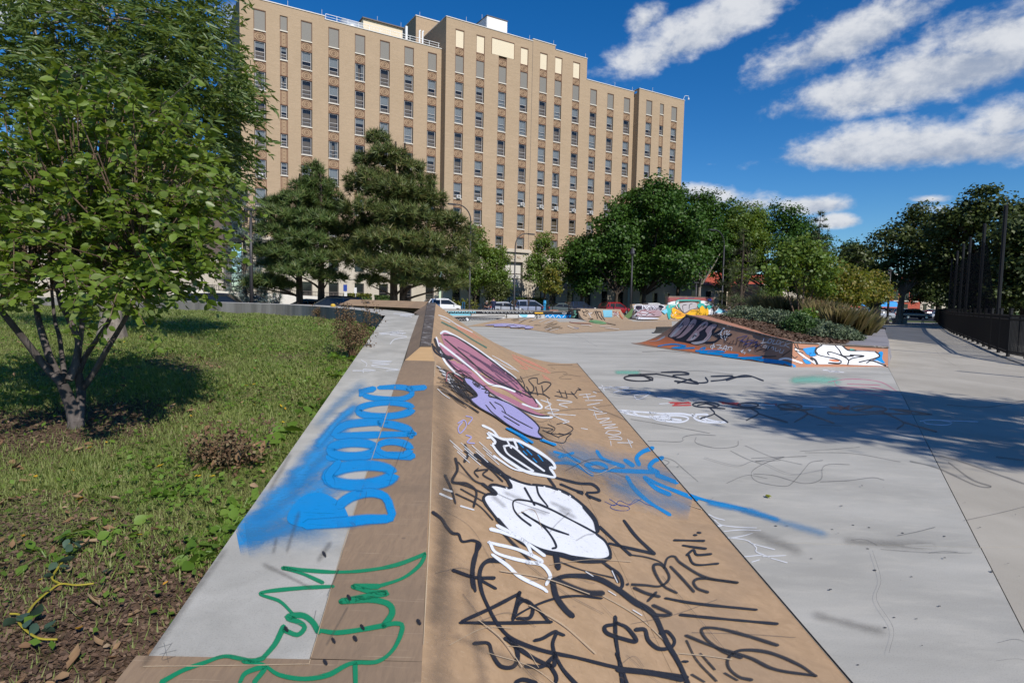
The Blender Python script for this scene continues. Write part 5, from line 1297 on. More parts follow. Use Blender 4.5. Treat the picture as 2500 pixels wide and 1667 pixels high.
b3 = on_mulch(2075, 33)
multi_stem('serviceberry_tree', b3, [(-.4, 0, 1.7), (.5, 0, 1.8)], [(-.6, 0, 2.0, .7, .7, .6), (.3, 0, 2.6, .8, .7, .6), (1.0, 0, 1.9, .7, .7, .5)], L_yellow, B_twig, 'rear yellow-green tree at the back of the planter', 100, 26, .28, .16, .045)
# --- shrubs: sage mounds
def mound(name, base, rx, ry, rz, mat, label, n, leaf, cat='shrub', group=None, up=.25):
    base = np.asarray(base, float); e = empty(name, tuple(base), label, cat, group)
    u = rand_dirs(n); u[:, 2] = np.abs(u[:, 2]); wob = 1 + .22 * np.sin(5 * u[:, 0] * 1.7 + 2 * u[:, 1] * 3 + base[0]) * np.cos(4 * u[:, 1] + base[1])
    P = base + u * np.array([rx, ry, rz]) * (rng.uniform(.45, 1.06, n) ** .45 * wob)[:, None]
    V, F = leaf_cloud(P, u, leaf, up); link('foliage', raw_mesh('foliage', V - base, F, mat), e)
    tw = MB()
    for q in P[:14]: tw.tube([base + (q - base) * .05, base + (q - base) * .55 + (0, 0, .05), q], [.012, .008, .004], 4)
    tw.obj('stem', B_twig, e); return e
SG = 'low shrubs in the planter bed'
for (x, Y, rx, rz, mt, lb, n) in [(1825, 26.0, 1.0, .55, L_sage, 'leftmost grey-green mound shrub by the top of the orange bank', 2600), (1878, 24.5, .95, .55, L_sage, 'grey-green mound shrub second from the left in the planter', 2600), (1925, 23.0, .8, .5, L_sage, 'grey-green mound shrub behind the greenest shrub', 2200),
                                  (1953, 20.9, .62, .62, L_sageg, 'greenest low shrub at the middle of the planter', 2600), (1990, 21.5, .7, .5, L_sage, 'grey-green shrub just right of the greenest shrub', 2200), (2030, 20.2, .7, .45, L_sage, 'spreading grey-green shrub above the two white letters', 2400), (2070, 20.6, .55, .36, L_sage, 'lowest grey-green shrub nearest the side wall', 1800)]:
    mound('sage_shrub', on_mulch(x, Y), rx, rx * .8, rz, mt, lb, n, .085, group=SG)
mound('leafy_plant', on_mulch(1972, 23.8), .45, .45, .75, L_weed, 'bright green leafy plant at the foot of the planter tree', 900, .13)
BLV = [(-.007, 0, 0), (.007, 0, 0), (.011, .14, .55), (0, .42, 1.0)]; BLF = [(0, 1, 2, 3)]
def grass_clump(base, r, h, n, label, mat, group):
    base = np.asarray(base, float); e = empty('grass_clump', tuple(base), label, 'ornamental grass', group)
    a = rng.uniform(0, 2 * math.pi, n); d = np.stack([np.cos(a), np.sin(a), 0 * a], 1); P = base + d * (rng.uniform(0, 1, n) ** .6 * r * .5)[:, None]
    X = np.stack([-d[:, 1], d[:, 0], 0 * a], 1); Z = np.repeat(np.array([[0, 0, 1.0]]), n, 0) + rng.normal(size=(n, 3)) * .12
    V, F = scatter(BLV, BLF, P, X, d * rng.uniform(.3, 1.5, n)[:, None], Z, h * rng.uniform(.6, 1.15, n)); link('blades', raw_mesh('blades', V - base, F, mat), e)
    m = n // 3; q = P[:m] + np.array([0, 0, h * .85]) + d[:m] * (.3 * h * rng.random(m))[:, None] + np.array([0, 0, 1]) * (rng.random(m) * h * .3)[:, None]
    V, F = leaf_cloud(q, d[:m], .06, .1); link('seed_heads', raw_mesh('seed_heads', V - base, F, L_dryweed), e); return e
i = 0
GN = ['leftmost', 'second', 'third', 'fourth', 'fifth', 'sixth', 'seventh', 'eighth', 'ninth', 'tenth']
for k, (x, Y) in enumerate([(1862, 29), (1888, 28.4), (1912, 28.0), (1935, 28.6), (1985, 28.5)]): grass_clump(on_mulch(x, Y), .6, 1.0, 760, GN[k] + ' of the tan grass clumps behind the left planter shrubs', L_straw, 'grass clumps left of the planter tree')
for k, (x, Y) in enumerate([(2003, 25.2), (2025, 26.4), (2044, 24.2), (2062, 26.0), (2080, 24.6), (2096, 26.4), (2108, 24.8), (2122, 27.5)]): grass_clump(on_mulch(x, Y), .6, .95 if k < 6 else .75, 820, GN[k] + ' of the tan grass clumps right of the planter tree', L_straw, 'grass clumps right of the planter tree')
n = 5200; q = np.array([mulch_pt(rng.uniform(0, .5), rng.uniform(0, 1)) for _ in range(n)]) + (0, 0, .012)
V, F = leaf_cloud(q, rand_dirs(n), .10, .8); link('mulch_chips', raw_mesh('mulch_chips', V, F, L_chip), kind='stuff')
# --- hedges at the hospital
def hedge(a, b, w, h, mat, label, n):
    a, b = np.asarray(a, float), np.asarray(b, float); e = empty('hedge', tuple((a + b) / 2), label, 'hedge'); c = np.array(e.location)
    t = rng.uniform(0, 1, n); t3 = (b - a) / np.linalg.norm(b - a); s = np.array([-t3[1], t3[0], 0]); f = rng.uniform(0, 1, n)
    P = a + (b - a) * t[:, None] + s * ((rng.uniform(-.5, .5, n)) * w)[:, None] + np.array([0, 0, 1]) * (np.where(f < .5, h, h * rng.uniform(.05, 1, n)) * (1 + .07 * np.sin(t * 40)))[:, None]
    V, F = leaf_cloud(P, rand_dirs(n), .28, .3); link('foliage', raw_mesh('foliage', V - c, F, mat), e)
    k_ = MB(); k_.hull8([p + q_ for p, q_ in ((a, -s * w * .42), (b, -s * w * .42), (b, s * w * .42), (a, s * w * .42))] + [p + q_ + np.array([0, 0, h * .9]) for p, q_ in ((a, -s * w * .42), (b, -s * w * .42), (b, s * w * .42), (a, s * w * .42))]); k_.obj('core', L_hedge, e)
def onB(x, w):                               # ground point seen at photo column x on the line w metres before the facade
    d = ray(x, 730); n_ = BN; t = ((BC + BN * w - cO)[:2] @ n_[:2]) / (d[:2] @ n_[:2]); p = cO + d * t; return np.array([p[0], p[1], 0.0])
hedge(onB(1262, 6), onB(1330, 6), 1.6, 1.9, L_hedge, 'dark clipped hedge behind the silver minivan', 1600)
hedge(onB(842, 6), onB(905, 6), 1.4, 1.9, L_yhedge, 'yellow-green hedge beside the blue sign', 1300)
hedge(onB(918, 6), onB(950, 6), 1.4, 1.7, L_hedge, 'green clipped hedge left of the pine trunks', 800)
for x, lb in ((1108, 'round yellow-green bush right of the white car'), (1132, 'smaller round bush left of the dark lamp post'), (1152, 'round bush just right of the dark lamp post')): mound('round_bush', onB(x, 11), 1.0, 1.0, 1.6, L_yhedge, lb, 420, .3)

# --- the tree that shades the floor at right stands out of frame
lobes_tree('shade_tree', (12.9, -3.0, 0.0), 5.0, [(-2.5, 3.5, 9.0, 1.1, 1.0, .5), (-.5, 2.5, 9.3, 1.2, 1.1, .55), (1.2, 4.2, 9.0, 1.3, 1.1, .55), (-4.2, 5.3, 9.0, .8, .5, .3), (0.0, 5.2, 9.2, 1.2, .9, .5), (-1.6, 1.2, 8.8, 1.1, .7, .4), (1.6, 1.6, 9.0, 1.3, 1.0, .5), (-3.0, 2.4, 9.0, .8, .6, .35), (2.9, 3.2, 9.4, 1.2, 1.1, .5), (-1.2, 3.9, 9.6, 1.2, 1.0, .5)], .24, L_locust, B_brown, 'tall tree outside the right of the frame that shades the floor', 300, 34, .42, .22)
# ------------------------------------------------------------------ foreground trees on the lawn
def lawn_pt(x, y):
    """photo pixel -> point on the lawn"""
    d = ray(x, y); t = .5
    for _ in range(60):
        p = cO + d * t; z = float(lawn_z(p[0], p[1])); t += (z - p[2]) / (d[2] - .03) * .6
    p = cO + d * t; return np.array([p[0], p[1], float(lawn_z(p[0], p[1]))])
# oval leaf, folded along its midrib and curved
OV = [(0, 0, 0), (.26, .22, .05), (.34, .5, .06), (.22, .8, .0), (0, 1.05, -.10), (-.22, .8, .0), (-.34, .5, .06), (-.26, .22, .05), (0, .5, -.02)]
OF = [(0, 1, 2, 8), (8, 2, 3, 4), (0, 8, 6, 7), (8, 4, 5, 6)]
def twig_leaves(start, direc, L, n, size, droop, two_rank=True, jit=.35, flat=.7):
    """leaves along many twigs at once; start (m,3), direc (m,3), L (m,)"""
    m = len(start); t = np.tile(np.linspace(.05, 1, n), m); i = np.repeat(np.arange(m), n)
    D = nrm(direc)[i]; P = start[i] + D * (t * L[i])[:, None] + np.array([0, 0, -1]) * (droop * L[i] * t ** 2)[:, None]
    up = np.array([0, 0, 1.0]); S = nrm(np.cross(D, up) + rng.normal(size=D.shape) * .08)
    sg = np.where(np.arange(len(i)) % 2 == 0, 1, -1)[:, None]
    Y = nrm(S * sg + D * .75 + np.array([0, 0, -.35]) + rng.normal(size=D.shape) * jit)
    Z = nrm(up * flat + rng.normal(size=D.shape) * .55 + D * .1); X = nrm(np.cross(Y, Z)); Z = np.cross(X, Y)
    return P, X, Y, Z, size * rng.uniform(.65, 1.2, len(P))
base = lawn_pt(186, 1043)
st = empty('serviceberry_tree', tuple(base), 'small multi-stemmed tree with broad bright leaves on the lawn at left', 'tree')
tk = MB(); C8 = lambda x, y: (x * .38265, 480 + y * .38265)
def stem(pts, r0, r1, dY):
    P_ = [atY(*C8(x, y), base[1] + d) for (x, y), d in zip(pts, dY)]; P_ = catmull(P_, n=4)
    tk.tube(P_, list(np.linspace(r0, r1, len(P_))), 8); return P_
ends = []
tk.tube([base - (0, 0, .05), base + (0, 0, .05)], [.062, .05], 10)
S1 = stem([(488, 1465), (455, 1340), (400, 1200)], .046, .034, [0, 0, 0])
ends += [stem([(400, 1200), (270, 1060), (150, 905), (0, 720)], .028, .018, [0, .0, -.1, -.2])[-1], stem([(395, 1190), (330, 1060), (270, 880), (240, 760), (200, 560)], .03, .016, [0, .05, .1, .15, .2])[-1],
         stem([(415, 1165), (400, 1050), (380, 900), (350, 790), (330, 600)], .018, .010, [0, .15, .2, .3, .3])[-1]]
S2 = stem([(500, 1440), (512, 1320), (518, 1240), (500, 1130)], .034, .026, [0, .05, .1, .1])
ends += [stem([(440, 1170), (480, 1070), (500, 950), (490, 890), (430, 760), (390, 690), (360, 560)], .026, .014, [0, .05, .1, .1, .1, .1, .2])[-1], stem([(490, 1090), (505, 960), (520, 850), (530, 700), (540, 500)], .022, .012, [.05, .2, .2, .2, .2])[-1],
         stem([(500, 1130), (545, 1020), (640, 880), (700, 780), (760, 600)], .02, .012, [.1, .1, .0, -.1, -.1])[-1], stem([(515, 1240), (600, 1120), (690, 960), (740, 880), (820, 740), (900, 560)], .024, .012, [.1, .1, .0, 0, -.1, -.1])[-1]]
# crown: layered sprays
cl = []
for (x, y, rx, rz, dy, n) in [(60, 640, 130, 50, -0.3, 32), (200, 690, 170, 38, -0.5, 42), (285, 640, 130, 55, -0.2, 40), (120, 560, 170, 60, 0, 45), (255, 540, 170, 60, -0.2, 50), (385, 580, 110, 70, 0.0, 42), (60, 460, 160, 70, 0.2, 42), (230, 430, 180, 70, -0.1, 52), (355, 450, 130, 60, 0.1, 45), (435, 520, 80, 80, 0.2, 32), (120, 340, 150, 60, 0.1, 40), (255, 330, 160, 60, 0.2, 45), (385, 370, 100, 50, 0.3, 27), (80, 270, 110, 40, 0.2, 22), (230, 265, 120, 40, 0.2, 22), (315, 270, 80, 35, 0.3, 15), (475, 440, 50, 60, 0.3, 17), (-80, 500, 120, 150, 0.2, 37), (385, 660, 90, 45, -0.2, 32), (455, 610, 55, 50, 0, 20), (40, 700, 90, 25, -0.4, 17), (155, 560, 240, 160, 0.7, 137), (285, 450, 200, 140, 0.8, 100), (150, 500, 220, 160, 0.4, 75), (305, 560, 160, 90, 0.1, 50), (120, 620, 160, 60, -0.1, 37)]:
    for _ in range(n):
        px_, py_ = x + rng.uniform(-1, 1) * rx, y + rng.uniform(-1, 1) * rz; cl.append(atY(px_, py_, base[1] + dy + rng.normal() * .25))
cl = np.array(cl); ctr = np.array([base[0], base[1], base[2] + .9])
out = nrm((cl - ctr) * np.array([1, 1, .35])); dirs = nrm(out + rng.normal(size=out.shape) * .5 + np.array([.0, -.15, .05])); L = rng.uniform(.16, .34, len(cl))
Pl, X, Y_, Z, S_ = twig_leaves(cl, dirs, L, 14, .056, .40, jit=.38, flat=.5)
V, F = scatter(OV, OF, Pl, X, Y_, Z, S_); link('crown', raw_mesh('crown', V - base, F, L_small), st)
tw = MB()
for i in range(0, len(cl)):
    a = cl[i]; b_ = a + dirs[i] * L[i] * .9 - (0, 0, .3 * L[i])
    e_ = min(ends, key=lambda q: np.linalg.norm(q - a)) if i % 3 == 0 else None
    tw.tube([a, (a + b_) / 2 + (0, 0, .02), b_], [.0035, .0028, .0015], 4)
    if e_ is not None: tw.tube([e_, (e_ + a) / 2 + (0, 0, .05), a], [.007, .005, .003], 5)
for x0, y0, x1, y1 in ((345, 300, 480, 185), (410, 350, 458, 275), (495, 330, 520, 305), (470, 410, 545, 380), (130, 210, 150, 160)):   # long shoots above the crown
    a, b_ = atY(x0, y0, base[1] + .1), atY(x1, y1, base[1]); tk.tube([a, b_], [.005, .003], 5)
    Pq, X, Y_, Z, S_ = twig_leaves(np.array([a]), np.array([b_ - a]), np.array([np.linalg.norm(b_ - a)]), 9, .085, .0); V, F = scatter(OV, OF, Pq, X, Y_, Z, S_); link('shoot', raw_mesh('shoot', V - base, F, L_small), st)
o = tk.obj('trunk', B_grey, st); smooth_by_angle(o.data, 60); tw.obj('branches', B_twig, st)
# tall ash behind it
b2 = lawn_pt(274, 829)
at_ = empty('ash_tree', tuple(b2), 'tall tree with narrow drooping leaves rising out of the top left corner', 'tree')
tk = MB(); limb(tk, b2 - (0, 0, .1), b2 + (-.1, .1, 1.6), .15, .11, .02, 10, 6); tk.tube([b2 - (0, 0, .05), b2 + (0, 0, .25)], [.22, .155], 10)
fork = b2 + (-.1, .1, 1.55)
lob = []
for (x, y, rx, rz, dy, n) in [(120, 60, 200, 70, 0, 56), (268, 50, 190, 70, -0.5, 64), (418, 60, 110, 60, 0.0, 32), (60, 170, 150, 70, 0.2, 48), (250, 170, 200, 70, -0.8, 80), (368, 170, 130, 70, -0.6, 56), (478, 170, 60, 50, 0, 17), (120, 290, 190, 70, 0.3, 56), (268, 280, 190, 70, -0.6, 72), (438, 280, 90, 70, -0.4, 40), (548, 195, 45, 36, -0.4, 20), (553, 260, 40, 30, -0.4, 14), (528, 330, 50, 34, -0.2, 17), (558, 385, 40, 26, -0.3, 19), (498, 410, 60, 40, -0.1, 24), (528, 450, 45, 24, 0, 12), (418, 400, 100, 60, 0.2, 40), (478, 60, 35, 55, 0, 12), (498, 110, 18, 18, 0, 4), (268, -60, 300, 60, 0.2, 56), (60, -60, 200, 70, 0.5, 40), (250, 420, 200, 80, 1.0, 48)]:
    c = atY(x, y, b2[1] + dy); lob.append(c)
    for _ in range(n): pass
    m = n
    q = np.array([atY(x + rng.uniform(-1, 1) * rx, y + rng.uniform(-1, 1) * rz, b2[1] + dy + rng.normal() * .5) for _ in range(m)])
    limb(tk, fork + (c - fork) * .05, c, .06, .018, .05, 6, 6)
    for k in range(0, m, 6): limb(tk, c, q[k], .016, .006, .1, 4, 4)
    if len(lob) == 1: TW = q
    else: TW = np.concatenate([TW, q])
m = len(TW); dirs = nrm((TW - fork) * np.array([1, 1, .3]) + rng.normal(size=(m, 3)) * .9)
LV, LF, cnt = [], [], 0
LAN = [(0, 0, 0), (.13, .35, .03), (.10, .7, .02), (0, 1.05, -.06), (-.10, .7, .02), (-.13, .35, .03)]; LANF = [(0, 1, 2, 3), (0, 3, 4, 5)]
for rep in range(3):
    st0 = TW + rng.normal(size=TW.shape) * .12
    Pq, X, Y_, Z, S_ = twig_leaves(st0, dirs + rng.normal(size=dirs.shape) * .6, rng.uniform(.22, .42, m), 14, .118, .55, jit=.25, flat=.45)
    V, F = scatter(LAN, LANF, Pq, X, Y_, Z, S_); LV.append(V); LF.append(F + cnt); cnt += len(V)
link('crown', raw_mesh('crown', np.concatenate(LV) - b2, np.concatenate(LF), L_tall), at_)
o = tk.obj('trunk', B_pale, at_); smooth_by_angle(o.data, 60)

# ------------------------------------------------------------------ grass, weeds, litter
def sample_lawn(n, ymin, ymax, power=1.0):
    y = ymin + (ymax - ymin) * rng.random(n) ** power; xr = np.where(y < 11, ledge_left_x(np.minimum(y, 11)), np.interp(y, WTa[:, 1], WTa[:, 0])) - .015
    xl = -.93 * y - .35; x = xl + (xr - xl) * rng.random(n); ok = y < np.where(x > -2.4, 99, wall_y(x) - .05)
    x, y = x[ok], y[ok]; return x, y, lawn_z(x, y)
def vnoise(x, y, f, s):
    return (np.sin(x * f + s) * np.cos(y * f * 1.13 + s * 2.1) + np.sin(x * f * 2.3 + y * f * 1.7 + s) * .6 + np.sin(x * f * .47 - y * f * .61 + s * 3) * .8) / 2.4
def bare(x, y):                               # 1 = mulch, 0 = grass
    a = 1 / (1 + np.exp(-(2.62 - (y - .45 * (x + 1.1)) + .5 * vnoise(x, y, 2.6, 1.3)) * 6))
    b_ = 1 / (1 + np.exp(-(.85 - np.hypot(x + 3.25, y - 4.05) + .35 * vnoise(x, y, 3, .4)) * 6))
    c_ = np.where(vnoise(x, y, 1.9, 2.2) > .48, .75, 0) * (y < 8)
    return np.maximum(np.maximum(a, b_), c_)
def blades(n, ymin, ymax, h, w, pw):
    x, y, z = sample_lawn(n, ymin, ymax, pw); k = rng.random(len(x)) > bare(x, y) * .93; x, y, z = x[k], y[k], z[k]; n = len(x)
    a = rng.uniform(0, 2 * math.pi, n); d = np.stack([np.cos(a), np.sin(a), 0 * a], 1); X = np.stack([-np.sin(a), np.cos(a), 0 * a], 1)
    hh = h * rng.uniform(.5, 1.3, n) * (1 + .5 * np.clip(vnoise(x, y, 4, .7), -.6, 1))
    TV = [(-.5, 0, 0), (.5, 0, 0), (.0, .75, .8)]; V, F = scatter(TV, [(0, 1, 2)], np.stack([x, y, z], 1), X * (w / h), d * rng.uniform(.2, 1.2, n)[:, None], np.repeat([[0, 0, 1.0]], n, 0), hh); return V, F
parts = [blades(110000, 1.3, 5.0, .035, .005, .8), blades(110000, 4.0, 10.5, .045, .009, .8), blades(60000, 9, 22, .06, .02, .8)]
V = np.concatenate([p[0] for p in parts]); o_ = np.cumsum([0] + [len(p[0]) for p in parts[:-1]]); F = np.concatenate([p[1] + k for p, k in zip(parts, o_)])
link('lawn_grass', raw_mesh('lawn_grass', V, F, L_grass), kind='stuff')
# clover and broad weeds in the turf
x, y, z = sample_lawn(26000, 1.5, 14, .75); k = (rng.random(len(x)) > bare(x, y) * .85) & (vnoise(x, y, 3.1, 5) + .5 * np.exp(-((ledge_left_x(np.minimum(y, 11)) - x) / .5) ** 2) > rng.uniform(-.5, .6, len(x)))
P = np.stack([x, y, z + rng.uniform(.01, .05, len(x))], 1)[k]; V, F = leaf_cloud(P, rand_dirs(len(P)), .026, .7); s_ = np.repeat(1 + .06 * P[:, 1], 4)[:, None]; c_ = np.repeat(P, 4, 0); V = c_ + (V - c_) * s_
link('clover', raw_mesh('clover', V, F, L_weed), kind='stuff')
# mulch chips and small litter
x, y, z = sample_lawn(60000, 1.2, 8.5, 1.2); k = rng.random(len(x)) < bare(x, y) * .9 + .04; P = np.stack([x, y, z + .006], 1)[k]
V, F = leaf_cloud(P, rand_dirs(len(P)), .019, .7); link('mulch_chips', raw_mesh('mulch_chips', V, F, L_chip), kind='stuff')
x, y, z = sample_lawn(1500, 1.25, 9, 1.0); k = rng.random(len(x)) < .16 + .5 * bare(x, y); P = np.stack([x, y, z + .018], 1)[k]; n = len(P)
DL = [(0, -.1, .05), (.26, .25, .16), (.2, .72, .1), (.03, 1.15, .22), (-.2, .7, .16), (-.28, .3, .2), (0, .5, -.04)]; DF = [(0, 1, 2, 6), (6, 2, 3, 3), (0, 6, 4, 5), (6, 3, 3, 4)]
DF = [(0, 1, 6), (1, 2, 6), (2, 3, 6), (3, 4, 6), (4, 5, 6), (5, 0, 6)]
def lie(P, size, mat, name, up=.75):
    n = len(P); Z = nrm(rand_dirs(n) * (1 - up) + np.array([0, 0, up])); Y_ = nrm(np.cross(Z, rand_dirs(n))); X = np.cross(Y_, Z)
    V, F = scatter(DL, DF, P, X, Y_, Z, size * rng.uniform(.5, 1.3, n)); return link(name, raw_mesh(name, V, F, mat), kind='stuff')
lie(P, .045, L_dry, 'leaf_litter', .62)
x, y, z = sample_lawn(130, 1.4, 10, 1.0); lie(np.stack([x, y, z + .02], 1), .035, L_yel, 'yellow_leaf_litter')
# broad-leaved weeds along the ledge, each a plant
def weed(p, n, size, h, label, mat=None, spread=.16):
    e = empty('broadleaf_weed', tuple(p), label, 'weed', 'weeds along the ledge'); a = rng.uniform(0, 2 * math.pi, n); d = np.stack([np.cos(a), np.sin(a), rng.uniform(.2, 1.2, n)], 1); q = p + nrm(d) * (rng.uniform(.1, 1, n) * spread)[:, None] * np.array([1, 1, h / spread * .7])
    Z = nrm(np.array([0, 0, .8]) + rng.normal(size=(n, 3)) * .4); Y_ = nrm(d - Z * (d * Z).sum(1, keepdims=True)); X = np.cross(Y_, Z); V, F = scatter(OV, OF, q, X * 1.25, Y_, Z, size * rng.uniform(.6, 1.3, n)); link('leaves', raw_mesh('leaves', V - p, F, mat or L_weed), e)
    k_ = MB()
    for t in q[:8]: k_.tube([p - (0, 0, .02), (p + t) / 2 + (0, 0, .02), t], [.004, .003, .002], 4)
    k_.obj('stalk', L_weed, e)
W_ = [(905, 775, 26, .10, .28, 'tall weed at the corner where ledge meets back wall'), (880, 800, 24, .10, .22, 'leafy weed second from the ledge corner'), (868, 835, 22, .09, .18, 'leafy weed third from the ledge corner'), (840, 880, 26, .08, .16, 'leafy weed at the edge beside the first white tag'), (812, 920, 24, .08, .14, 'low weed at the edge below the dry seed stalks'), (770, 1010, 24, .08, .14, 'low weed beside the upper blue letters'), (735, 1060, 9, .11, .12, 'weed with one large round leaf beside the blue letters'), (645, 1075, 9, .12, .16, 'wide pale-leaved weed right of the brown seed clump'), (560, 1290, 40, .055, .10, 'dense leafy weed at the edge by the blue haze'), (540, 1330, 40, .05, .09, 'dense leafy weed just below the blue haze'), (470, 1370, 34, .05, .07, 'toothed weed near the dead leaves'), (430, 1210, 34, .045, .08, 'low weed in the middle of the near turf'), (250, 1310, 30, .05, .08, 'low weed patch above the fallen sprig'), (860, 775, 20, .09, .2, 'weed against the back wall'), (590, 1240, 34, .05, .1, 'leafy weed beside the brightest blue paint'), (120, 1360, 12, .045, .04, 'flat dandelion-like weed at the left edge')]
for (x, y, n, s, h, lb) in W_: weed(lawn_pt(x, y), n, s * 1.0, h, lb)
# dry seed stalks
def dry_weed(p, h, n, label, spread):
    e = empty('dry_weed', tuple(p), label, 'dead plant'); k_ = MB(); tips = []
    for _ in range(n):
        a = rng.uniform(0, 2 * math.pi); t = p + np.array([math.cos(a) * spread * rng.random(), math.sin(a) * spread * rng.random(), h * rng.uniform(.45, 1)]); pts = limb(k_, p, t, .006, .002, .1, 4, 5)
        for _ in range(4):
            u = pts[rng.integers(2, 5)]; v = u + rng.normal(size=3) * np.array([.07, .07, .06]) + (0, 0, .05); k_.tube([u, v], [.002, .001], 4); tips.append(v)
        tips.append(t)
    k_.obj('stalks', L_dryweed, e); tips = np.array(tips); q = np.repeat(tips, 26, 0); q = q + rng.normal(size=q.shape) * .028; V, F = leaf_cloud(q, rand_dirs(len(q)), .022, .1); link('seed_heads', raw_mesh('seed_heads', V - p, F, L_dryweed), e)
dry_weed(lawn_pt(858, 880), .62, 22, 'tall brown dried seed stalks beside the ledge', .34)
dry_weed(lawn_pt(560, 1140), .15, 10, 'brown dried weed clump lying in the near turf', .20)
dry_weed(lawn_pt(775, 775), .22, 6, 'small dried weed standing before the back wall', .08)
lie(np.array([lawn_pt(x, y) + (0, 0, rng.uniform(.02, .09)) for x, y in zip(rng.uniform(470, 640, 60), rng.uniform(1085, 1160, 60))]), .06, L_dry, 'dried_weed_leaves', .4)
# fallen sprig with grey-green leaves, yellow stem
sp_ = lawn_pt(110, 1490); sg = empty('fallen_sprig', tuple(sp_), 'fallen sprig with a long yellow stem and grey-green leaves on the mulch', 'twig')
k_ = MB(); C1 = lambda x, y: lawn_pt(x * .4252, 1000 + y * .4252) + (0, 0, .03)
st1 = [C1(*q) for q in ((150, 1235), (200, 1160), (280, 1090), (350, 1045), (440, 1052), (540, 1042))]; st2 = [C1(*q) for q in ((350, 1045), (300, 1010), (350, 930), (390, 870), (400, 800))]; st3 = [C1(*q) for q in ((60, 1220), (110, 1225), (110, 1270), (160, 1325), (230, 1365), (330, 1370))]
for s_ in (st1, st2, st3): k_.tube(catmull(s_, n=4), .0035, 5)
k_.obj('stem', plain('yellow_stem', (.32, .27, .03), .6), sg)
LP = [];
for (x, y) in ((395, 800), (430, 830), (380, 880), (430, 900), (410, 925), (330, 940), (340, 970), (310, 1010), (460, 855), (150, 1270), (190, 1260), (215, 1300), (150, 1330), (125, 1290), (240, 1340), (270, 1335), (600, 1000), (90, 1270)): LP.append(C1(x, y) + (0, 0, .015))
LP = np.array(LP); n = len(LP); Z = nrm(np.array([0, 0, .8]) + rng.normal(size=(n, 3)) * .4); Y_ = nrm(np.cross(Z, rand_dirs(n))); X = np.cross(Y_, Z); V, F = scatter(OV, OF, LP, X, Y_, Z, .046 * rng.uniform(.8, 1.2, n))
link('leaves', raw_mesh('leaves', V - sp_, F, leafmat('sprig_leaves', [(.05, .09, .06), (.07, .12, .08), (.06, .10, .06)], .15)), sg)
# small things lying on the concrete
lf_ = empty('fallen_leaf', tuple(onz(1877, 1217)), 'yellow-green leaf lying on the grey floor right of the blue streak', 'leaf'); p = np.array(lf_.location); V, F = scatter(OV, OF, np.array([p + (0, 0, .01), p + (.03, .01, .012), p + (-.02, .02, .012)]), np.array([[1, 0, 0], [.6, .8, 0], [.5, -.8, 0]]), np.array([[0, 1, .3], [-.8, .6, .3], [.8, .5, .2]]), np.array([[0, -.3, 1], [0, 0, 1.0], [0, 0, 1.0]]), np.array([.05, .05, .04])); link('blade', raw_mesh('leaf', V - p, F, leafmat('fallen_green_leaf', [(.25, .28, .03), (.3, .3, .03)], .2)), lf_)
bl_ = atY(813, 746, 16.1); k_ = MB(); k_.tube([bl_ + (0, 0, -.05), bl_ + (0, 0, -.035), bl_, bl_ + (0, 0, .035), bl_ + (0, 0, .05)], [.02, .055, .07, .055, .02], 10); k_.obj('small_ball', plain('ball_orange', (.55, .36, .05), .6), None, smooth=True, label='small yellow-orange ball resting on the back wall', cat='ball')
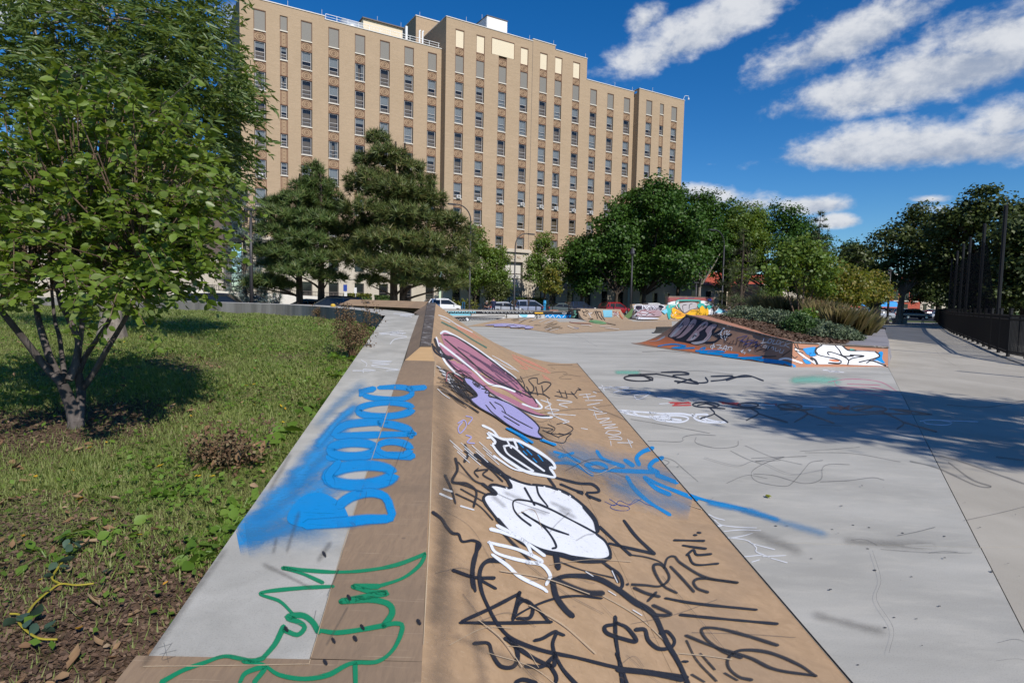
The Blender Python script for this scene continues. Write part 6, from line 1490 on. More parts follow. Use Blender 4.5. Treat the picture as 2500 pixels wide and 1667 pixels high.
# ------------------------------------------------------------------ cars
def car(kind, color, pos, ang, label, group=None, lights='rear'):
    Lc, Wc, Hc = {'sedan': (4.7, 1.82, 1.46), 'suv': (4.75, 1.92, 1.74), 'van': (5.1, 1.98, 1.78), 'hatch': (4.3, 1.8, 1.5)}[kind]
    e = empty('parked_car', tuple(pos), label, 'car', group, rz=ang)
    pm = carpaint('paint_' + color[0], color[1]); h = Lc / 2; zb = .24
    if kind == 'sedan': top = [(-h, .62), (-h + .06, .95), (-h + .9, 1.02), (-.3, .97), (.75, .94), (h - .75, .84), (h - .12, .66), (h, .5)]; gh = [(-h + .75, 1.0), (-h + 1.55, 1.42), (.05, Hc), (.55, Hc - .06), (1.35, .93)]
    elif kind == 'hatch': top = [(-h, .62), (-h + .05, .98), (-h + .3, 1.0), (-.3, .97), (.75, .94), (h - .7, .86), (h - .12, .68), (h, .5)]; gh = [(-h + .12, 1.0), (-h + .75, 1.42), (-.1, Hc), (.45, Hc - .06), (1.3, .93)]
    elif kind == 'suv': top = [(-h, .7), (-h + .05, 1.08), (-h + .3, 1.12), (-.3, 1.1), (.75, 1.08), (h - .8, 1.0), (h - .1, .82), (h, .55)]; gh = [(-h + .08, 1.1), (-h + .5, 1.66), (-.2, Hc), (.4, Hc - .05), (1.25, 1.07)]
    else: top = [(-h, .7), (-h + .05, 1.0), (-h + .3, 1.05), (-.3, 1.02), (1.0, .98), (h - .6, .9), (h - .1, .75), (h, .5)]; gh = [(-h + .06, 1.04), (-h + .4, 1.7), (-.2, Hc), (.6, Hc - .06), (1.75, .98)]
    b_ = MB(); R_ = []; ends_ = [(-h - .02, .55)] 
    for i, (x, z) in enumerate(top):
        n_ = .90 if i in (0, len(top) - 1) else (.97 if i in (1, len(top) - 2) else 1.0); w = Wc / 2 * n_
        R_.append([(x, -w * .93, zb), (x, -w, zb + .22), (x, -w, max(zb + .25, z - .22)), (x, -w * .94, z - .03), (x, -w * .6, z + .02), (x, 0, z + .035), (x, w * .6, z + .02), (x, w * .94, z - .03), (x, w, max(zb + .25, z - .22)), (x, w, zb + .22), (x, w * .93, zb), (x, -w * .93, zb)])
    b_.grid([[np.array(p) for p in r] for r in R_], flip=True)
    b_.add(R_[0][:-1], [list(range(11))]); b_.add(R_[-1][:-1], [list(range(10, -1, -1))])
    o = b_.obj('body', pm, e, world_origin=False); smooth_by_angle(o.data, 38)
    g_ = MB(); GR = []
    for i, (x, z) in enumerate(gh):
        wz = Wc / 2 * (.93 if i in (0, 4) else .76); wb = Wc / 2 * .93; zl = .96 if kind in ('sedan', 'hatch', 'van') else 1.07
        GR.append([(x, -wb, zl), (x, -(wz + .02), z - .08 if i in (1, 2, 3) else z), (x, -wz * .9, z), (x, wz * .9, z), (x, wz + .02, z - .08 if i in (1, 2, 3) else z), (x, wb, zl)])
    g_.grid([[np.array(p) for p in r] for r in GR], flip=True); o = g_.obj('glasshouse', M_carglass, e, world_origin=False); smooth_by_angle(o.data, 30)
    r_ = MB(); r_.grid([[np.array(p) + (0, 0, .02) for p in r[1:5]] for r in GR[1:4]], flip=True); o = r_.obj('roof', pm, e, world_origin=False); smooth_by_angle(o.data, 40)
    pl_ = MB()
    for s_ in (-1, 1):
        for i, j in ((0, 1), (3, 4)): pl_.bar(np.array(GR[i][1 if s_ < 0 else 4]) + (0, s_ * .01, 0), np.array(GR[j][1 if s_ < 0 else 4]) + (0, s_ * .01, 0), .09, .07)
        xm = (gh[1][0] + gh[3][0]) / 2; pl_.bar((xm, s_ * Wc / 2 * .94, 1.0), (xm + .05, s_ * (Wc / 2 * .77 + .02), Hc - .1), .08, .06)
        pl_.bar(np.array(GR[1][1 if s_ < 0 else 4]) + (0, s_ * .01, 0), np.array(GR[3][1 if s_ < 0 else 4]) + (0, s_ * .01, 0), .06, .06)
        if kind in ('suv', 'van'): xr = gh[1][0] + .15; pl_.bar((xr, s_ * Wc / 2 * .94, 1.05), (xr + .1, s_ * (Wc / 2 * .77 + .02), Hc - .1), .16, .06)
    pl_.obj('pillar', pm, e, world_origin=False)
    for x in (-h + .92, h - .95):
        for s_ in (-1, 1):
            w_ = MB(); w_.tube([(x, s_ * (Wc / 2 - .2), .33), (x, s_ * (Wc / 2 + .012), .33)], .33, 16); wo_ = w_.obj('wheel', M_rubber, e, world_origin=False)
            w_ = MB(); w_.tube([(x, s_ * (Wc / 2 + .010), .33), (x, s_ * (Wc / 2 + .022), .33)], .22, 12); w_.obj('rim', M_rim, wo_, world_origin=False)
    for s_ in (-1, 1):
        l_ = MB(); l_.obox((h - .16, s_ * Wc * .36, .68 if kind != 'suv' else .82), (.14, 0, 0), (0, .2, 0), (0, 0, .07)); l_.obj('headlight', M_headl, e, world_origin=False)
        l_ = MB(); l_.obox((-h + .04, s_ * Wc * .40, .85 if kind != 'van' else .98), (.06, 0, 0), (0, .14, 0), (0, 0, .1)); l_.obj('tail_light', M_taill, e, world_origin=False)
        m_ = MB(); m_.obox((gh[4][0] - .3, s_ * (Wc / 2 + .08), 1.02), (.07, 0, 0), (0, .1, 0), (0, 0, .06)); m_.obj('mirror', pm, e, world_origin=False)
    return e
BA = math.atan2(BD[1], BD[0])
CC = {'white': (.70, .70, .70), 'silver': (.36, .38, .42), 'bluesilver': (.27, .31, .42), 'greygreen': (.085, .105, .10), 'navy': (.012, .018, .04), 'red': (.33, .01, .012), 'black': (.012, .012, .014), 'darkblue': (.015, .022, .035), 'maroon': (.11, .01, .016), 'grey': (.15, .155, .16), 'teal': (.04, .12, .15)}
def c_(n): return (n, CC[n])
SGp = 'cars parked along the street'
for x, w, kd, cc, dr, lb in [(1082, 23, 'suv', 'white', 0, 'white crossover parked beside the yellow-green bushes'), (1228, 24, 'hatch', 'silver', 0, 'silver hatchback just left of the minivan'), (1290, 20, 'van', 'bluesilver', 0, 'blue-silver minivan parked before the portal'), (1368, 22, 'sedan', 'greygreen', 0, 'grey-green sedan right of the minivan'), (1414, 19, 'suv', 'navy', 0, 'navy crossover between sedan and red car'), (1502, 21, 'suv', 'red', 0, 'bright red crossover with roof rails'), (1598, 22, 'suv', 'white', 0, 'white crossover mostly hidden behind the far ramps')]:
    car(kd, c_(cc), onB(x, w) + (0, 0, -.03), BA + dr, lb, SGp)
car('suv', c_('black'), np.array([*atY(545, 700, 35.5)[:2], -.03]), math.radians(12), 'large black utility vehicle parked behind the back wall at left')
car('suv', c_('darkblue'), np.array([*atY(812, 720, 40.5)[:2], -.03]), math.radians(196), 'dark blue crossover behind the left pine trunks')
car('sedan', c_('greygreen'), np.array([*atY(752, 720, 47)[:2], -.03]), math.radians(190), 'pale-windowed sedan partly hidden by the dark blue crossover')
PGp = 'cars in the far car park'
for x, Y, kd, cc, a, lb in [(2142, 92, 'sedan', 'silver', 175, 'silver sedan nearest the path in the car park'), (2234, 100, 'suv', 'navy', -6, 'dark navy utility vehicle right of the concrete block'), (2086, 98, 'sedan', 'white', 170, 'white sedan behind the tan grass'), (2138, 108, 'suv', 'maroon', 175, 'maroon crossover behind the silver sedan'), (2214, 116, 'suv', 'white', -8, 'white crossover behind the navy utility vehicle'), (2262, 112, 'sedan', 'maroon', 175, 'dark red sedan near the white post'), (2275, 122, 'suv', 'grey', 175, 'grey crossover in the back row by the netting'), (2110, 118, 'suv', 'teal', 175, 'teal crossover below the blue awning'), (2170, 120, 'van', 'navy', 178, 'navy van in the back row behind the tree'), (2250, 126, 'sedan', 'black', 175, 'black sedan in the back row'), (2298, 108, 'sedan', 'silver', 178, 'silver car at the netting end of the car park'), (2060, 112, 'suv', 'white', 175, 'white crossover behind the planter trees'), (2085, 124, 'suv', 'darkblue', 175, 'dark blue crossover left of the teal one')]:
    p = gp(x, Y); car(kd, c_(cc), p + (0, 0, -.03), math.radians(a), lb, PGp)
# ------------------------------------------------------------------ lamps, signs
def lamp(base, H, arm, label, dir_=1.0, box=False):
    base = np.asarray(base, float); e = empty('street_lamp', tuple(base), label, 'lamp post'); p = MB(); r = arm
    p.tube([base, base + (0, 0, 1.0), base + (0, 0, H - r)], [.13, .10, .075], 10); p.tube([base, base + (0, 0, .5)], [.2, .17], 10)
    u = np.array([BD[0], BD[1], 0]) * dir_; pts = [base + (0, 0, H - r) + u * (r * (1 - math.cos(t))) + (0, 0, r * math.sin(t)) for t in np.linspace(0, math.pi / 2 * 1.12, 10)]
    p.tube(pts, .06, 8); p.obj('pole', M_lamp, e, smooth=True)
    h_ = MB(); h_.obox(pts[-1] + u * .35, u * .42, np.array([-u[1], u[0], 0]) * .14, (0, 0, .07)); h_.obj('lamp_head', M_lamp, e)
    if box:
        h_ = MB(); h_.obox(base + (-.3, 0, H * .72), (.22, 0, 0), (0, .12, 0), (0, 0, .38)); h_.obox(base + (.32, 0, H * .72), (.16, 0, 0), (0, .1, 0), (0, 0, .36)); h_.obj('signal_box', M_black, e)
    return e
lamp(gp(1146, 62), hgt(1146, 503, 62), 1.5, 'dark lamp post with signal boxes left of the portal', -1, True)
lamp(gp(1255, 72), hgt(1262, 568, 72), 1.6, 'dark curved lamp post in front of the portal', 1)
lamp(gp(1762, 72), hgt(1755, 564, 72), 1.7, 'dark curved lamp post behind the mural wall', -1)
def straight_lamp(base, H, label, head=True):
    base = np.asarray(base, float); e = empty('lamp_post', tuple(base), label, 'lamp post'); p = MB(); p.tube([base, base + (0, 0, H)], [.12, .08], 10); p.tube([base, base + (0, 0, .8)], [.2, .16], 10); p.obj('pole', M_lamp, e, smooth=True)
    if head: p = MB(); p.tube([base + (0, 0, H), base + (0, 0, H + .25), base + (0, 0, H + .7), base + (0, 0, H + .95)], [.1, .28, .2, .04], 10); p.obj('lantern', M_lamp, e)
    else: p = MB(); p.obox(base + (0, 0, H), (.3, 0, 0), (0, .15, 0), (0, 0, .07)); p.obj('lamp_head', M_lamp, e)
straight_lamp(gp(1540, 68), hgt(1545, 625, 68), 'straight black lamp post with lantern before the big maples')
straight_lamp(gp(614, 38), hgt(614, 512, 38), 'thin straight lamp post before the blue-grey spruce', False)
straight_lamp(gp(1698, 76), hgt(1698, 690, 76), 'thin pole left of the pale maple trunk', False)
straight_lamp(gp(2169, 62), hgt(2169, 660, 62), 'thin black pole left of the concrete block', False)
straight_lamp(gp(2450, 60), hgt(2450, 690, 60), 'brown utility pole behind the fence', False)
def sign(x, Y, y0, y1, wpx, colr, label, tag_):
    b_ = gp(x, Y); z0, z1 = hgt(x, y1, Y), hgt(x, y0, Y); w = wpx * Y / FPX / 2; e = empty('street_sign', tuple(b_), label, 'sign'); k_ = MB(); k_.tube([b_, b_ + (0, 0, z1)], .04, 6); k_.obj('post', M_frame, e)
    k_ = MB(); k_.box(b_ + (-w, -.06, z0), b_ + (w, -.03, z1)); bo = k_.obj('board', colr, e)
    k_ = MB()
    for i in range(4): k_.box(b_ + (-w * .7, -.066, z0 + (z1 - z0) * (.2 + .18 * i)), b_ + (w * (.2 + .15 * (i % 3)), -.06, z0 + (z1 - z0) * (.26 + .18 * i)))
    k_.obj('print', tag_, bo)
M_bsign = plain('blue_sign', (.03, .07, .30), .5); M_wsign = plain('white_sign', (.7, .7, .68), .5)
sign(843, 60, 695, 711, 9, M_bsign, 'blue information sign above the dark blue crossover', M_wsign)
sign(844, 59, 713, 724, 7, M_wsign, 'small white sign under the blue sign', M_bsign)
sign(868, 62, 702, 716, 6, M_wsign, 'white street sign right of the blue sign', M_graypanel)
pmt = empty('parking_meter', tuple(onB(1330, 27.5)), 'bright blue parking post between minivan and sedan', 'post'); p = np.array(pmt.location); k_ = MB(); k_.box(p + (-.14, -.1, 0), p + (.14, .1, 1.35)); k_.obj('post', plain('meter_blue', (.02, .25, .5), .5), pmt); k_ = MB(); k_.tube([p + (0, 0, 1.35), p + (0, 0, 1.75)], [.2, .16], 8); k_.obj('head', plain('meter_head', (.05, .32, .6), .4), pmt)
pmt = empty('bollard', tuple(gp(1132, 70)), 'teal-blue post by the dark lamp post', 'post'); p = np.array(pmt.location); k_ = MB(); k_.box(p + (-.18, -.1, 0), p + (.18, .1, 1.3)); k_.box(p + (-.2, -.12, 1.3), p + (.2, .12, 1.36)); k_.obj('post', plain('post_blue', (.02, .09, .16), .5), pmt)
bn = empty('wooden_bench', tuple(gp(1168, 60)), 'brown wooden bench by the seated person', 'bench'); p = np.array(bn.location); k_ = MB(); k_.box(p + (-1.4, -.25, .42), p + (1.2, .25, .5)); k_.obj('seat', plain('bench_wood', (.14, .06, .03), .7), bn)
for x in (-1.2, 1.0): k_ = MB(); k_.box(p + (x, -.2, 0), p + (x + .08, .2, .42)); k_.obj('leg', M_black, bn)
bg_ = empty('traffic_box', tuple(gp(2141, 76)), 'black box and post at the end of the path', 'post'); p = np.array(bg_.location); k_ = MB(); k_.box(p + (-.5, -.3, 0), p + (.4, .3, 2.0)); k_.obj('cabinet', M_black, bg_)

# ------------------------------------------------------------------ people
M_skin = plain('skin', (.42, .24, .17), .55, var=.05); M_hair = plain('dark_hair', (.02, .015, .012), .8)
def person(base, joints, edges, clothes, label, rz, head, headgear=None):
    """joints name->(xyz, radius); one continuous skinned body"""
    e = empty('person', tuple(base), label, 'person', rz=rz); names = list(joints); me = bpy.data.meshes.new('body')
    me.from_pydata([joints[n][0] for n in names], [(names.index(a), names.index(b_)) for a, b_ in edges], [])
    o = bpy.data.objects.new('body', me); col.objects.link(o); md = o.modifiers.new('skin', 'SKIN'); sv = me.skin_vertices[0].data
    for i, n in enumerate(names): sv[i].radius = (joints[n][1],) * 2; sv[i].use_root = (n == 'pelvis')
    o.modifiers.new('sub', 'SUBSURF').levels = 1; bpy.context.view_layer.update()
    m2 = bpy.data.meshes.new_from_object(o.evaluated_get(bpy.context.evaluated_depsgraph_get())); bpy.data.objects.remove(o)
    mats = [M_skin] + [c[0] for c in clothes]; m2.materials.clear()
    for m in mats: m2.materials.append(m)
    for pl in m2.polygons:
        c = pl.center; pl.use_smooth = True; pl.material_index = 0
        for k, (mt, fn) in enumerate(clothes):
            if fn(c): pl.material_index = k + 1; break
    b_ = link('body', m2, e)
    hd = MB(); hx, hy, hz, hr = head; hd.tube([(hx, hy, hz - hr * .2), (hx, hy + .01, hz + hr * .5), (hx, hy + .01, hz + hr * 1.0), (hx, hy, hz + hr * 1.18)], [hr * .92, hr * 1.04, hr * .8, hr * .2], 12)
    link('cap' if headgear else 'hair', hd.mesh('hair', headgear or M_hair, True), b_)
    fc = MB(); fc.obox((hx, hy - hr * 1.0, hz - hr * .05), (hr * .14, 0, 0), (0, hr * .2, 0), (0, 0, hr * .2))
    for s_ in (-1, 1): fc.obox((hx + s_ * hr * .95, hy, hz), (hr * .1, 0, 0), (0, hr * .2, 0), (0, 0, hr * .25))
    link('nose_and_ears', fc.mesh('face', M_skin), b_)
    ey = MB()
    for s_ in (-1, 1): ey.obox((hx + s_ * hr * .38, hy - hr * .9, hz + hr * .1), (hr * .13, 0, 0), (0, hr * .05, 0), (0, 0, hr * .07))
    ey.obox((hx, hy - hr * .88, hz - hr * .5), (hr * .3, 0, 0), (0, hr * .04, 0), (0, 0, hr * .05)); link('eyes_and_mouth', ey.mesh('eyes', M_hair), b_)
    return e
M_navy = plain('navy_cloth', (.012, .018, .05), .9); M_blk = plain('black_cloth', (.012, .012, .013), .9); M_tan = plain('jeans', (.03, .04, .08), .9)
def hand(J, E, w, n, d, s):
    w = np.array(w); d = np.array(d) / np.linalg.norm(d); J[n + '_palm'] = (tuple(w + d * .07), .03); E.append((n, n + '_palm')); sd = np.cross(d, (0, 0, 1)); sd = sd / (np.linalg.norm(sd) + 1e-6)
    for i, (o_, l_) in enumerate(((-.024, .07), (-.008, .08), (.008, .075), (.024, .06))):
        J[f'{n}_f{i}'] = (tuple(w + d * .10 + sd * o_), .009); J[f'{n}_t{i}'] = (tuple(w + d * (.10 + l_) + sd * o_ * 1.1 + np.array([0, 0, -.02])), .008); E.append((n + '_palm', f'{n}_f{i}')); E.append((f'{n}_f{i}', f'{n}_t{i}'))
    J[n + '_thumb'] = (tuple(w + d * .06 + sd * -.05 + np.array([0, 0, .01])), .010); E.append((n + '_palm', n + '_thumb'))
J = {'pelvis': ((0, 0, .92), .15), 'waist': ((0, 0, 1.08), .14), 'chest': ((0, .01, 1.3), .165), 'neck': ((0, 0, 1.48), .06), 'head': ((0, -.01, 1.60), .095), 'headtop': ((0, 0, 1.68), .08)}
E_ = [('pelvis', 'waist'), ('waist', 'chest'), ('chest', 'neck'), ('neck', 'head'), ('head', 'headtop')]
for s_, n in ((-1, 'l'), (1, 'r')):
    J.update({n + 'sh': ((s_ * .19, 0, 1.40), .07), n + 'el': ((s_ * .24, -.06, 1.12), .05), n + 'wr': ((s_ * .12, -.26, 1.10), .034), n + 'hip': ((s_ * .10, 0, .85), .105), n + 'kn': ((s_ * .11, -.02, .48), .07), n + 'an': ((s_ * .12, .02, .09), .048), n + 'toe': ((s_ * .13, -.16, .04), .04)})
    E_ += [('chest', n + 'sh'), (n + 'sh', n + 'el'), (n + 'el', n + 'wr'), ('pelvis', n + 'hip'), (n + 'hip', n + 'kn'), (n + 'kn', n + 'an'), (n + 'an', n + 'toe')]; hand(J, E_, J[n + 'wr'][0], n + 'wr', (-s_ * .3, -1, -.1), s_)
pb = gp(1205, 58); k_ = MB(); k_.box((pb[0] - 3.2, pb[1] - .8, 0), (pb[0] + 1.4, pb[1] + 2.2, .14)); k_.obj('bench_plinth', M_path, None, label='low concrete plinth under the bench behind the far ledge', cat='plinth')
bn.location.z = .14; 
person(pb + (0, 0, .14), J, E_, [(M_navy, lambda c: c.z < 1.46 and not (abs(c.x) < .16 and c.y < -.15) and c.z > .1), (M_blk, lambda c: c.z <= .1)], 'person standing in navy clothes looking down at their hands behind the far ledge', math.radians(200), (0, 0, 1.62, .1))
J = {'pelvis': ((0, 0, .16), .15), 'waist': ((0, -.06, .32), .14), 'chest': ((0, -.16, .54), .16), 'neck': ((0, -.21, .70), .06), 'head': ((0, -.25, .81), .095), 'headtop': ((0, -.25, .89), .08)}
E_ = [('pelvis', 'waist'), ('waist', 'chest'), ('chest', 'neck'), ('neck', 'head'), ('head', 'headtop')]
for s_, n in ((-1, 'l'), (1, 'r')):
    J.update({n + 'sh': ((s_ * .19, -.16, .62), .07), n + 'el': ((s_ * .24, -.30, .38), .05), n + 'wr': ((s_ * .10, -.46, .34), .034), n + 'hip': ((s_ * .11, -.04, .14), .105), n + 'kn': ((s_ * .14, -.46, .12), .072), n + 'an': ((s_ * .14, -.50, -.33), .048), n + 'toe': ((s_ * .15, -.66, -.38), .04)})
    E_ += [('chest', n + 'sh'), (n + 'sh', n + 'el'), (n + 'el', n + 'wr'), ('pelvis', n + 'hip'), (n + 'hip', n + 'kn'), (n + 'kn', n + 'an'), (n + 'an', n + 'toe')]; hand(J, E_, J[n + 'wr'][0], n + 'wr', (-s_ * .4, -1, -.2), s_)
person(gp(1187, 60) + (0, -.1, .64 - .02), J, E_, [(M_blk, lambda c: c.z > .2 and c.z < .68 and not (c.y < -.33)), (M_tan, lambda c: c.z <= .24 and c.z > -.32 and not (c.y < -.55 and c.z > .2))], 'person in black shirt and cap sitting on the bench behind the far ledge', math.radians(15), (0, -.25, .83, .1), plain('grey_cap', (.28, .27, .25), .9))
# ------------------------------------------------------------------ graffiti: thin coats of paint lying on the surfaces
LAYER = [0.0]
class Surf:
    def __init__(s, names):
        V, F, b = [], [], 0
        for nm in names:
            for v, f in SURF[nm]:
                V += [tuple(q) for q in v]; F += [[i + b for i in q] for q in f]; b += len(v)
        s.t = BVHTree.FromPolygons(V, F)
    def hit(s, x, y, off):
        d = Vector(ray(x, y)).normalized(); h = s.t.ray_cast(Vector(cO), d)
        if h[0] is None: return None
        n = h[1] if h[1].dot(d) < 0 else -h[1]
        return np.array(h[0] + n * off)
class Tag:
    def __init__(s, conv, surf, base=.0014): s.c = conv; s.s = surf; s.m = {}; s.k = 0; surf.n = getattr(surf, 'n', 0) + 1; s.base = base; s.inc = base * .12; s.base = base + surf.n * base * .2; s.g = 12.0 if base < .003 else 4.0
    def P(s, pts): return [np.array([s.c[0] + x * s.c[2], s.c[1] + y * s.c[2]]) for x, y in pts]
    def off(s): s.k += 1; LAYER[0] += 1; return s.base + s.k * s.inc
    def get(s, mat): return s.m.setdefault(mat.name, (mat, MB()))[1]
    def line(s, mat, w, *polys, closed=False, raw=False, taper=0.0):
        o = s.off()
        for pl in polys:
            P_ = s.P(pl)
            Q = P_ if raw else catmull(P_, step=max(3.0, w * s.c[2] * .35), closed=closed)
            if raw: Q = [a + (b_ - a) * t for a, b_ in zip(P_[:-1], P_[1:]) for t in np.linspace(0, 1, 6)[:-1]] + [P_[-1]]
            if closed: Q = Q + [Q[0]]
            if len(Q) < 2: continue
            LAYER[0] += 1; hw = w * s.c[2] / 2; rows_ = []; mb = s.get(mat)
            # round ends
            t0 = Q[0] - Q[1]; t0 /= np.linalg.norm(t0) + 1e-9; t1 = Q[-1] - Q[-2]; t1 /= np.linalg.norm(t1) + 1e-9
            if not closed: Q = [Q[0] + t0 * hw * .9] + Q + [Q[-1] + t1 * hw * .9]
            N = len(Q); soft = 'haze' in mat.name or 'mist' in mat.name or 'stain' in mat.name or 'mint' in mat.name
            if soft: Q = [Q[0] + t0 * hw] + Q + [Q[-1] + t1 * hw]; N = len(Q)
            SL = np.concatenate([[0], np.cumsum([np.linalg.norm(Q[i + 1] - Q[i]) for i in range(N - 1)])]); EU = np.maximum(0, 1 - np.minimum(SL, SL[-1] - SL) / (1.9 * hw)) if soft else np.zeros(N)
            ph = LAYER[0] * 1.7
            for i in range(N):
                t = Q[min(i + 1, N - 1)] - Q[max(i - 1, 0)]; t = t / (np.linalg.norm(t) + 1e-9); nn = np.array([-t[1], t[0]])
                k = 1 - taper * i / N; k *= 1 + .13 * math.sin(SL[i] / (hw * 7 + 4) + ph) + .07 * math.sin(SL[i] / (hw * 2.3 + 2) + 2 * ph)
                if not closed and not soft and i in (0, N - 1): k *= .45
                r = [s.s.hit(*(Q[i] + nn * hw * f * k), o) for f in (-1, 0, 1)]; fv = [-1.0, 0.0, 1.0]
                if r[1] is not None:
                    for e_, sg in ((0, -1), (2, 1)):
                        if r[e_] is None:                       # the stroke runs over an edge: stop at the rim
                            lo_f, hi_f = 0.0, 1.0
                            for _ in range(9):
                                md = (lo_f + hi_f) / 2
                                if s.s.hit(*(Q[i] + nn * hw * sg * md * k), o) is None: hi_f = md
                                else: lo_f = md
                            r[e_] = s.s.hit(*(Q[i] + nn * hw * sg * lo_f * k), o); fv[e_] = sg * lo_f
                rows_.append((r, fv))
            for ii, ((a, fa), (b_, fb_)) in enumerate(zip(rows_[:-1], rows_[1:])):
                if any(q is None for q in a + b_): continue
                if max(np.linalg.norm(a[k] - b_[k]) for k in range(3)) > .6 + .02 * a[0][1] * 1.2: continue
                mb.add(a + b_, [[0, 1, 4, 3], [1, 2, 5, 4]], 0, [(EU[ii], v) for v in fa] + [(EU[ii + 1], v) for v in fb_])
        return s
    def ring(s, mat, w, cx, cy, rx, ry, rot=0.0):
        c, n_ = math.cos(rot), math.sin(rot)
        return s.line(mat, w, [(cx + rx * math.cos(a) * c - ry * math.sin(a) * n_, cy + rx * math.cos(a) * n_ + ry * math.sin(a) * c) for a in np.linspace(0, 2 * math.pi, 13)[:-1]], closed=True)
    def fill(s, mat, *polys, raw=False, outline=None, ow=0, grid=26.0):
        o = s.off(); grid = s.g
        for pl in polys:
            P_ = s.P(pl); Q = P_ if raw else catmull(P_, n=5, closed=True)
            Q = [a + (b_ - a) * k / m for a, b_ in zip(Q, Q[1:] + Q[:1]) for m in [max(1, int(np.linalg.norm(b_ - a) / grid))] for k in range(m)]
            Q = [Vector((float(q[0]), float(q[1]))) for q in Q]; n = len(Q)
            xs = [q.x for q in Q]; ys = [q.y for q in Q]; g = grid
            extra = []
            X = min(xs) + g / 2
            while X < max(xs):
                Yv = min(ys) + g / 2
                while Yv < max(ys): extra.append(Vector((X + .01, Yv))); Yv += g * .7
                X += g
            # keep triangles whose centre is inside
            def inside(p):
                c = False; j = n - 1
                for i in range(n):
                    if (Q[i].y > p.y) != (Q[j].y > p.y) and p.x < (Q[j].x - Q[i].x) * (p.y - Q[i].y) / (Q[j].y - Q[i].y) + Q[i].x: c = not c
                    j = i
                return c
            r2 = delaunay_2d_cdt(Q + [e for e in extra if inside(e)], [(i, (i + 1) % n) for i in range(n)], [], 0, 1e-5)
            H_ = [s.s.hit(v.x, v.y, o) for v in r2[0]]; mb = s.get(mat); b_ = []; idx = {}
            for f in r2[2]:
                c = sum((r2[0][i] for i in f), Vector((0, 0))) / len(f)
                if not inside(c) or any(H_[i] is None for i in f): continue
                for i in f:
                    if i not in idx: idx[i] = len(b_); b_.append(H_[i])
                mb.add([], [], 0)
            if not b_: continue
            F_ = [[idx[i] for i in f] for f in r2[2] if all(i in idx for i in f) and inside(sum((r2[0][i] for i in f), Vector((0, 0))) / len(f))]
            mb.add(b_, F_, 0)
            if outline: s.line(outline, ow, pl, closed=True)
        return s
    def done(s, name, parent):
        mats, V, F, M, U = [], [], [], [], []
        for k, (mt, mb) in s.m.items():
            if not mb.F: continue
            b_ = len(V); V += mb.V; F += [[i + b_ for i in f] for f in mb.F]; U += mb.U; M += [len(mats)] * len(mb.F); mats.append(mt)
        if V: link(name, raw_mesh(name, np.array(V) - np.array(parent.location), F, mats, False, U, M), parent)
cG1 = (980, 740, .2466); cG2 = (1000, 1040, .29762); cG3 = (1000, 1300, .42517); cG4 = (300, 880, .50198); cG5 = (1400, 820, .46769); cG6 = (1700, 1200, .34014)
cG7 = (1560, 690, .12755); cG8 = (1840, 640, .16585); cG9 = (1330, 690, .12755); cG10 = (1050, 690, .12755); cG11 = (700, 680, .21259); cS = (0, 0, 1.0)
sfL = Surf(['ledge', 'deck']); sfR = Surf(['ramp']); sfF = Surf(['floor']); sfB = Surf(['bank']); sfFar = Surf(['far']); sfBB = Surf(['backbank']); sfRF = Surf(['ramp', 'floor'])

# --- big blue letters and haze on ledge and deck
t = Tag(cG4, sfL)
t.line(S_bluesoft, 150, [(560, 880), (700, 850), (860, 800)]).line(S_bluesoft, 190, [(640, 800), (800, 720), (950, 640)]).line(S_bluesoft, 170, [(740, 680), (880, 560), (980, 500)]).line(S_bluesoft, 130, [(860, 560), (960, 430), (1050, 330)])
t.line(S_bluesoft, 70, [(960, 400), (1040, 300), (1110, 240)]).line(S_bluethin, 240, [(600, 860), (760, 840), (900, 830)]).line(S_bluethin, 90, [(980, 280), (1060, 200), (1140, 140)]).line(S_bluethin, 60, [(1120, 800), (1210, 780)])
t.done('blue_haze', led)
t = Tag(cG4, sfL)
t.line(S_blue, 30, [(1250, 132), (1340, 130), (1395, 140), (1405, 165), (1350, 188), (1240, 186), (1180, 172), (1158, 150)], [(1390, 138), (1465, 132)])
t.line(S_blue, 40, [(1215, 140), (1170, 150), (1160, 160)])
t.ring(S_blue, 40, 1275, 240, 132, 33, -.04)
t.line(S_blue, 42, [(1410, 358), (1250, 362), (1045, 368), (1040, 345), (1085, 315), (1180, 302), (1270, 300)], [(1255, 305), (1330, 318), (1390, 338), (1400, 362)])
t.line(S_blue, 50, [(1400, 466), (1250, 462), (1010, 470)]); t.ring(S_blue, 50, 1120, 435, 112, 34, -.02); t.ring(S_blue, 42, 1318, 430, 80, 34, .05)
t.ring(S_blue, 68, 1155, 560, 160, 48, -.05); t.line(S_blue, 60, [(1010, 590), (1000, 560), (1040, 510)])
t.fill(S_blue, [(800, 780), (820, 720), (880, 660), (960, 645), (1040, 680), (1080, 720), (1090, 790), (960, 812), (860, 810)])
t.line(S_blue, 62, [(1060, 700), (1110, 665), (1200, 645), (1275, 665), (1300, 720), (1300, 768), (1180, 776), (1060, 790), (900, 800)])
t.done('blue_letters', led)
t = Tag(cG4, sfL)
t.line(S_green, 22, [(780, 1010), (900, 1022), (1040, 1030), (1180, 1022), (1330, 995), (1475, 940)], [(1475, 940), (1440, 1000), (1360, 1060), (1240, 1100)], [(780, 1010), (880, 1040), (970, 1080)], [(1020, 1100), (860, 1108), (670, 1132), (760, 1170), (810, 1215), (835, 1245)])
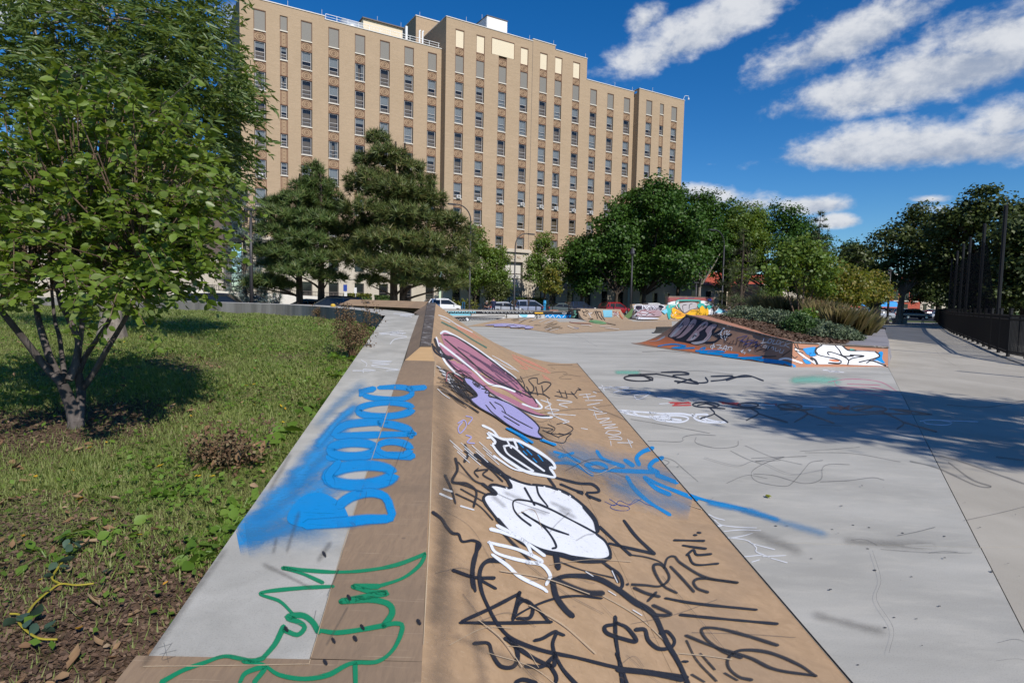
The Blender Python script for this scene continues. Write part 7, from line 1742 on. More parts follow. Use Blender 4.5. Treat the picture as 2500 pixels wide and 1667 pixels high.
t.line(S_green, 34, [(1125, 1100), (1240, 1100)], [(1125, 1102), (1200, 1125), (1285, 1132), (1180, 1150), (1065, 1172)], [(1065, 1172), (1200, 1165), (1290, 1185), (1310, 1230), (1270, 1290)], [(950, 1318), (920, 1270), (870, 1240), (800, 1250), (860, 1275), (885, 1300), (850, 1335), (790, 1315)], [(780, 1300), (740, 1380), (680, 1450)])
t.line(S_green, 27, [(1270, 1290), (1150, 1312), (1040, 1325), (960, 1315)], [(680, 1450), (620, 1462), (500, 1440), (400, 1470), (290, 1510), (190, 1565)], [(590, 1465), (680, 1480), (760, 1530), (880, 1550), (1000, 1530), (1110, 1475), (1240, 1465), (1320, 1400), (1360, 1300), (1330, 1280), (1270, 1290)], [(570, 1566), (600, 1520), (690, 1495), (640, 1566)], [(1130, 1480), (1132, 1566)])
t.line(S_grey, 5, [(170, 1400), (235, 1380)], [(180, 1430), (260, 1410)], [(200, 1375), (222, 1470)], [(240, 1375), (190, 1455), (255, 1440)])
t.done('green_tag', led)
t = Tag(cG4, sfL)
t.line(S_dirt, 60, [(110, 1470), (300, 1190), (480, 950)]).line(S_dirt, 40, [(700, 1000), (900, 1100)], [(1000, 900), (960, 960)]).line(S_seam, 7, [(905, 1478), (1010, 1120), (1090, 850), (1190, 540), (1290, 240)]).line(S_seam, 6, [(100, 1490), (500, 1486), (905, 1478)])
for q in ((1100, 1155), (985, 1470), (1165, 1300), (1130, 1355), (1025, 1365), (1440, 1275), (980, 945), (795, 1310)): t.line(S_blacks, 22, [(q[0] - 3, q[1] - 6), (q[0] + 3, q[1] + 6)])
t.done('stains', led)
t = Tag(cG11, sfL)
t.line(S_whites, 15, [(1230, 402), (1480, 415), (1300, 425), (1440, 440), (1330, 428)], [(1060, 632), (1340, 605), (1180, 620), (1370, 630), (1080, 642)], [(1190, 650), (1380, 670), (1240, 700), (1190, 750)], [(860, 940), (920, 980), (910, 1012)], [(960, 945), (1210, 955), (980, 970), (1180, 985), (970, 1000), (1130, 1030), (1290, 1050), (1150, 1060)], [(760, 1060), (1020, 1060), (880, 1045), (880, 1080)], [(1220, 610), (1330, 640)])
t.done('white_tags', led)
t = Tag(cG11, sfBB)
t.line(S_blacks, 10, [(900, 262), (950, 268), (910, 280), (960, 285)], [(1000, 262), (1020, 275), (1050, 258), (1080, 280), (1100, 258)], [(1490, 285), (1550, 290), (1500, 300), (1545, 310), (1520, 325)], [(1290, 290), (1310, 278), (1330, 282), (1300, 295)], [(1390, 290), (1420, 296)], [(860, 270), (880, 275)], [(1510, 280), (1520, 330)]).line(S_dblue, 10, [(1130, 275), (1190, 290)], [(1180, 270), (1140, 296)], [(1160, 265), (1162, 300)]).done('black_tags', bk)

# --- the ramp: pink and lavender pieces
t = Tag(cS, sfR)
t.line(S_wornsoft, 90, [(1070, 1660), (1085, 1450), (1085, 1250), (1080, 1080), (1075, 940)]).line(S_wornsoft, 60, [(1180, 1660), (1160, 1560), (1140, 1420)]).line(S_wornsoft, 70, [(1300, 1080), (1400, 1150), (1520, 1190)]).line(S_wornsoft, 40, [(1080, 900), (1200, 980), (1330, 1060)])
t.done('worn_patches', ramp)
t = Tag(cG1, sfR)
t.line(S_whites, 14, [(370, 120), (450, 150), (560, 220), (700, 290)], [(390, 150), (480, 190)]).line(S_dkgreen, 18, [(400, 190), (560, 270), (700, 360), (840, 440)], [(430, 205), (520, 250)]).line(S_salmon, 16, [(550, 230), (680, 290), (800, 365)], [(560, 250), (650, 295), (740, 350)])
t.line(S_salmon, 18, [(1100, 515), (1300, 590), (1470, 690)], [(1110, 540), (1300, 640), (1460, 690)], [(1130, 560), (1250, 650), (1180, 640)], [(1400, 715), (1470, 760), (1410, 740)], [(1160, 540), (1340, 620), (1440, 660)]).line(S_whites, 8, [(900, 520), (1050, 600), (1160, 680)], [(920, 560), (1060, 640), (1130, 660)], [(940, 540), (1100, 640)])
t.fill(S_pink, [(395, 300), (470, 300), (630, 390), (810, 510), (970, 620), (1110, 730), (1210, 840), (1320, 960), (1360, 1030), (1290, 1025), (1180, 960), (1040, 870), (880, 800), (780, 740), (640, 600), (520, 500), (430, 420)], [(350, 350), (420, 430), (560, 560), (700, 680), (800, 770), (900, 860), (1040, 920), (1200, 1000), (1340, 1080), (1460, 1120), (1440, 1138), (1320, 1110), (1150, 1040), (980, 940), (800, 830), (620, 730), (480, 620), (410, 510)])
t.line(S_purp, 15, [(480, 520), (620, 610), (800, 720), (980, 830)], [(680, 520), (880, 640), (1060, 760), (1160, 850)], [(560, 440), (700, 520), (860, 640)], [(860, 640), (1000, 760), (1180, 900)]).line(S_purp, 12, [(540, 500), (760, 640), (960, 770), (1150, 890)], [(600, 560), (820, 700), (1020, 820), (1200, 925)], [(640, 480), (850, 610), (1030, 720), (1150, 800)], [(700, 600), (900, 720), (1100, 850)], [(450, 560), (560, 640), (690, 700)], [(760, 560), (940, 690), (1080, 770)], [(900, 600), (1040, 700), (1140, 800)]).line(S_purp, 30, [(900, 620), (1010, 680)], [(960, 650), (1080, 740)])
t.line(S_white, 22, [(390, 300), (430, 280), (520, 320), (680, 410), (860, 535), (1030, 665), (1130, 745)], [(1330, 960), (1390, 1030), (1330, 1045), (1200, 1000)], [(345, 345), (390, 490), (450, 605), (600, 745), (780, 845), (1000, 960), (1200, 1062), (1350, 1125), (1490, 1132)], [(380, 400), (560, 540), (720, 670), (860, 795), (1000, 832), (1120, 875)])
t.line(S_black, 18, [(420, 315), (520, 330), (680, 425), (860, 550), (1040, 685), (1130, 755), (1210, 845), (1310, 950), (1350, 1020)], [(430, 360), (560, 470), (700, 590), (820, 700), (960, 790), (1110, 855), (1280, 935)], [(375, 440), (470, 590), (620, 722), (800, 842), (980, 952), (1180, 1052), (1340, 1112), (1460, 1118)])
t.line(S_black, 26, [(305, 410), (330, 480), (400, 530), (480, 555)], [(320, 430), (390, 500), (500, 548)], [(330, 360), (360, 440), (430, 520)])
t.done('pink_piece', ramp)
t = Tag(cG1, sfR)
for k in range(30):
    x0, y0 = 345 + 14 * k % 170, 620 + 19 * k % 240; t.line(S_whites, 9, [(x0, y0), (x0 + 60, y0 + 40 + 3 * k % 20), (x0 + 120, y0 + 95)])
for k in range(26):
    x0, y0 = 350 + 23 * k % 260, 640 + 37 * k % 250; t.line(S_blacks, 10, [(x0, y0), (x0 + 80, y0 + 40), (x0 + 170, y0 + 120), (x0 + 250, y0 + 170)])
t.line(S_black, 15, [(500, 700), (600, 760), (640, 850), (560, 860), (500, 800), (600, 830), (720, 920), (650, 935), (540, 840)], [(470, 905), (640, 1010), (760, 1090)], [(560, 760), (680, 860), (730, 930)], [(480, 780), (560, 880), (680, 960)]).line(S_maroon, 14, [(440, 780), (450, 700), (490, 690)], [(520, 720), (600, 780)])
t.fill(S_lav, [(620, 745), (700, 768), (800, 830), (865, 890), (860, 930), (940, 950), (1080, 1010), (1200, 1090), (1300, 1170), (1360, 1240), (1350, 1290), (1390, 1345), (1330, 1345), (1200, 1300), (1060, 1222), (900, 1120), (760, 1040), (680, 962), (745, 925), (690, 850), (632, 795)], outline=S_black, ow=17)
t.line(S_black, 13, [(830, 1020), (900, 1100), (1060, 1222)], [(870, 990), (925, 1055)], [(920, 990), (990, 1030), (1025, 1095)], [(990, 1080), (1120, 1160), (1290, 1250)], [(1010, 1130), (1160, 1220)], [(790, 855), (840, 870), (820, 895), (860, 900)]).ring(S_black, 11, 738, 815, 46, 16, .7).line(S_black, 22, [(725, 805), (755, 830)])
t.line(S_blue, 26, [(1040, 1250), (1180, 1320), (1290, 1390)], [(1395, 1365), (1510, 1412)])
t.done('lavender_piece', ramp)
t = Tag(cG1, sfR)
t.line(S_blacks, 15, [(1180, 730), (1220, 820), (1200, 862), (1290, 880), (1310, 830), (1260, 760), (1340, 742), (1350, 800), (1420, 780), (1480, 800), (1430, 860), (1400, 890), (1470, 945), (1400, 905), (1230, 885)], [(1240, 830), (1280, 900)], [(1330, 830), (1350, 910)], [(1390, 820), (1400, 880)], [(1160, 760), (1190, 780)])
t.line(S_blacks, 12, [(1520, 918), (1640, 942)], [(1540, 880), (1700, 902), (1740, 862), (1780, 860), (1750, 842)], [(1620, 868), (1640, 932)], [(1680, 880), (1740, 942)], [(1560, 860), (1590, 925)]).line(S_grey, 9, [(1480, 690), (1600, 680), (1640, 702), (1560, 742), (1680, 752)], [(1600, 702), (1770, 727)], [(1450, 612), (1690, 612)], [(1480, 640), (1520, 652)])
t.line(S_blacks, 12, [(1370, 1290), (1450, 1350), (1600, 1385), (1640, 1330), (1680, 1290), (1560, 1322)], [(1540, 1200), (1600, 1190), (1690, 1230), (1690, 1262), (1620, 1300), (1560, 1290)], [(1380, 1230), (1500, 1250), (1440, 1282), (1600, 1302)], [(1400, 1260), (1560, 1332)], [(1450, 1200), (1520, 1240), (1480, 1290)])
t.line(S_whites, 12, [(1380, 960), (1480, 1000), (1420, 1040), (1560, 1060), (1450, 1090), (1720, 1112)], [(1540, 960), (1690, 980), (1560, 1002), (1640, 1032)], [(1560, 1140), (1660, 1172), (1600, 1190)], [(1440, 950), (1500, 1100)], [(1500, 1110), (1640, 1180)])
t.line(S_whites, 10, [(1760, 908), (1870, 900)], [(1800, 932), (1920, 922)], [(1830, 900), (1850, 950)], [(1900, 880), (1930, 890)], [(1820, 965), (1990, 962)], [(1840, 1010), (1960, 990)], [(1850, 1050), (1990, 1080), (1900, 1030)], [(1900, 1105), (2030, 1090)], [(1910, 1080), (1930, 1140)], [(1940, 1150), (2060, 1140), (1960, 1185), (2080, 1175)], [(1990, 1210), (2120, 1200), (2010, 1240), (2140, 1230)], [(2020, 1290), (2060, 1262), (2150, 1268), (2170, 1290), (2100, 1305), (2030, 1292)], [(2050, 1330), (2150, 1322), (2180, 1352), (2060, 1345)], [(2140, 1382), (2290, 1382), (2250, 1360)], [(2240, 1350), (2280, 1430)], [(2070, 1370), (2075, 1412)], [(1780, 1240), (1840, 1250)])
t.line(S_lav, 14, [(560, 1190), (620, 1160), (640, 1220), (580, 1290), (560, 1240), (600, 1180)], [(640, 1120), (700, 1140), (660, 1200)], [(640, 1310), (690, 1330), (650, 1380), (720, 1390)])
t.done('small_tags', ramp)
# --- black and white throw-ups
t = Tag(cG2, sfR)
t.line(S_bluethin, 330, [(1380, 260), (1700, 340), (2050, 420)]).line(S_bluethin, 240, [(1760, 520), (2000, 600), (2200, 650)]).line(S_bluethin, 90, [(1180, 230), (1320, 300)])
for k in range(12): t.line(S_whites, 9, [(330 + 30 * k, 120 + (k * 47) % 120), (430 + 30 * k, 210 + (k * 47) % 120)])
t.line(S_white, 26, [(600, 0), (680, 40), (720, 90)], [(640, 100), (700, 95)])
t.fill(S_black, [(640, 60), (760, 110), (870, 120), (980, 170), (1080, 230), (1170, 300), (1190, 350), (1150, 345), (1190, 420), (1100, 410), (960, 380), (850, 320), (740, 240), (680, 160), (700, 135)], outline=S_white, ow=28)
t.line(S_white, 19, [(770, 170), (840, 170), (960, 270), (1100, 372)], [(770, 170), (800, 230), (900, 300), (1010, 372)], [(790, 110), (830, 182)], [(850, 110), (880, 182)], [(690, 250), (760, 300), (860, 360), (1000, 380)]).line(S_blue, 10, [(890, 140), (930, 180)], [(960, 200), (1000, 240)], [(1010, 270), (1040, 300)], [(930, 210), (960, 240)], [(1050, 240), (1090, 290)])
t.line(S_blue, 30, [(820, 30), (900, 80), (960, 130)], [(1080, 120), (1190, 155)])
t.done('black_throw_up', ramp)
t = Tag(cG2, sfR)
t.line(S_blacks, 30, [(1140, 430), (1190, 500)]).line(S_black, 26, [(1180, 420), (1380, 470), (1500, 480), (1550, 540), (1400, 540), (1240, 480)], [(1380, 540), (1560, 612)], [(1450, 560), (1480, 590)])
t.line(S_black, 30, [(1760, 780), (1860, 910), (2005, 1048)], [(2005, 1048), (1830, 1010), (1640, 965)], [(1560, 830), (1700, 960), (1810, 1058)]).line(S_blacks, 16, [(1810, 1058), (1950, 1080), (2060, 1120), (2110, 1180)], [(1240, 1120), (1400, 1180), (1680, 1250)])
wf = [(600, 285), (720, 370), (850, 440), (960, 478), (1060, 488), (1160, 505), (1300, 560), (1430, 660), (1520, 760), (1548, 850), (1530, 885), (1600, 945), (1640, 1020), (1638, 1078), (1560, 1100), (1400, 1085), (1220, 1050), (1060, 1010), (900, 930), (780, 840), (680, 720), (620, 640), (605, 590), (640, 562), (710, 560), (655, 500), (700, 485), (815, 512), (832, 490), (770, 420), (640, 330)]
t.fill(S_wfill, wf, raw=True); t.line(S_black, 27, wf, closed=True)
t.line(S_black, 42, [(720, 770), (860, 915), (1050, 1020), (1250, 1062), (1400, 1108), (1560, 1112), (1640, 1085)], [(1430, 670), (1515, 770), (1540, 860)]).line(S_black, 38, [(540, 240), (650, 310), (770, 400), (825, 490)], [(600, 480), (650, 520), (700, 560)])
t.line(S_black, 20, [(990, 820), (900, 750), (850, 680), (862, 612), (1000, 625), (1150, 685), (1300, 762), (1430, 830), (1525, 882)], [(920, 712), (1010, 772), (1100, 835), (1170, 925), (1200, 995), (1170, 1008)], [(940, 730), (1120, 830), (1300, 895)], [(942, 512), (980, 580), (1022, 650)], [(1040, 500), (1060, 570), (1130, 660)])
t.line(S_dirt, 60, [(1000, 690), (1100, 720)], [(1250, 700), (1330, 740)], [(700, 600), (760, 650)], [(1180, 640), (1300, 690)], [(800, 560), (900, 600)]).line(S_dirt, 22, [(1300, 720), (1210, 800), (1150, 870)], [(1370, 940), (1440, 900), (1500, 890)])
t.line(S_black, 60, [(1200, 1070), (1215, 1160)]).done('white_throw_up', ramp)
t = Tag(cG2, sfR)
t.line(S_blacks, 30, [(455, 160), (480, 225), (450, 290)], [(375, 270), (390, 360), (350, 460), (470, 475), (545, 540), (525, 660)], [(290, 410), (340, 520), (372, 630)]).line(S_blacks, 18, [(350, 460), (480, 500), (620, 560)], [(380, 560), (560, 650), (680, 770)], [(450, 210), (650, 350), (760, 455)], [(400, 300), (520, 440), (600, 480)], [(540, 370), (640, 360), (600, 400), (680, 450)], [(420, 520), (600, 620)], [(560, 420), (530, 380), (560, 350)])
t.line(S_whites, 22, [(250, 560), (340, 600)], [(280, 520), (340, 540)], [(420, 660), (520, 690)])
t.line(S_black, 30, [(190, 712), (260, 765), (300, 830), (350, 882), (400, 892), (430, 950), (520, 942), (578, 980), (530, 1065), (512, 1160), (508, 1280), (520, 1330)], [(360, 1190), (520, 1240), (690, 1248)], [(700, 1095), (640, 1100), (590, 1150), (580, 1190)])
t.line(S_blacks, 34, [(740, 850), (820, 940), (900, 1020), (980, 1100)], [(1570, 1110), (1660, 1180), (1710, 1277)])
t.line(S_white, 34, [(665, 850), (780, 882), (940, 950), (1000, 1060)], [(720, 822), (900, 920), (1100, 1065)], [(655, 960), (720, 1050), (980, 1120), (1080, 1112), (900, 1022), (700, 972), (650, 960)], [(680, 1062), (800, 1150), (900, 1240), (1080, 1330), (1120, 1360)], [(960, 1120), (1080, 1142), (1150, 1230), (1120, 1300)])
t.done('black_squiggle_and_white_tag', ramp)
t = Tag(cG2, sfRF)
t.line(S_blue, 40, [(1540, 212), (1590, 270), (1750, 330)], [(1770, 282), (1830, 322)], [(1880, 312), (1862, 260), (1910, 212), (1990, 182)], [(1450, 318), (1540, 305), (1615, 335), (1600, 368), (1500, 358), (1450, 322)], [(1600, 362), (1760, 368), (2030, 378)], [(2035, 380), (1970, 340), (2000, 290), (2070, 262)], [(1785, 422), (1840, 510), (1960, 620), (2130, 725)], [(1930, 422), (2050, 480), (2250, 560), (2352, 602)], [(1930, 430), (2020, 510), (2130, 560)], [(2030, 402), (2190, 462)])
t.line(S_blue, 28, [(1190, 212), (1290, 242), (1390, 292)], [(1200, 302), (1340, 312), (1500, 402)], [(1230, 252), (1340, 222)]).line(S_dblue, 6, [(1600, 620), (1680, 652), (1720, 612), (1800, 642), (1860, 602), (1940, 640), (2000, 660)], [(1640, 600), (1760, 660), (1900, 600)]).ring(S_dblue, 6, 1725, 670, 80, 24, .1)
t.done('blue_arrow_tag', ramp)
# --- black tags at the foot of the ramp
t = Tag(cG3, sfR)
t.line(S_black, 24, [(390, 60), (380, 130), (362, 230), (375, 335)], [(250, 220), (370, 260), (480, 266)], [(400, 272), (490, 322)], [(300, 512), (480, 430), (632, 350)], [(630, 348), (592, 500)], [(620, 372), (720, 430), (800, 515)], [(292, 520), (520, 522), (810, 516)], [(600, 490), (620, 420), (660, 392), (705, 425), (690, 490), (620, 496)])
t.line(S_black, 17, [(592, 490), (700, 430), (830, 382), (960, 366), (1100, 380)])
t.line(S_black, 27, [(535, 165), (440, 170), (402, 230), (410, 330), (450, 430), (512, 540), (600, 620), (760, 680), (960, 722), (1200, 780), (1400, 806), (1590, 832)])
t.line(S_black, 28, [(372, 640), (450, 640), (472, 700), (520, 770), (590, 775), (620, 720), (600, 640), (550, 612)], [(552, 612), (640, 680), (740, 740), (820, 770), (832, 720), (820, 640), (840, 572), (760, 612), (720, 622)], [(670, 770), (760, 772), (820, 722)], [(800, 760), (840, 830), (832, 880)], [(830, 700), (880, 790), (960, 880)], [(610, 862), (650, 848), (720, 866)])
t.line(S_black, 22, [(840, 575), (882, 592)], [(1130, 190), (1200, 240), (1222, 300), (1200, 335)])
t.line(S_black, 26, [(1180, 490), (1182, 600), (1200, 720), (1222, 880)], [(1190, 700), (1250, 880)], [(1182, 530), (1122, 542), (1132, 580), (1220, 612), (1300, 626), (1250, 552), (1190, 522)], [(1300, 560), (1350, 562), (1370, 622), (1430, 670), (1500, 662), (1520, 622), (1480, 572), (1440, 580)])
t.line(S_black, 38, [(820, 282), (900, 252), (1060, 262), (1180, 320), (1290, 400), (1400, 472), (1470, 622), (1550, 762), (1600, 880)], [(820, 282), (840, 370), (890, 442), (930, 480)], [(1200, 790), (1400, 812), (1560, 850)]).line(S_blacks, 44, [(840, 272), (920, 310), (1020, 348), (1100, 352)])
t.line(S_blacks, 24, [(1292, 322), (1360, 352), (1430, 370)], [(1412, 350), (1370, 392)], [(1330, 420), (1400, 472), (1500, 472), (1400, 422)])
t.line(S_blacks, 20, [(1250, 300), (1350, 305), (1440, 310), (1490, 262), (1452, 192), (1402, 190), (1412, 240), (1460, 310), (1530, 348)], [(1462, 200), (1480, 150), (1520, 140), (1560, 180), (1700, 260), (1880, 290)], [(1500, 200), (1560, 262), (1630, 340)], [(1710, 345), (1650, 322), (1632, 282), (1690, 266), (1880, 290)])
t.line(S_black, 18, [(1470, 380), (1640, 410), (1990, 446)], [(1555, 475), (1760, 495), (2110, 527)]).line(S_black, 15, [(1520, 46), (1690, 50)], [(1570, 76), (1630, 86), (1700, 95)], [(1592, 130), (1630, 102), (1650, 130), (1730, 126)], [(1600, 130), (1640, 186), (1770, 181)], [(1635, 16), (1645, 17)], [(1655, 2), (1668, 4)])
t.line(S_blacks, 24, [(1590, 596), (1750, 660), (1950, 722), (2100, 790), (2330, 826)], [(2330, 826), (2230, 760), (2060, 692), (1900, 680), (1832, 722), (1832, 780), (1890, 832), (1960, 850)], [(2110, 650), (1950, 600), (1780, 556), (1680, 556), (1700, 612), (1790, 680), (1900, 722)])
t.line(S_blacks, 14, [(1590, 626), (1650, 740), (1760, 856)], [(1670, 700), (1750, 790)], [(1620, 820), (1690, 862)], [(1810, 812), (1880, 852)]).line(S_black, 18, [(1570, 744), (1592, 746)])
t.line(S_whites, 8, [(1010, 230), (1050, 255)], [(1140, 340), (1180, 365)], [(1280, 450), (1330, 480)], [(1160, 225), (1190, 290)])
t.done('black_foot_tags', ramp)
t = Tag(cS, sfR)
t.line(S_seam, 5, [(1027, 1660), (1037, 1488), (1048, 1275), (1055, 1020), (1061, 884)]).line(S_dirt, 60, [(1060, 1500), (1085, 1300), (1090, 1100)]).line(S_dirt, 40, [(1120, 1560), (1300, 1640)]).done('wear_marks', ramp)

# --- floor
FLT = link('floor_paint_root', None, floor) if False else floor
t = Tag(cG5, sfF)
t.line(S_mint, 30, [(235, 190), (330, 192)]).line(S_mint, 56, [(1165, 232), (1260, 228), (1360, 236)])
t.ring(S_black, 10, 340, 222, 76, 14, .03).line(S_black, 10, [(290, 205), (430, 199)], [(350, 200), (412, 232)], [(430, 198), (540, 217)], [(460, 190), (560, 188), (602, 200), (520, 208), (645, 242)], [(530, 236), (650, 251)], [(545, 246), (610, 225)], [(610, 225), (640, 244), (700, 241), (690, 218)], [(720, 211), (830, 210), (790, 228), (720, 236)], [(800, 231), (900, 206), (990, 233)], [(830, 216), (930, 212)])
t.done('black_lettering', floor)
t = Tag(cG5, sfF)
t.line(S_whites, 9, [(115, 270), (190, 270)], [(150, 260), (160, 285)], [(190, 265), (290, 300)], [(220, 268), (290, 270), (210, 295)], [(300, 290), (400, 295), (340, 331), (320, 310), (380, 300)], [(440, 318), (510, 331)], [(1305, 178), (1390, 186), (1330, 184), (1410, 190)])
t.line(S_white, 12, [(185, 408), (240, 391), (330, 396), (430, 402)], [(240, 391), (300, 410), (400, 425), (480, 440)], [(400, 401), (470, 406), (560, 406), (640, 420)], [(400, 420), (450, 440), (560, 450), (600, 430), (540, 416), (420, 421)], [(640, 410), (700, 411), (690, 430), (740, 445), (800, 451), (700, 450), (640, 436), (620, 410)], [(480, 411), (520, 440)], [(300, 393), (330, 410)], [(450, 425), (560, 440)], [(270, 400), (290, 395)], [(660, 425), (690, 440)])
t.line(S_whites, 7, [(1810, 445), (1870, 438), (1970, 450), (1950, 465), (1850, 460), (1830, 448)], [(1900, 440), (2110, 448)])
t.done('white_floor_tags', floor)
t = Tag(cG5, sfF)
t.line(S_red, 9, [(500, 348), (610, 351)], [(520, 363), (612, 362)], [(530, 356), (600, 346)], [(760, 342), (870, 361)], [(780, 352), (860, 351)], [(770, 346), (860, 366)], [(1000, 350), (1060, 363)], [(1010, 362), (1060, 355)], [(1340, 371), (1440, 376)], [(1380, 360), (1440, 386)], [(1350, 379), (1430, 381)], [(1390, 388), (1440, 366)]).line(S_whites, 8, [(450, 355), (500, 352)], [(970, 360), (1050, 361)], [(1190, 366), (1320, 371)])
for (x, y, rx, ry) in ((692, 360, 70, 13), (912, 361, 54, 11), (1130, 368, 64, 12), (1542, 381, 92, 15)): t.ring(S_black, 9, x, y, rx, ry, .02)
t.line(S_black, 9, [(650, 362), (700, 352)], [(690, 352), (740, 366)], [(700, 373), (790, 380)], [(712, 375), (735, 406), (665, 431)], [(735, 406), (805, 451)], [(830, 375), (920, 378), (975, 378)], [(925, 378), (965, 406), (905, 440)], [(965, 406), (1115, 451)], [(1080, 384), (1190, 386), (1250, 381)], [(1170, 382), (1222, 406), (1155, 450)], [(1222, 406), (1360, 456)], [(1100, 362), (1160, 372)], [(1330, 401), (1450, 411), (1620, 406), (1860, 410)], [(1600, 392), (1720, 450), (1690, 486)], [(1720, 450), (1895, 500)], [(1650, 381), (1760, 391), (1870, 411)], [(1480, 386), (1560, 372)])
t.line(S_black, 16, [(1330, 400), (1370, 408)], [(1680, 385), (1760, 396)]).done('stick_figures', floor)
t = Tag(cG5, sfF)
t.line(S_pinkthin, 5, [(1330, 240), (1450, 225), (1600, 240), (1690, 290)], [(1360, 235), (1390, 265), (1560, 270), (1650, 286)], [(1380, 290), (1500, 300), (1620, 315)], [(1390, 271), (1660, 300)], [(1430, 250), (1600, 258)], [(1420, 300), (1480, 280), (1580, 290)])
t.line(S_grey, 6, [(300, 435), (420, 455), (560, 480), (710, 508)], [(390, 548), (560, 552), (572, 530), (640, 515), (740, 520)], [(640, 530), (642, 560), (750, 586), (850, 576), (860, 550)], [(1215, 628), (1100, 635), (1000, 665), (930, 712), (960, 760), (1100, 785), (1150, 760), (1210, 690), (1240, 660), (1300, 650)], [(940, 720), (1050, 730), (1200, 770), (1290, 750), (1300, 690), (1340, 670), (1440, 672)], [(1290, 762), (1440, 755), (1560, 740), (1620, 752)], [(820, 600), (900, 640), (980, 670)], [(930, 640), (1100, 632), (950, 655), (1080, 650)], [(440, 628), (520, 650), (580, 700), (650, 760)], [(460, 640), (500, 660), (470, 680)], [(1270, 465), (1400, 470)])
t.line(S_grey, 12, [(1760, 655), (1900, 690), (2100, 780), (2180, 786), (2080, 750), (1960, 662)], [(1910, 625), (2050, 665), (2352, 772)], [(2210, 632), (2352, 650)])  # broad dark strokes paint lines of shade onto the slabs
t.line(S_blue, 24, [(600, 830), (680, 855), (780, 880), (900, 905)], taper=.4).line(S_bluesoft, 44, [(720, 872), (900, 910), (1050, 955)]).line(S_bluethin, 60, [(900, 915), (1060, 965), (1290, 1030)])
t.done('floor_lines', floor)
t = Tag(cG6, sfF)
t.line(S_whites, 12, [(90, 165), (140, 190), (200, 205)], [(130, 205), (180, 240), (300, 256), (430, 261)], [(200, 286), (320, 276), (460, 281)], [(215, 336), (330, 320), (400, 300)], [(220, 331), (360, 350), (430, 402), (430, 432), (520, 470)], [(380, 361), (420, 380), (560, 416)], [(330, 470), (470, 456)], [(480, 466), (640, 460)], [(400, 506), (450, 491)], [(540, 480), (650, 511)]).line(S_whites, 20, [(150, 250), (178, 246)])
for (x, y, w) in ((1230, 410, 9), (1480, 297, 8), (1125, 240, 8), (1240, 258, 7), (1355, 977, 12), (1280, 565, 14), (1160, 1245, 9), (570, 247, 9), (1420, 905, 7), (975, 272, 6), (1780, 322, 7), (1580, 915, 7), (2120, 580, 8), (825, 483, 7), (1545, 613, 6)): t.line(S_blacks, w, [(x - 5, y), (x + 6, y + 2)])
t.line(S_dirt, 90, [(1100, 360), (1400, 380), (1650, 390)]).line(S_dirt, 120, [(400, 300), (700, 420)], [(900, 900), (1300, 1000)])
t.done('drips_and_gum', floor)
# --- planter bank
t = Tag(cG7, sfB, .004)
t.fill(S_orange, [(20, 1150), (300, 1070), (520, 1040), (700, 1100), (1000, 1180), (1300, 1240), (2300, 1400), (2340, 1500), (1500, 1390), (700, 1270)])
t.fill(S_black, [(560, 1000), (780, 800), (910, 640), (1250, 700), (1500, 800), (1490, 880), (1380, 1040), (1250, 1170), (1060, 1180), (700, 1120)], raw=True)
PG = [[(570, 1030), (640, 930), (760, 800), (860, 690), (930, 660), (985, 690), (960, 790), (860, 900), (760, 1010), (650, 1050)], [(700, 1065), (800, 990), (900, 880), (990, 740), (1050, 690), (1110, 710), (1090, 800), (1010, 900), (900, 1000), (800, 1060)], [(900, 1110), (960, 1040), (1080, 900), (1200, 770), (1290, 730), (1335, 770), (1310, 840), (1220, 910), (1160, 950), (1170, 1000), (1080, 1090), (970, 1125)], [(1000, 1155), (1110, 1140), (1230, 1090), (1290, 1000), (1270, 920), (1320, 840), (1420, 785), (1500, 800), (1490, 850), (1410, 910), (1400, 990), (1330, 1090), (1220, 1160), (1090, 1190)]]
t.fill(S_pgrey, *PG, raw=True); t.fill(S_lgrey, [(600, 1030), (700, 910), (800, 800), (830, 830), (720, 960), (640, 1040)], [(980, 1100), (1080, 970), (1120, 990), (1060, 1080)], [(1060, 1165), (1200, 1150), (1330, 1060), (1390, 960), (1360, 1080), (1220, 1160)])
for q in PG: t.line(S_black, 17, q, closed=True)
t.line(S_black, 15, [(770, 860), (840, 790), (850, 850), (790, 900)], [(1000, 850), (1050, 780), (1060, 820)], [(1120, 910), (1210, 830), (1270, 800), (1220, 860)], [(1030, 1060), (1070, 1010), (1100, 1030)], [(1240, 1080), (1300, 1020), (1290, 960)])
t.fill(S_lgrey, [(1000, 1150), (1090, 1185), (1240, 1150), (1300, 1100), (1130, 1130)], [(200, 1120), (330, 1108), (430, 1050), (500, 1020), (485, 1060), (370, 1112), (240, 1127)])
t.line(S_whites, 9, [(780, 830), (840, 740), (900, 680)], [(960, 820), (1030, 730)], [(1180, 840), (1270, 770)], [(1420, 830), (1360, 960), (1250, 1100)], [(640, 1010), (740, 920)], [(1020, 1060), (1080, 980)]).line(S_black, 12, [(1200, 830), (1280, 790), (1230, 860)], [(1030, 1050), (1060, 1000), (1100, 1020)], [(820, 800), (860, 760)])
t.line(S_black, 60, [(1440, 990), (1540, 940), (1620, 900)], [(1300, 1150), (1440, 1140), (1540, 1080)]).line(S_black, 60, [(1470, 1000), (1560, 1040), (1760, 1000)])
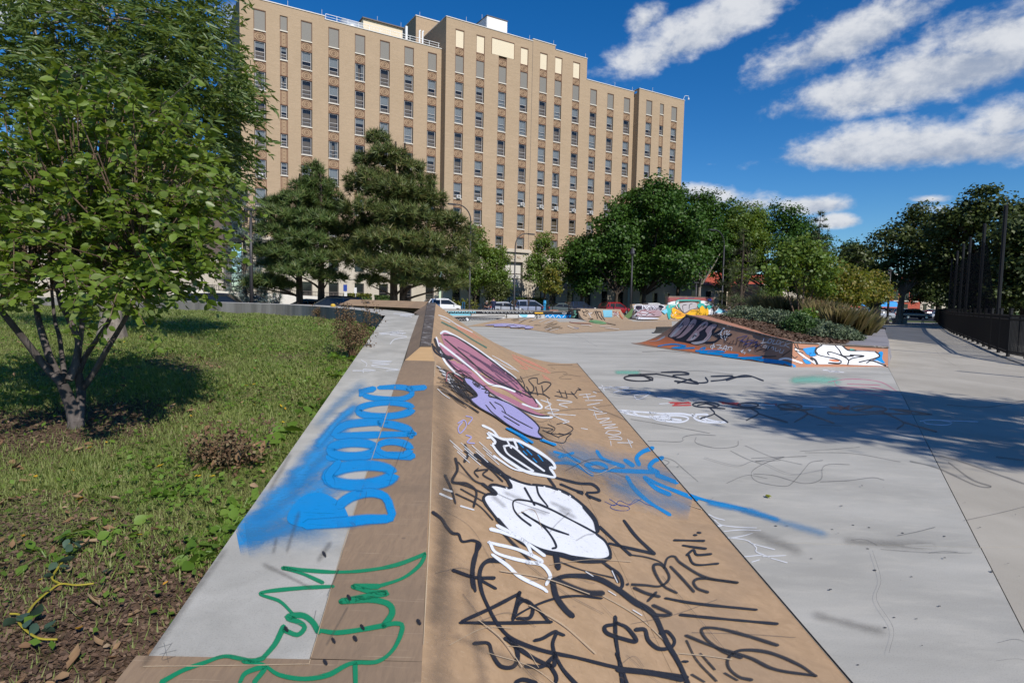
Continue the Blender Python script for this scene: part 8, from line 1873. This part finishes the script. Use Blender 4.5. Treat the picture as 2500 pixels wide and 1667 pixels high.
t.line(S_white, 13, [(1480, 1000), (1540, 980), (1590, 930), (1560, 1010)], [(1600, 900), (1570, 990), (1595, 1022)], [(1640, 930), (1630, 1000)], [(1660, 940), (1700, 920), (1670, 980), (1722, 1002)], [(1745, 920), (1680, 1002), (1745, 980)], [(1570, 1040), (1600, 1072)], [(1640, 1030), (1660, 1110)], [(1692, 1030), (1660, 1072)]).ring(S_white, 10, 1630, 880, 16, 14)
t.ring(S_white, 13, 1412, 1230, 42, 24, -.2).line(S_white, 13, [(1440, 1170), (1400, 1282)], [(1490, 1200), (1580, 1200), (1540, 1240), (1600, 1252), (1510, 1272)], [(1580, 1312), (1640, 1230), (1682, 1210), (1662, 1312)], [(1610, 1272), (1680, 1266)], [(1700, 1240), (1785, 1240), (1770, 1302)], [(1722, 1240), (1700, 1292)], [(1950, 1320), (2010, 1290), (1960, 1340), (2040, 1340), (2020, 1370)], [(2100, 1290), (2150, 1290), (2110, 1320)])
t.line(S_blue, 30, [(370, 1220), (520, 1192), (700, 1182), (900, 1220), (680, 1240)], [(640, 1252), (820, 1262), (1060, 1252)], [(1160, 1320), (1200, 1262), (1280, 1250), (1230, 1310), (1440, 1302), (1640, 1330), (1340, 1340)]).line(S_blue, 44, [(1180, 1345), (1500, 1372), (1900, 1392), (1600, 1420), (2000, 1442), (2352, 1432)], [(1850, 1480), (2100, 1452), (2300, 1482)], [(1100, 1310), (1300, 1330)])
t.line(S_black, 12, [(1640, 1050), (1652, 1170)], [(1650, 1060), (1722, 1080), (1660, 1122), (1742, 1190)], [(1762, 1130), (1732, 1170), (1792, 1180)], [(1822, 1100), (1800, 1180), (1842, 1182)], [(1900, 1060), (1862, 1200)], [(1960, 1120), (1922, 1230)], [(2000, 1080), (1962, 1240)], [(2060, 1130), (2002, 1250)], [(2102, 1050), (2042, 1260)], [(2160, 1150), (2122, 1230), (2190, 1212)], [(2232, 1080), (2162, 1270)], [(2130, 1142), (2282, 1130)], [(2300, 1180), (2240, 1300), (2330, 1290)]).line(S_dblue, 12, [(1880, 1060), (2080, 1020), (1960, 1120), (2200, 1100)], [(2000, 1200), (2180, 1150), (2060, 1240)], [(1920, 1100), (2100, 1180)], [(2100, 1100), (2300, 1160)])
t.done('grey_letter_piece', pk)
t = Tag(cG8, sfB, .004)
t.line(S_blue, 46, [(0, 1440), (160, 1440), (300, 1452), (450, 1472), (600, 1530)], [(0, 1470), (200, 1480), (420, 1500)]).line(S_dblue, 14, [(0, 1200), (60, 1160), (20, 1240), (100, 1220)]).line(S_black, 16, [(0, 1240), (60, 1200), (30, 1270)], [(90, 1210), (110, 1260), (160, 1210)], [(160, 1310), (240, 1260), (260, 1240)], [(120, 1380), (220, 1390), (330, 1385)], [(420, 1380), (500, 1330), (540, 1300)], [(60, 1300), (120, 1280), (200, 1290)])
t.line(S_whites, 14, [(110, 1190), (220, 1180)], [(155, 1118), (130, 1200)], [(240, 1130), (205, 1180), (240, 1195), (275, 1150), (245, 1130)], [(310, 1140), (280, 1200), (330, 1205)], [(360, 1150), (335, 1200), (370, 1210), (400, 1165), (365, 1150)], [(450, 1170), (410, 1180), (390, 1230), (440, 1230)], [(480, 1180), (450, 1240)], [(550, 1190), (470, 1220), (530, 1260)], [(150, 1230), (200, 1230), (180, 1260), (140, 1250)], [(230, 1240), (210, 1280)], [(260, 1260), (300, 1250), (290, 1290)], [(330, 1260), (320, 1310), (370, 1300)], [(400, 1280), (380, 1330), (430, 1330)], [(450, 1290), (420, 1340)])
t.fill(S_blue, [(720, 1275), (820, 1255), (910, 1252), (900, 1330), (800, 1362), (745, 1310)], [(820, 1330), (905, 1330), (910, 1375), (830, 1382)], [(1840, 1325), (1900, 1325), (1890, 1420), (1930, 1482), (1850, 1472), (1800, 1430)], [(720, 1420), (800, 1450), (845, 1490), (765, 1492)], [(1640, 1478), (1800, 1430), (1830, 1450), (1700, 1490)])
t.line(S_white, 44, [(620, 1280), (720, 1375), (900, 1490)], [(390, 1432), (500, 1418), (700, 1482)], taper=.5).line(S_blacks, 18, [(600, 1210), (640, 1282)], [(640, 1210), (662, 1262)], [(600, 1262), (722, 1282)], [(620, 1302), (722, 1342)], [(560, 1370), (600, 1410), (640, 1390)])
wl_ = [(980, 1210), (1310, 1220), (1370, 1290), (1790, 1308), (1850, 1395), (1650, 1475), (1740, 1440), (1820, 1450), (1970, 1528), (1400, 1508), (1320, 1500), (960, 1500), (890, 1482), (842, 1400), (930, 1382), (890, 1322), (930, 1262)]
t.fill(S_wfill, wl_, raw=True)
t.line(S_black, 24, [(1000, 1222), (925, 1270), (902, 1320), (960, 1370), (1200, 1422), (1285, 1460), (1255, 1490), (1100, 1482)], [(1105, 1362), (1080, 1332), (1130, 1322), (1300, 1380), (1392, 1440), (1382, 1500)], [(1200, 1232), (1260, 1300), (1312, 1380), (1460, 1382)], [(1300, 1225), (1380, 1292), (1500, 1302)], [(1790, 1318), (1842, 1392), (1550, 1472)], [(1400, 1442), (1460, 1412), (1620, 1382), (1420, 1366)], [(1660, 1482), (1740, 1450), (1940, 1522)]).line(S_black, 40, [(850, 1412), (900, 1440), (930, 1492)], [(920, 1270), (905, 1310), (930, 1345)]).line(S_black, 14, [(1380, 1300), (1600, 1308), (1790, 1316)])
t.fill(S_orange, [(1100, 1430), (1230, 1440), (1250, 1465), (1150, 1460)])
t.fill(S_teal, [(1420, 1275), (1490, 1285), (1420, 1292)]).done('two_letter_piece', pk)
# --- far obstacles
FE = {o.name: o for o in col.objects if o.parent is None}
def far(name): return FE[name]
t = Tag(cG9, sfFar, .02)
t.fill(S_ltblue, [(1110, 530), (1290, 530), (1290, 665), (1130, 665)], raw=True).line(S_black, 14, [(920, 600), (960, 545), (990, 600), (1010, 690)], [(960, 620), (990, 545), (1050, 660), (1100, 710)], [(1010, 560), (1070, 560), (1090, 640), (1150, 720)], [(720, 540), (760, 600), (740, 570), (800, 562)], [(780, 530), (840, 560), (800, 600)], [(740, 620), (800, 640)]).line(S_whites, 16, [(840, 590), (885, 670)], [(1300, 650), (1420, 560)], [(1320, 560), (1410, 660)], [(1300, 600), (1420, 610)], [(860, 600), (900, 580)]).line(S_maroon, 14, [(1310, 560), (1390, 600), (1320, 640)], [(1380, 550), (1330, 620)]).line(S_orange, 24, [(1420, 560), (1450, 640), (1490, 690)])
t.fill(S_mgreen, [(850, 740), (950, 722), (1080, 742), (1180, 780), (1120, 802), (960, 790)]).line(S_black, 10, [(835, 690), (930, 700), (860, 730), (950, 770), (1100, 770)], [(1180, 780), (1280, 800), (1360, 815)]).line(S_maroon, 12, [(330, 700), (520, 772), (760, 792), (880, 797)])
t.done('quarter_pipe_paint', far('quarter_pipe'))
t = Tag(cG9, sfFar, .02)
t.fill(S_lgrey, [(1680, 500), (1730, 440), (2270, 430), (2290, 520), (2200, 565), (1720, 590)]).fill(S_black, [(1690, 520), (1740, 530), (1800, 590), (1730, 590)], [(1745, 455), (1850, 455), (1850, 510), (1760, 520)], [(2180, 445), (2260, 450), (2270, 500), (2200, 530)])
for k in range(26): t.line(S_purp if k % 2 else S_blacks, 9, [(1720 + 21 * k, 560 - (k * 37) % 90), (1750 + 21 * k, 470 + (k * 29) % 80), (1790 + 20 * k, 550 - (k * 53) % 90)])
t.fill(S_pgrey, [(1760, 585), (1900, 550), (2150, 540), (2240, 600), (2180, 665), (1800, 665)]).fill(S_wfill, [(1690, 650), (1760, 605), (1780, 672), (2140, 692), (2150, 715), (1760, 716)]).fill(S_ltblue, [(2230, 562), (2330, 512), (2352, 580), (2300, 622)], raw=True)
t.line(S_white, 13, [(1700, 545), (1720, 500), (1732, 440), (1860, 442), (1862, 520)], [(2230, 440), (2290, 480), (2240, 530)], [(1900, 460), (1960, 540)], [(2000, 460), (1940, 530)], [(2060, 470), (2120, 520)], [(1780, 620), (1900, 640), (2050, 620)], [(1850, 580), (2000, 600)]).line(S_black, 11, [(1800, 600), (1900, 660), (2000, 600)], [(1950, 580), (2100, 640)], [(1560, 620), (1620, 660), (1580, 600)], [(1600, 640), (1660, 660)], [(1570, 660), (1640, 690)]).line(S_maroon, 12, [(1820, 560), (1950, 530)], [(1990, 600), (2120, 570)])
t.done('quarter_pipe_paint', far('quarter_pipe.001'))
t = Tag(cG9, sfFar, .02); t.line(S_mint, 16, [(555, 545), (595, 535), (560, 590), (620, 600), (545, 655), (610, 662)], [(580, 560), (600, 620)], [(520, 650), (600, 655)]).done('scribble', far('wedge_block'))
t = Tag(cG10, sfFar, .02)
t.fill(S_black, [(180, 545), (2352, 552), (2352, 592), (200, 582)], raw=True).fill(S_ltblue, [(250, 594), (775, 594), (775, 628), (300, 622)], raw=True)
for k, x in enumerate(range(205, 860, 34)): t.line(S_ltblue, 15, [(x, 552), (x + 12, 576)] if k % 2 else [(x + 14, 552), (x, 578)])
for k, x in enumerate(range(1000, 1960, 70)): t.line(S_whites, 9, [(x, 558), (x + 26, 575), (x + 40, 560)])
t.fill(S_yellow, [(1990, 568), (2150, 568), (2160, 598), (2000, 598)], raw=True).fill(S_wfill, [(1690, 605), (1980, 605), (2000, 660), (1700, 660)], raw=True).fill(S_ltblue, [(1700, 610), (1850, 610), (1840, 655), (1760, 655)]).line(S_black, 14, [(1990, 660), (2020, 620), (2050, 660)], [(2080, 620), (2120, 650), (2080, 660)])
t.done('ledge_paint', far('grind_ledge'))
t = Tag(cG9, sfFar, .024)
t.fill(S_black, [(0, 560), (550, 556), (520, 606), (0, 606)], raw=True).fill(S_blue, [(0, 608), (505, 612), (488, 676), (0, 682)], raw=True).line(S_white, 12, [(10, 660), (60, 620), (90, 670), (150, 620), (180, 670)], [(220, 660), (260, 625), (300, 665)], [(340, 660), (380, 620)], [(420, 660), (470, 625)]).ring(S_whites, 9, 370, 585, 40, 14).line(S_whites, 8, [(430, 580), (500, 575)]).line(S_salmon, 14, [(100, 540), (520, 535)]).done('ledge_paint', far('grind_ledge'))
t = Tag(cG10, sfFar, .02)
t.fill(S_black, [(370, 668), (1390, 672), (1300, 700), (1000, 735), (490, 745)], raw=True)
for k in range(14): t.line(S_whites, 7, [(480 + 55 * k, 720 - 2 * k), (510 + 55 * k, 690), (540 + 55 * k, 715 - 2 * k)])
t.line(S_wfill, 40, [(690, 690), (720, 735)]).done('pad_paint', far('manual_pad'))
t = Tag(cG10, sfFar, .02)
t.fill(S_lav, [(990, 838), (1380, 792), (1700, 812), (1980, 860), (1850, 898), (1400, 880)]).line(S_blacks, 10, [(1560, 720), (1700, 690)], [(1600, 740), (1900, 690)], [(1700, 790), (1860, 700)], [(1900, 760), (2060, 700)], [(1420, 870), (1560, 820), (1700, 870)], [(1700, 880), (1900, 830)], [(2000, 820), (2120, 825)]).line(S_whites, 11, [(1700, 740), (1900, 690)], [(1950, 730), (2200, 690)], [(1400, 830), (1600, 800)], [(1500, 880), (1750, 850), (1950, 880)], [(2100, 770), (2230, 710)], [(1300, 720), (1500, 690)]).done('pyramid_paint', fb)
t = Tag(cG9, sfFar, .02)
t.line(S_blacks, 11, [(0, 870), (120, 830), (240, 790)], [(20, 900), (160, 860), (300, 850)], [(60, 930), (200, 880), (340, 880)], [(40, 820), (160, 780)]).line(S_whites, 11, [(10, 920), (130, 880)], [(100, 940), (260, 900)], [(0, 800), (200, 720)], [(440, 840), (600, 900), (660, 880)], [(1060, 850), (1260, 850)], [(860, 840), (900, 850)], [(1160, 880), (1420, 905)], [(700, 820), (860, 830)]).line(S_dblue, 12, [(560, 870), (650, 890)]).done('pyramid_paint', fb)
t = Tag(cG7, sfFar, .02)
t.fill(S_maroon, [(560, 285), (1400, 290), (1400, 370), (1300, 350), (720, 330), (560, 380)], raw=True).fill(S_wfill, [(555, 390), (640, 360), (760, 350), (720, 420), (640, 430), (556, 420)], [(1180, 350), (1290, 360), (1405, 410), (1405, 470), (1260, 430), (1190, 400)], [(1320, 520), (1405, 500), (1405, 600), (1330, 612)])
t.fill(S_teal, [(545, 440), (640, 410), (720, 420), (650, 480), (610, 600), (600, 695), (565, 695), (520, 500)], [(1290, 440), (1360, 425), (1395, 450), (1340, 520), (1300, 500)], [(1120, 410), (1230, 400), (1270, 500), (1180, 520), (1120, 460)], [(740, 420), (800, 400), (820, 470), (760, 480)]).fill(S_lgrey, [(780, 400), (960, 375), (1090, 390), (1090, 480), (960, 520), (860, 570), (780, 480)])
t.fill(S_yellow, [(605, 480), (690, 500), (800, 560), (880, 600), (1000, 520), (1120, 520), (1200, 440), (1260, 500), (1310, 490), (1310, 618), (1100, 622), (900, 640), (780, 690), (650, 690), (600, 640), (640, 600)]).line(S_teal, 26, [(700, 405), (720, 342)], [(720, 340), (940, 335), (1160, 342)], [(1160, 342), (1165, 405)]).line(S_black, 12, [(690, 400), (690, 345)], [(730, 365), (1130, 368)], [(980, 550), (1120, 545)], [(700, 580), (800, 610), (720, 610)], [(840, 560), (830, 440), (900, 420)], [(950, 500), (960, 420), (1010, 400)], [(1140, 600), (1150, 480)]).line(S_white, 12, [(600, 440), (700, 415)], [(700, 430), (730, 490)], [(640, 640), (700, 560)]).line(S_orange, 18, [(640, 620), (740, 640), (860, 620)], [(700, 540), (820, 600)])
t.fill(S_dblue, [(1310, 310), (1380, 310), (1372, 360), (1308, 352)]).line(S_dblue, 10, [(930, 300), (1050, 292)], [(760, 300), (860, 296)]).done('mural', far('mural_wall'))
t = Tag(cG7, sfFar, .02)
t.fill(S_wfill, [(1415, 470), (1500, 455), (1490, 530), (1400, 572), (1415, 600), (1700, 600), (1660, 540), (1560, 460)]).fill(S_ltblue, [(1530, 470), (1580, 530), (1650, 580), (1440, 580), (1500, 540)]).line(S_black, 14, [(1495, 465), (1480, 530), (1400, 572)], [(1550, 462), (1620, 532), (1710, 562)]).line(S_whites, 13, [(1720, 480), (1790, 540), (1860, 500), (1800, 562)], [(1740, 468), (1762, 592)], [(1820, 480), (1900, 560)], [(1700, 540), (1850, 590)]).line(S_blacks, 9, [(1950, 500), (2050, 520), (1980, 480)], [(2020, 470), (2090, 500)]).done('wall_paint', far('quarter_pipe.002'))

# wheel marks, scrapes and hairline cracks
t = Tag(cS, sfR); R3 = random.Random(5)
for k in range(34):
    x, y = R3.uniform(1060, 1700), R3.uniform(900, 1640); a = R3.uniform(-.3, .9); L = R3.uniform(60, 260); b_ = R3.uniform(-30, 30)
    t.line(S_grey if k % 3 else S_seam, R3.uniform(1.6, 4.0), [(x, y), (x + L * .5 * math.cos(a) + b_ * .3, y + L * .5 * math.sin(a) - b_), (x + L * math.cos(a), y + L * math.sin(a))])
t.done('wheel_marks', ramp)
t = Tag(cS, sfF)
for k in range(20):
    x, y = R3.uniform(1350, 2480), R3.uniform(830, 1640); a = R3.uniform(-.25, .35); L = R3.uniform(40, 240); b_ = R3.uniform(-14, 14)
    t.line(S_grey, R3.uniform(1.2, 3.4), [(x, y), (x + L * .5, y + L * .5 * math.sin(a) - b_), (x + L, y + L * math.sin(a))])
for k in range(60):
    x, y = R3.uniform(1400, 2490), R3.uniform(840, 1650); w_ = (y - 760) / 900 * R3.uniform(1.5, 5)
    t.line(S_blacks if k % 3 else S_grey, w_, [(x - w_ * .6, y), (x + w_ * .7, y + w_ * .1)])
for pl in ([(1720, 1120), (1800, 1140), (1850, 1128), (1930, 1160), (2010, 1150)], [(2130, 1350), (2150, 1420), (2140, 1470), (2180, 1540), (2170, 1600)], [(1560, 905), (1640, 912), (1700, 906), (1790, 915)]): t.line(S_grey, 2.2, pl)
t.done('scuffs', floor)
t = Tag(cS, sfL)
for k in range(16):
    x, y = R3.uniform(420, 1000), R3.uniform(1000, 1600); a = R3.uniform(-1.5, -.9); L = R3.uniform(20, 130)
    t.line(S_grey if k % 2 else S_dirt, R3.uniform(1.5, 5.0) * (1 if k % 2 else 4), [(x, y), (x + L * .5 * math.cos(a), y + L * .5 * math.sin(a)), (x + L * math.cos(a), y + L * math.sin(a))])
t.done('scuffs', led)
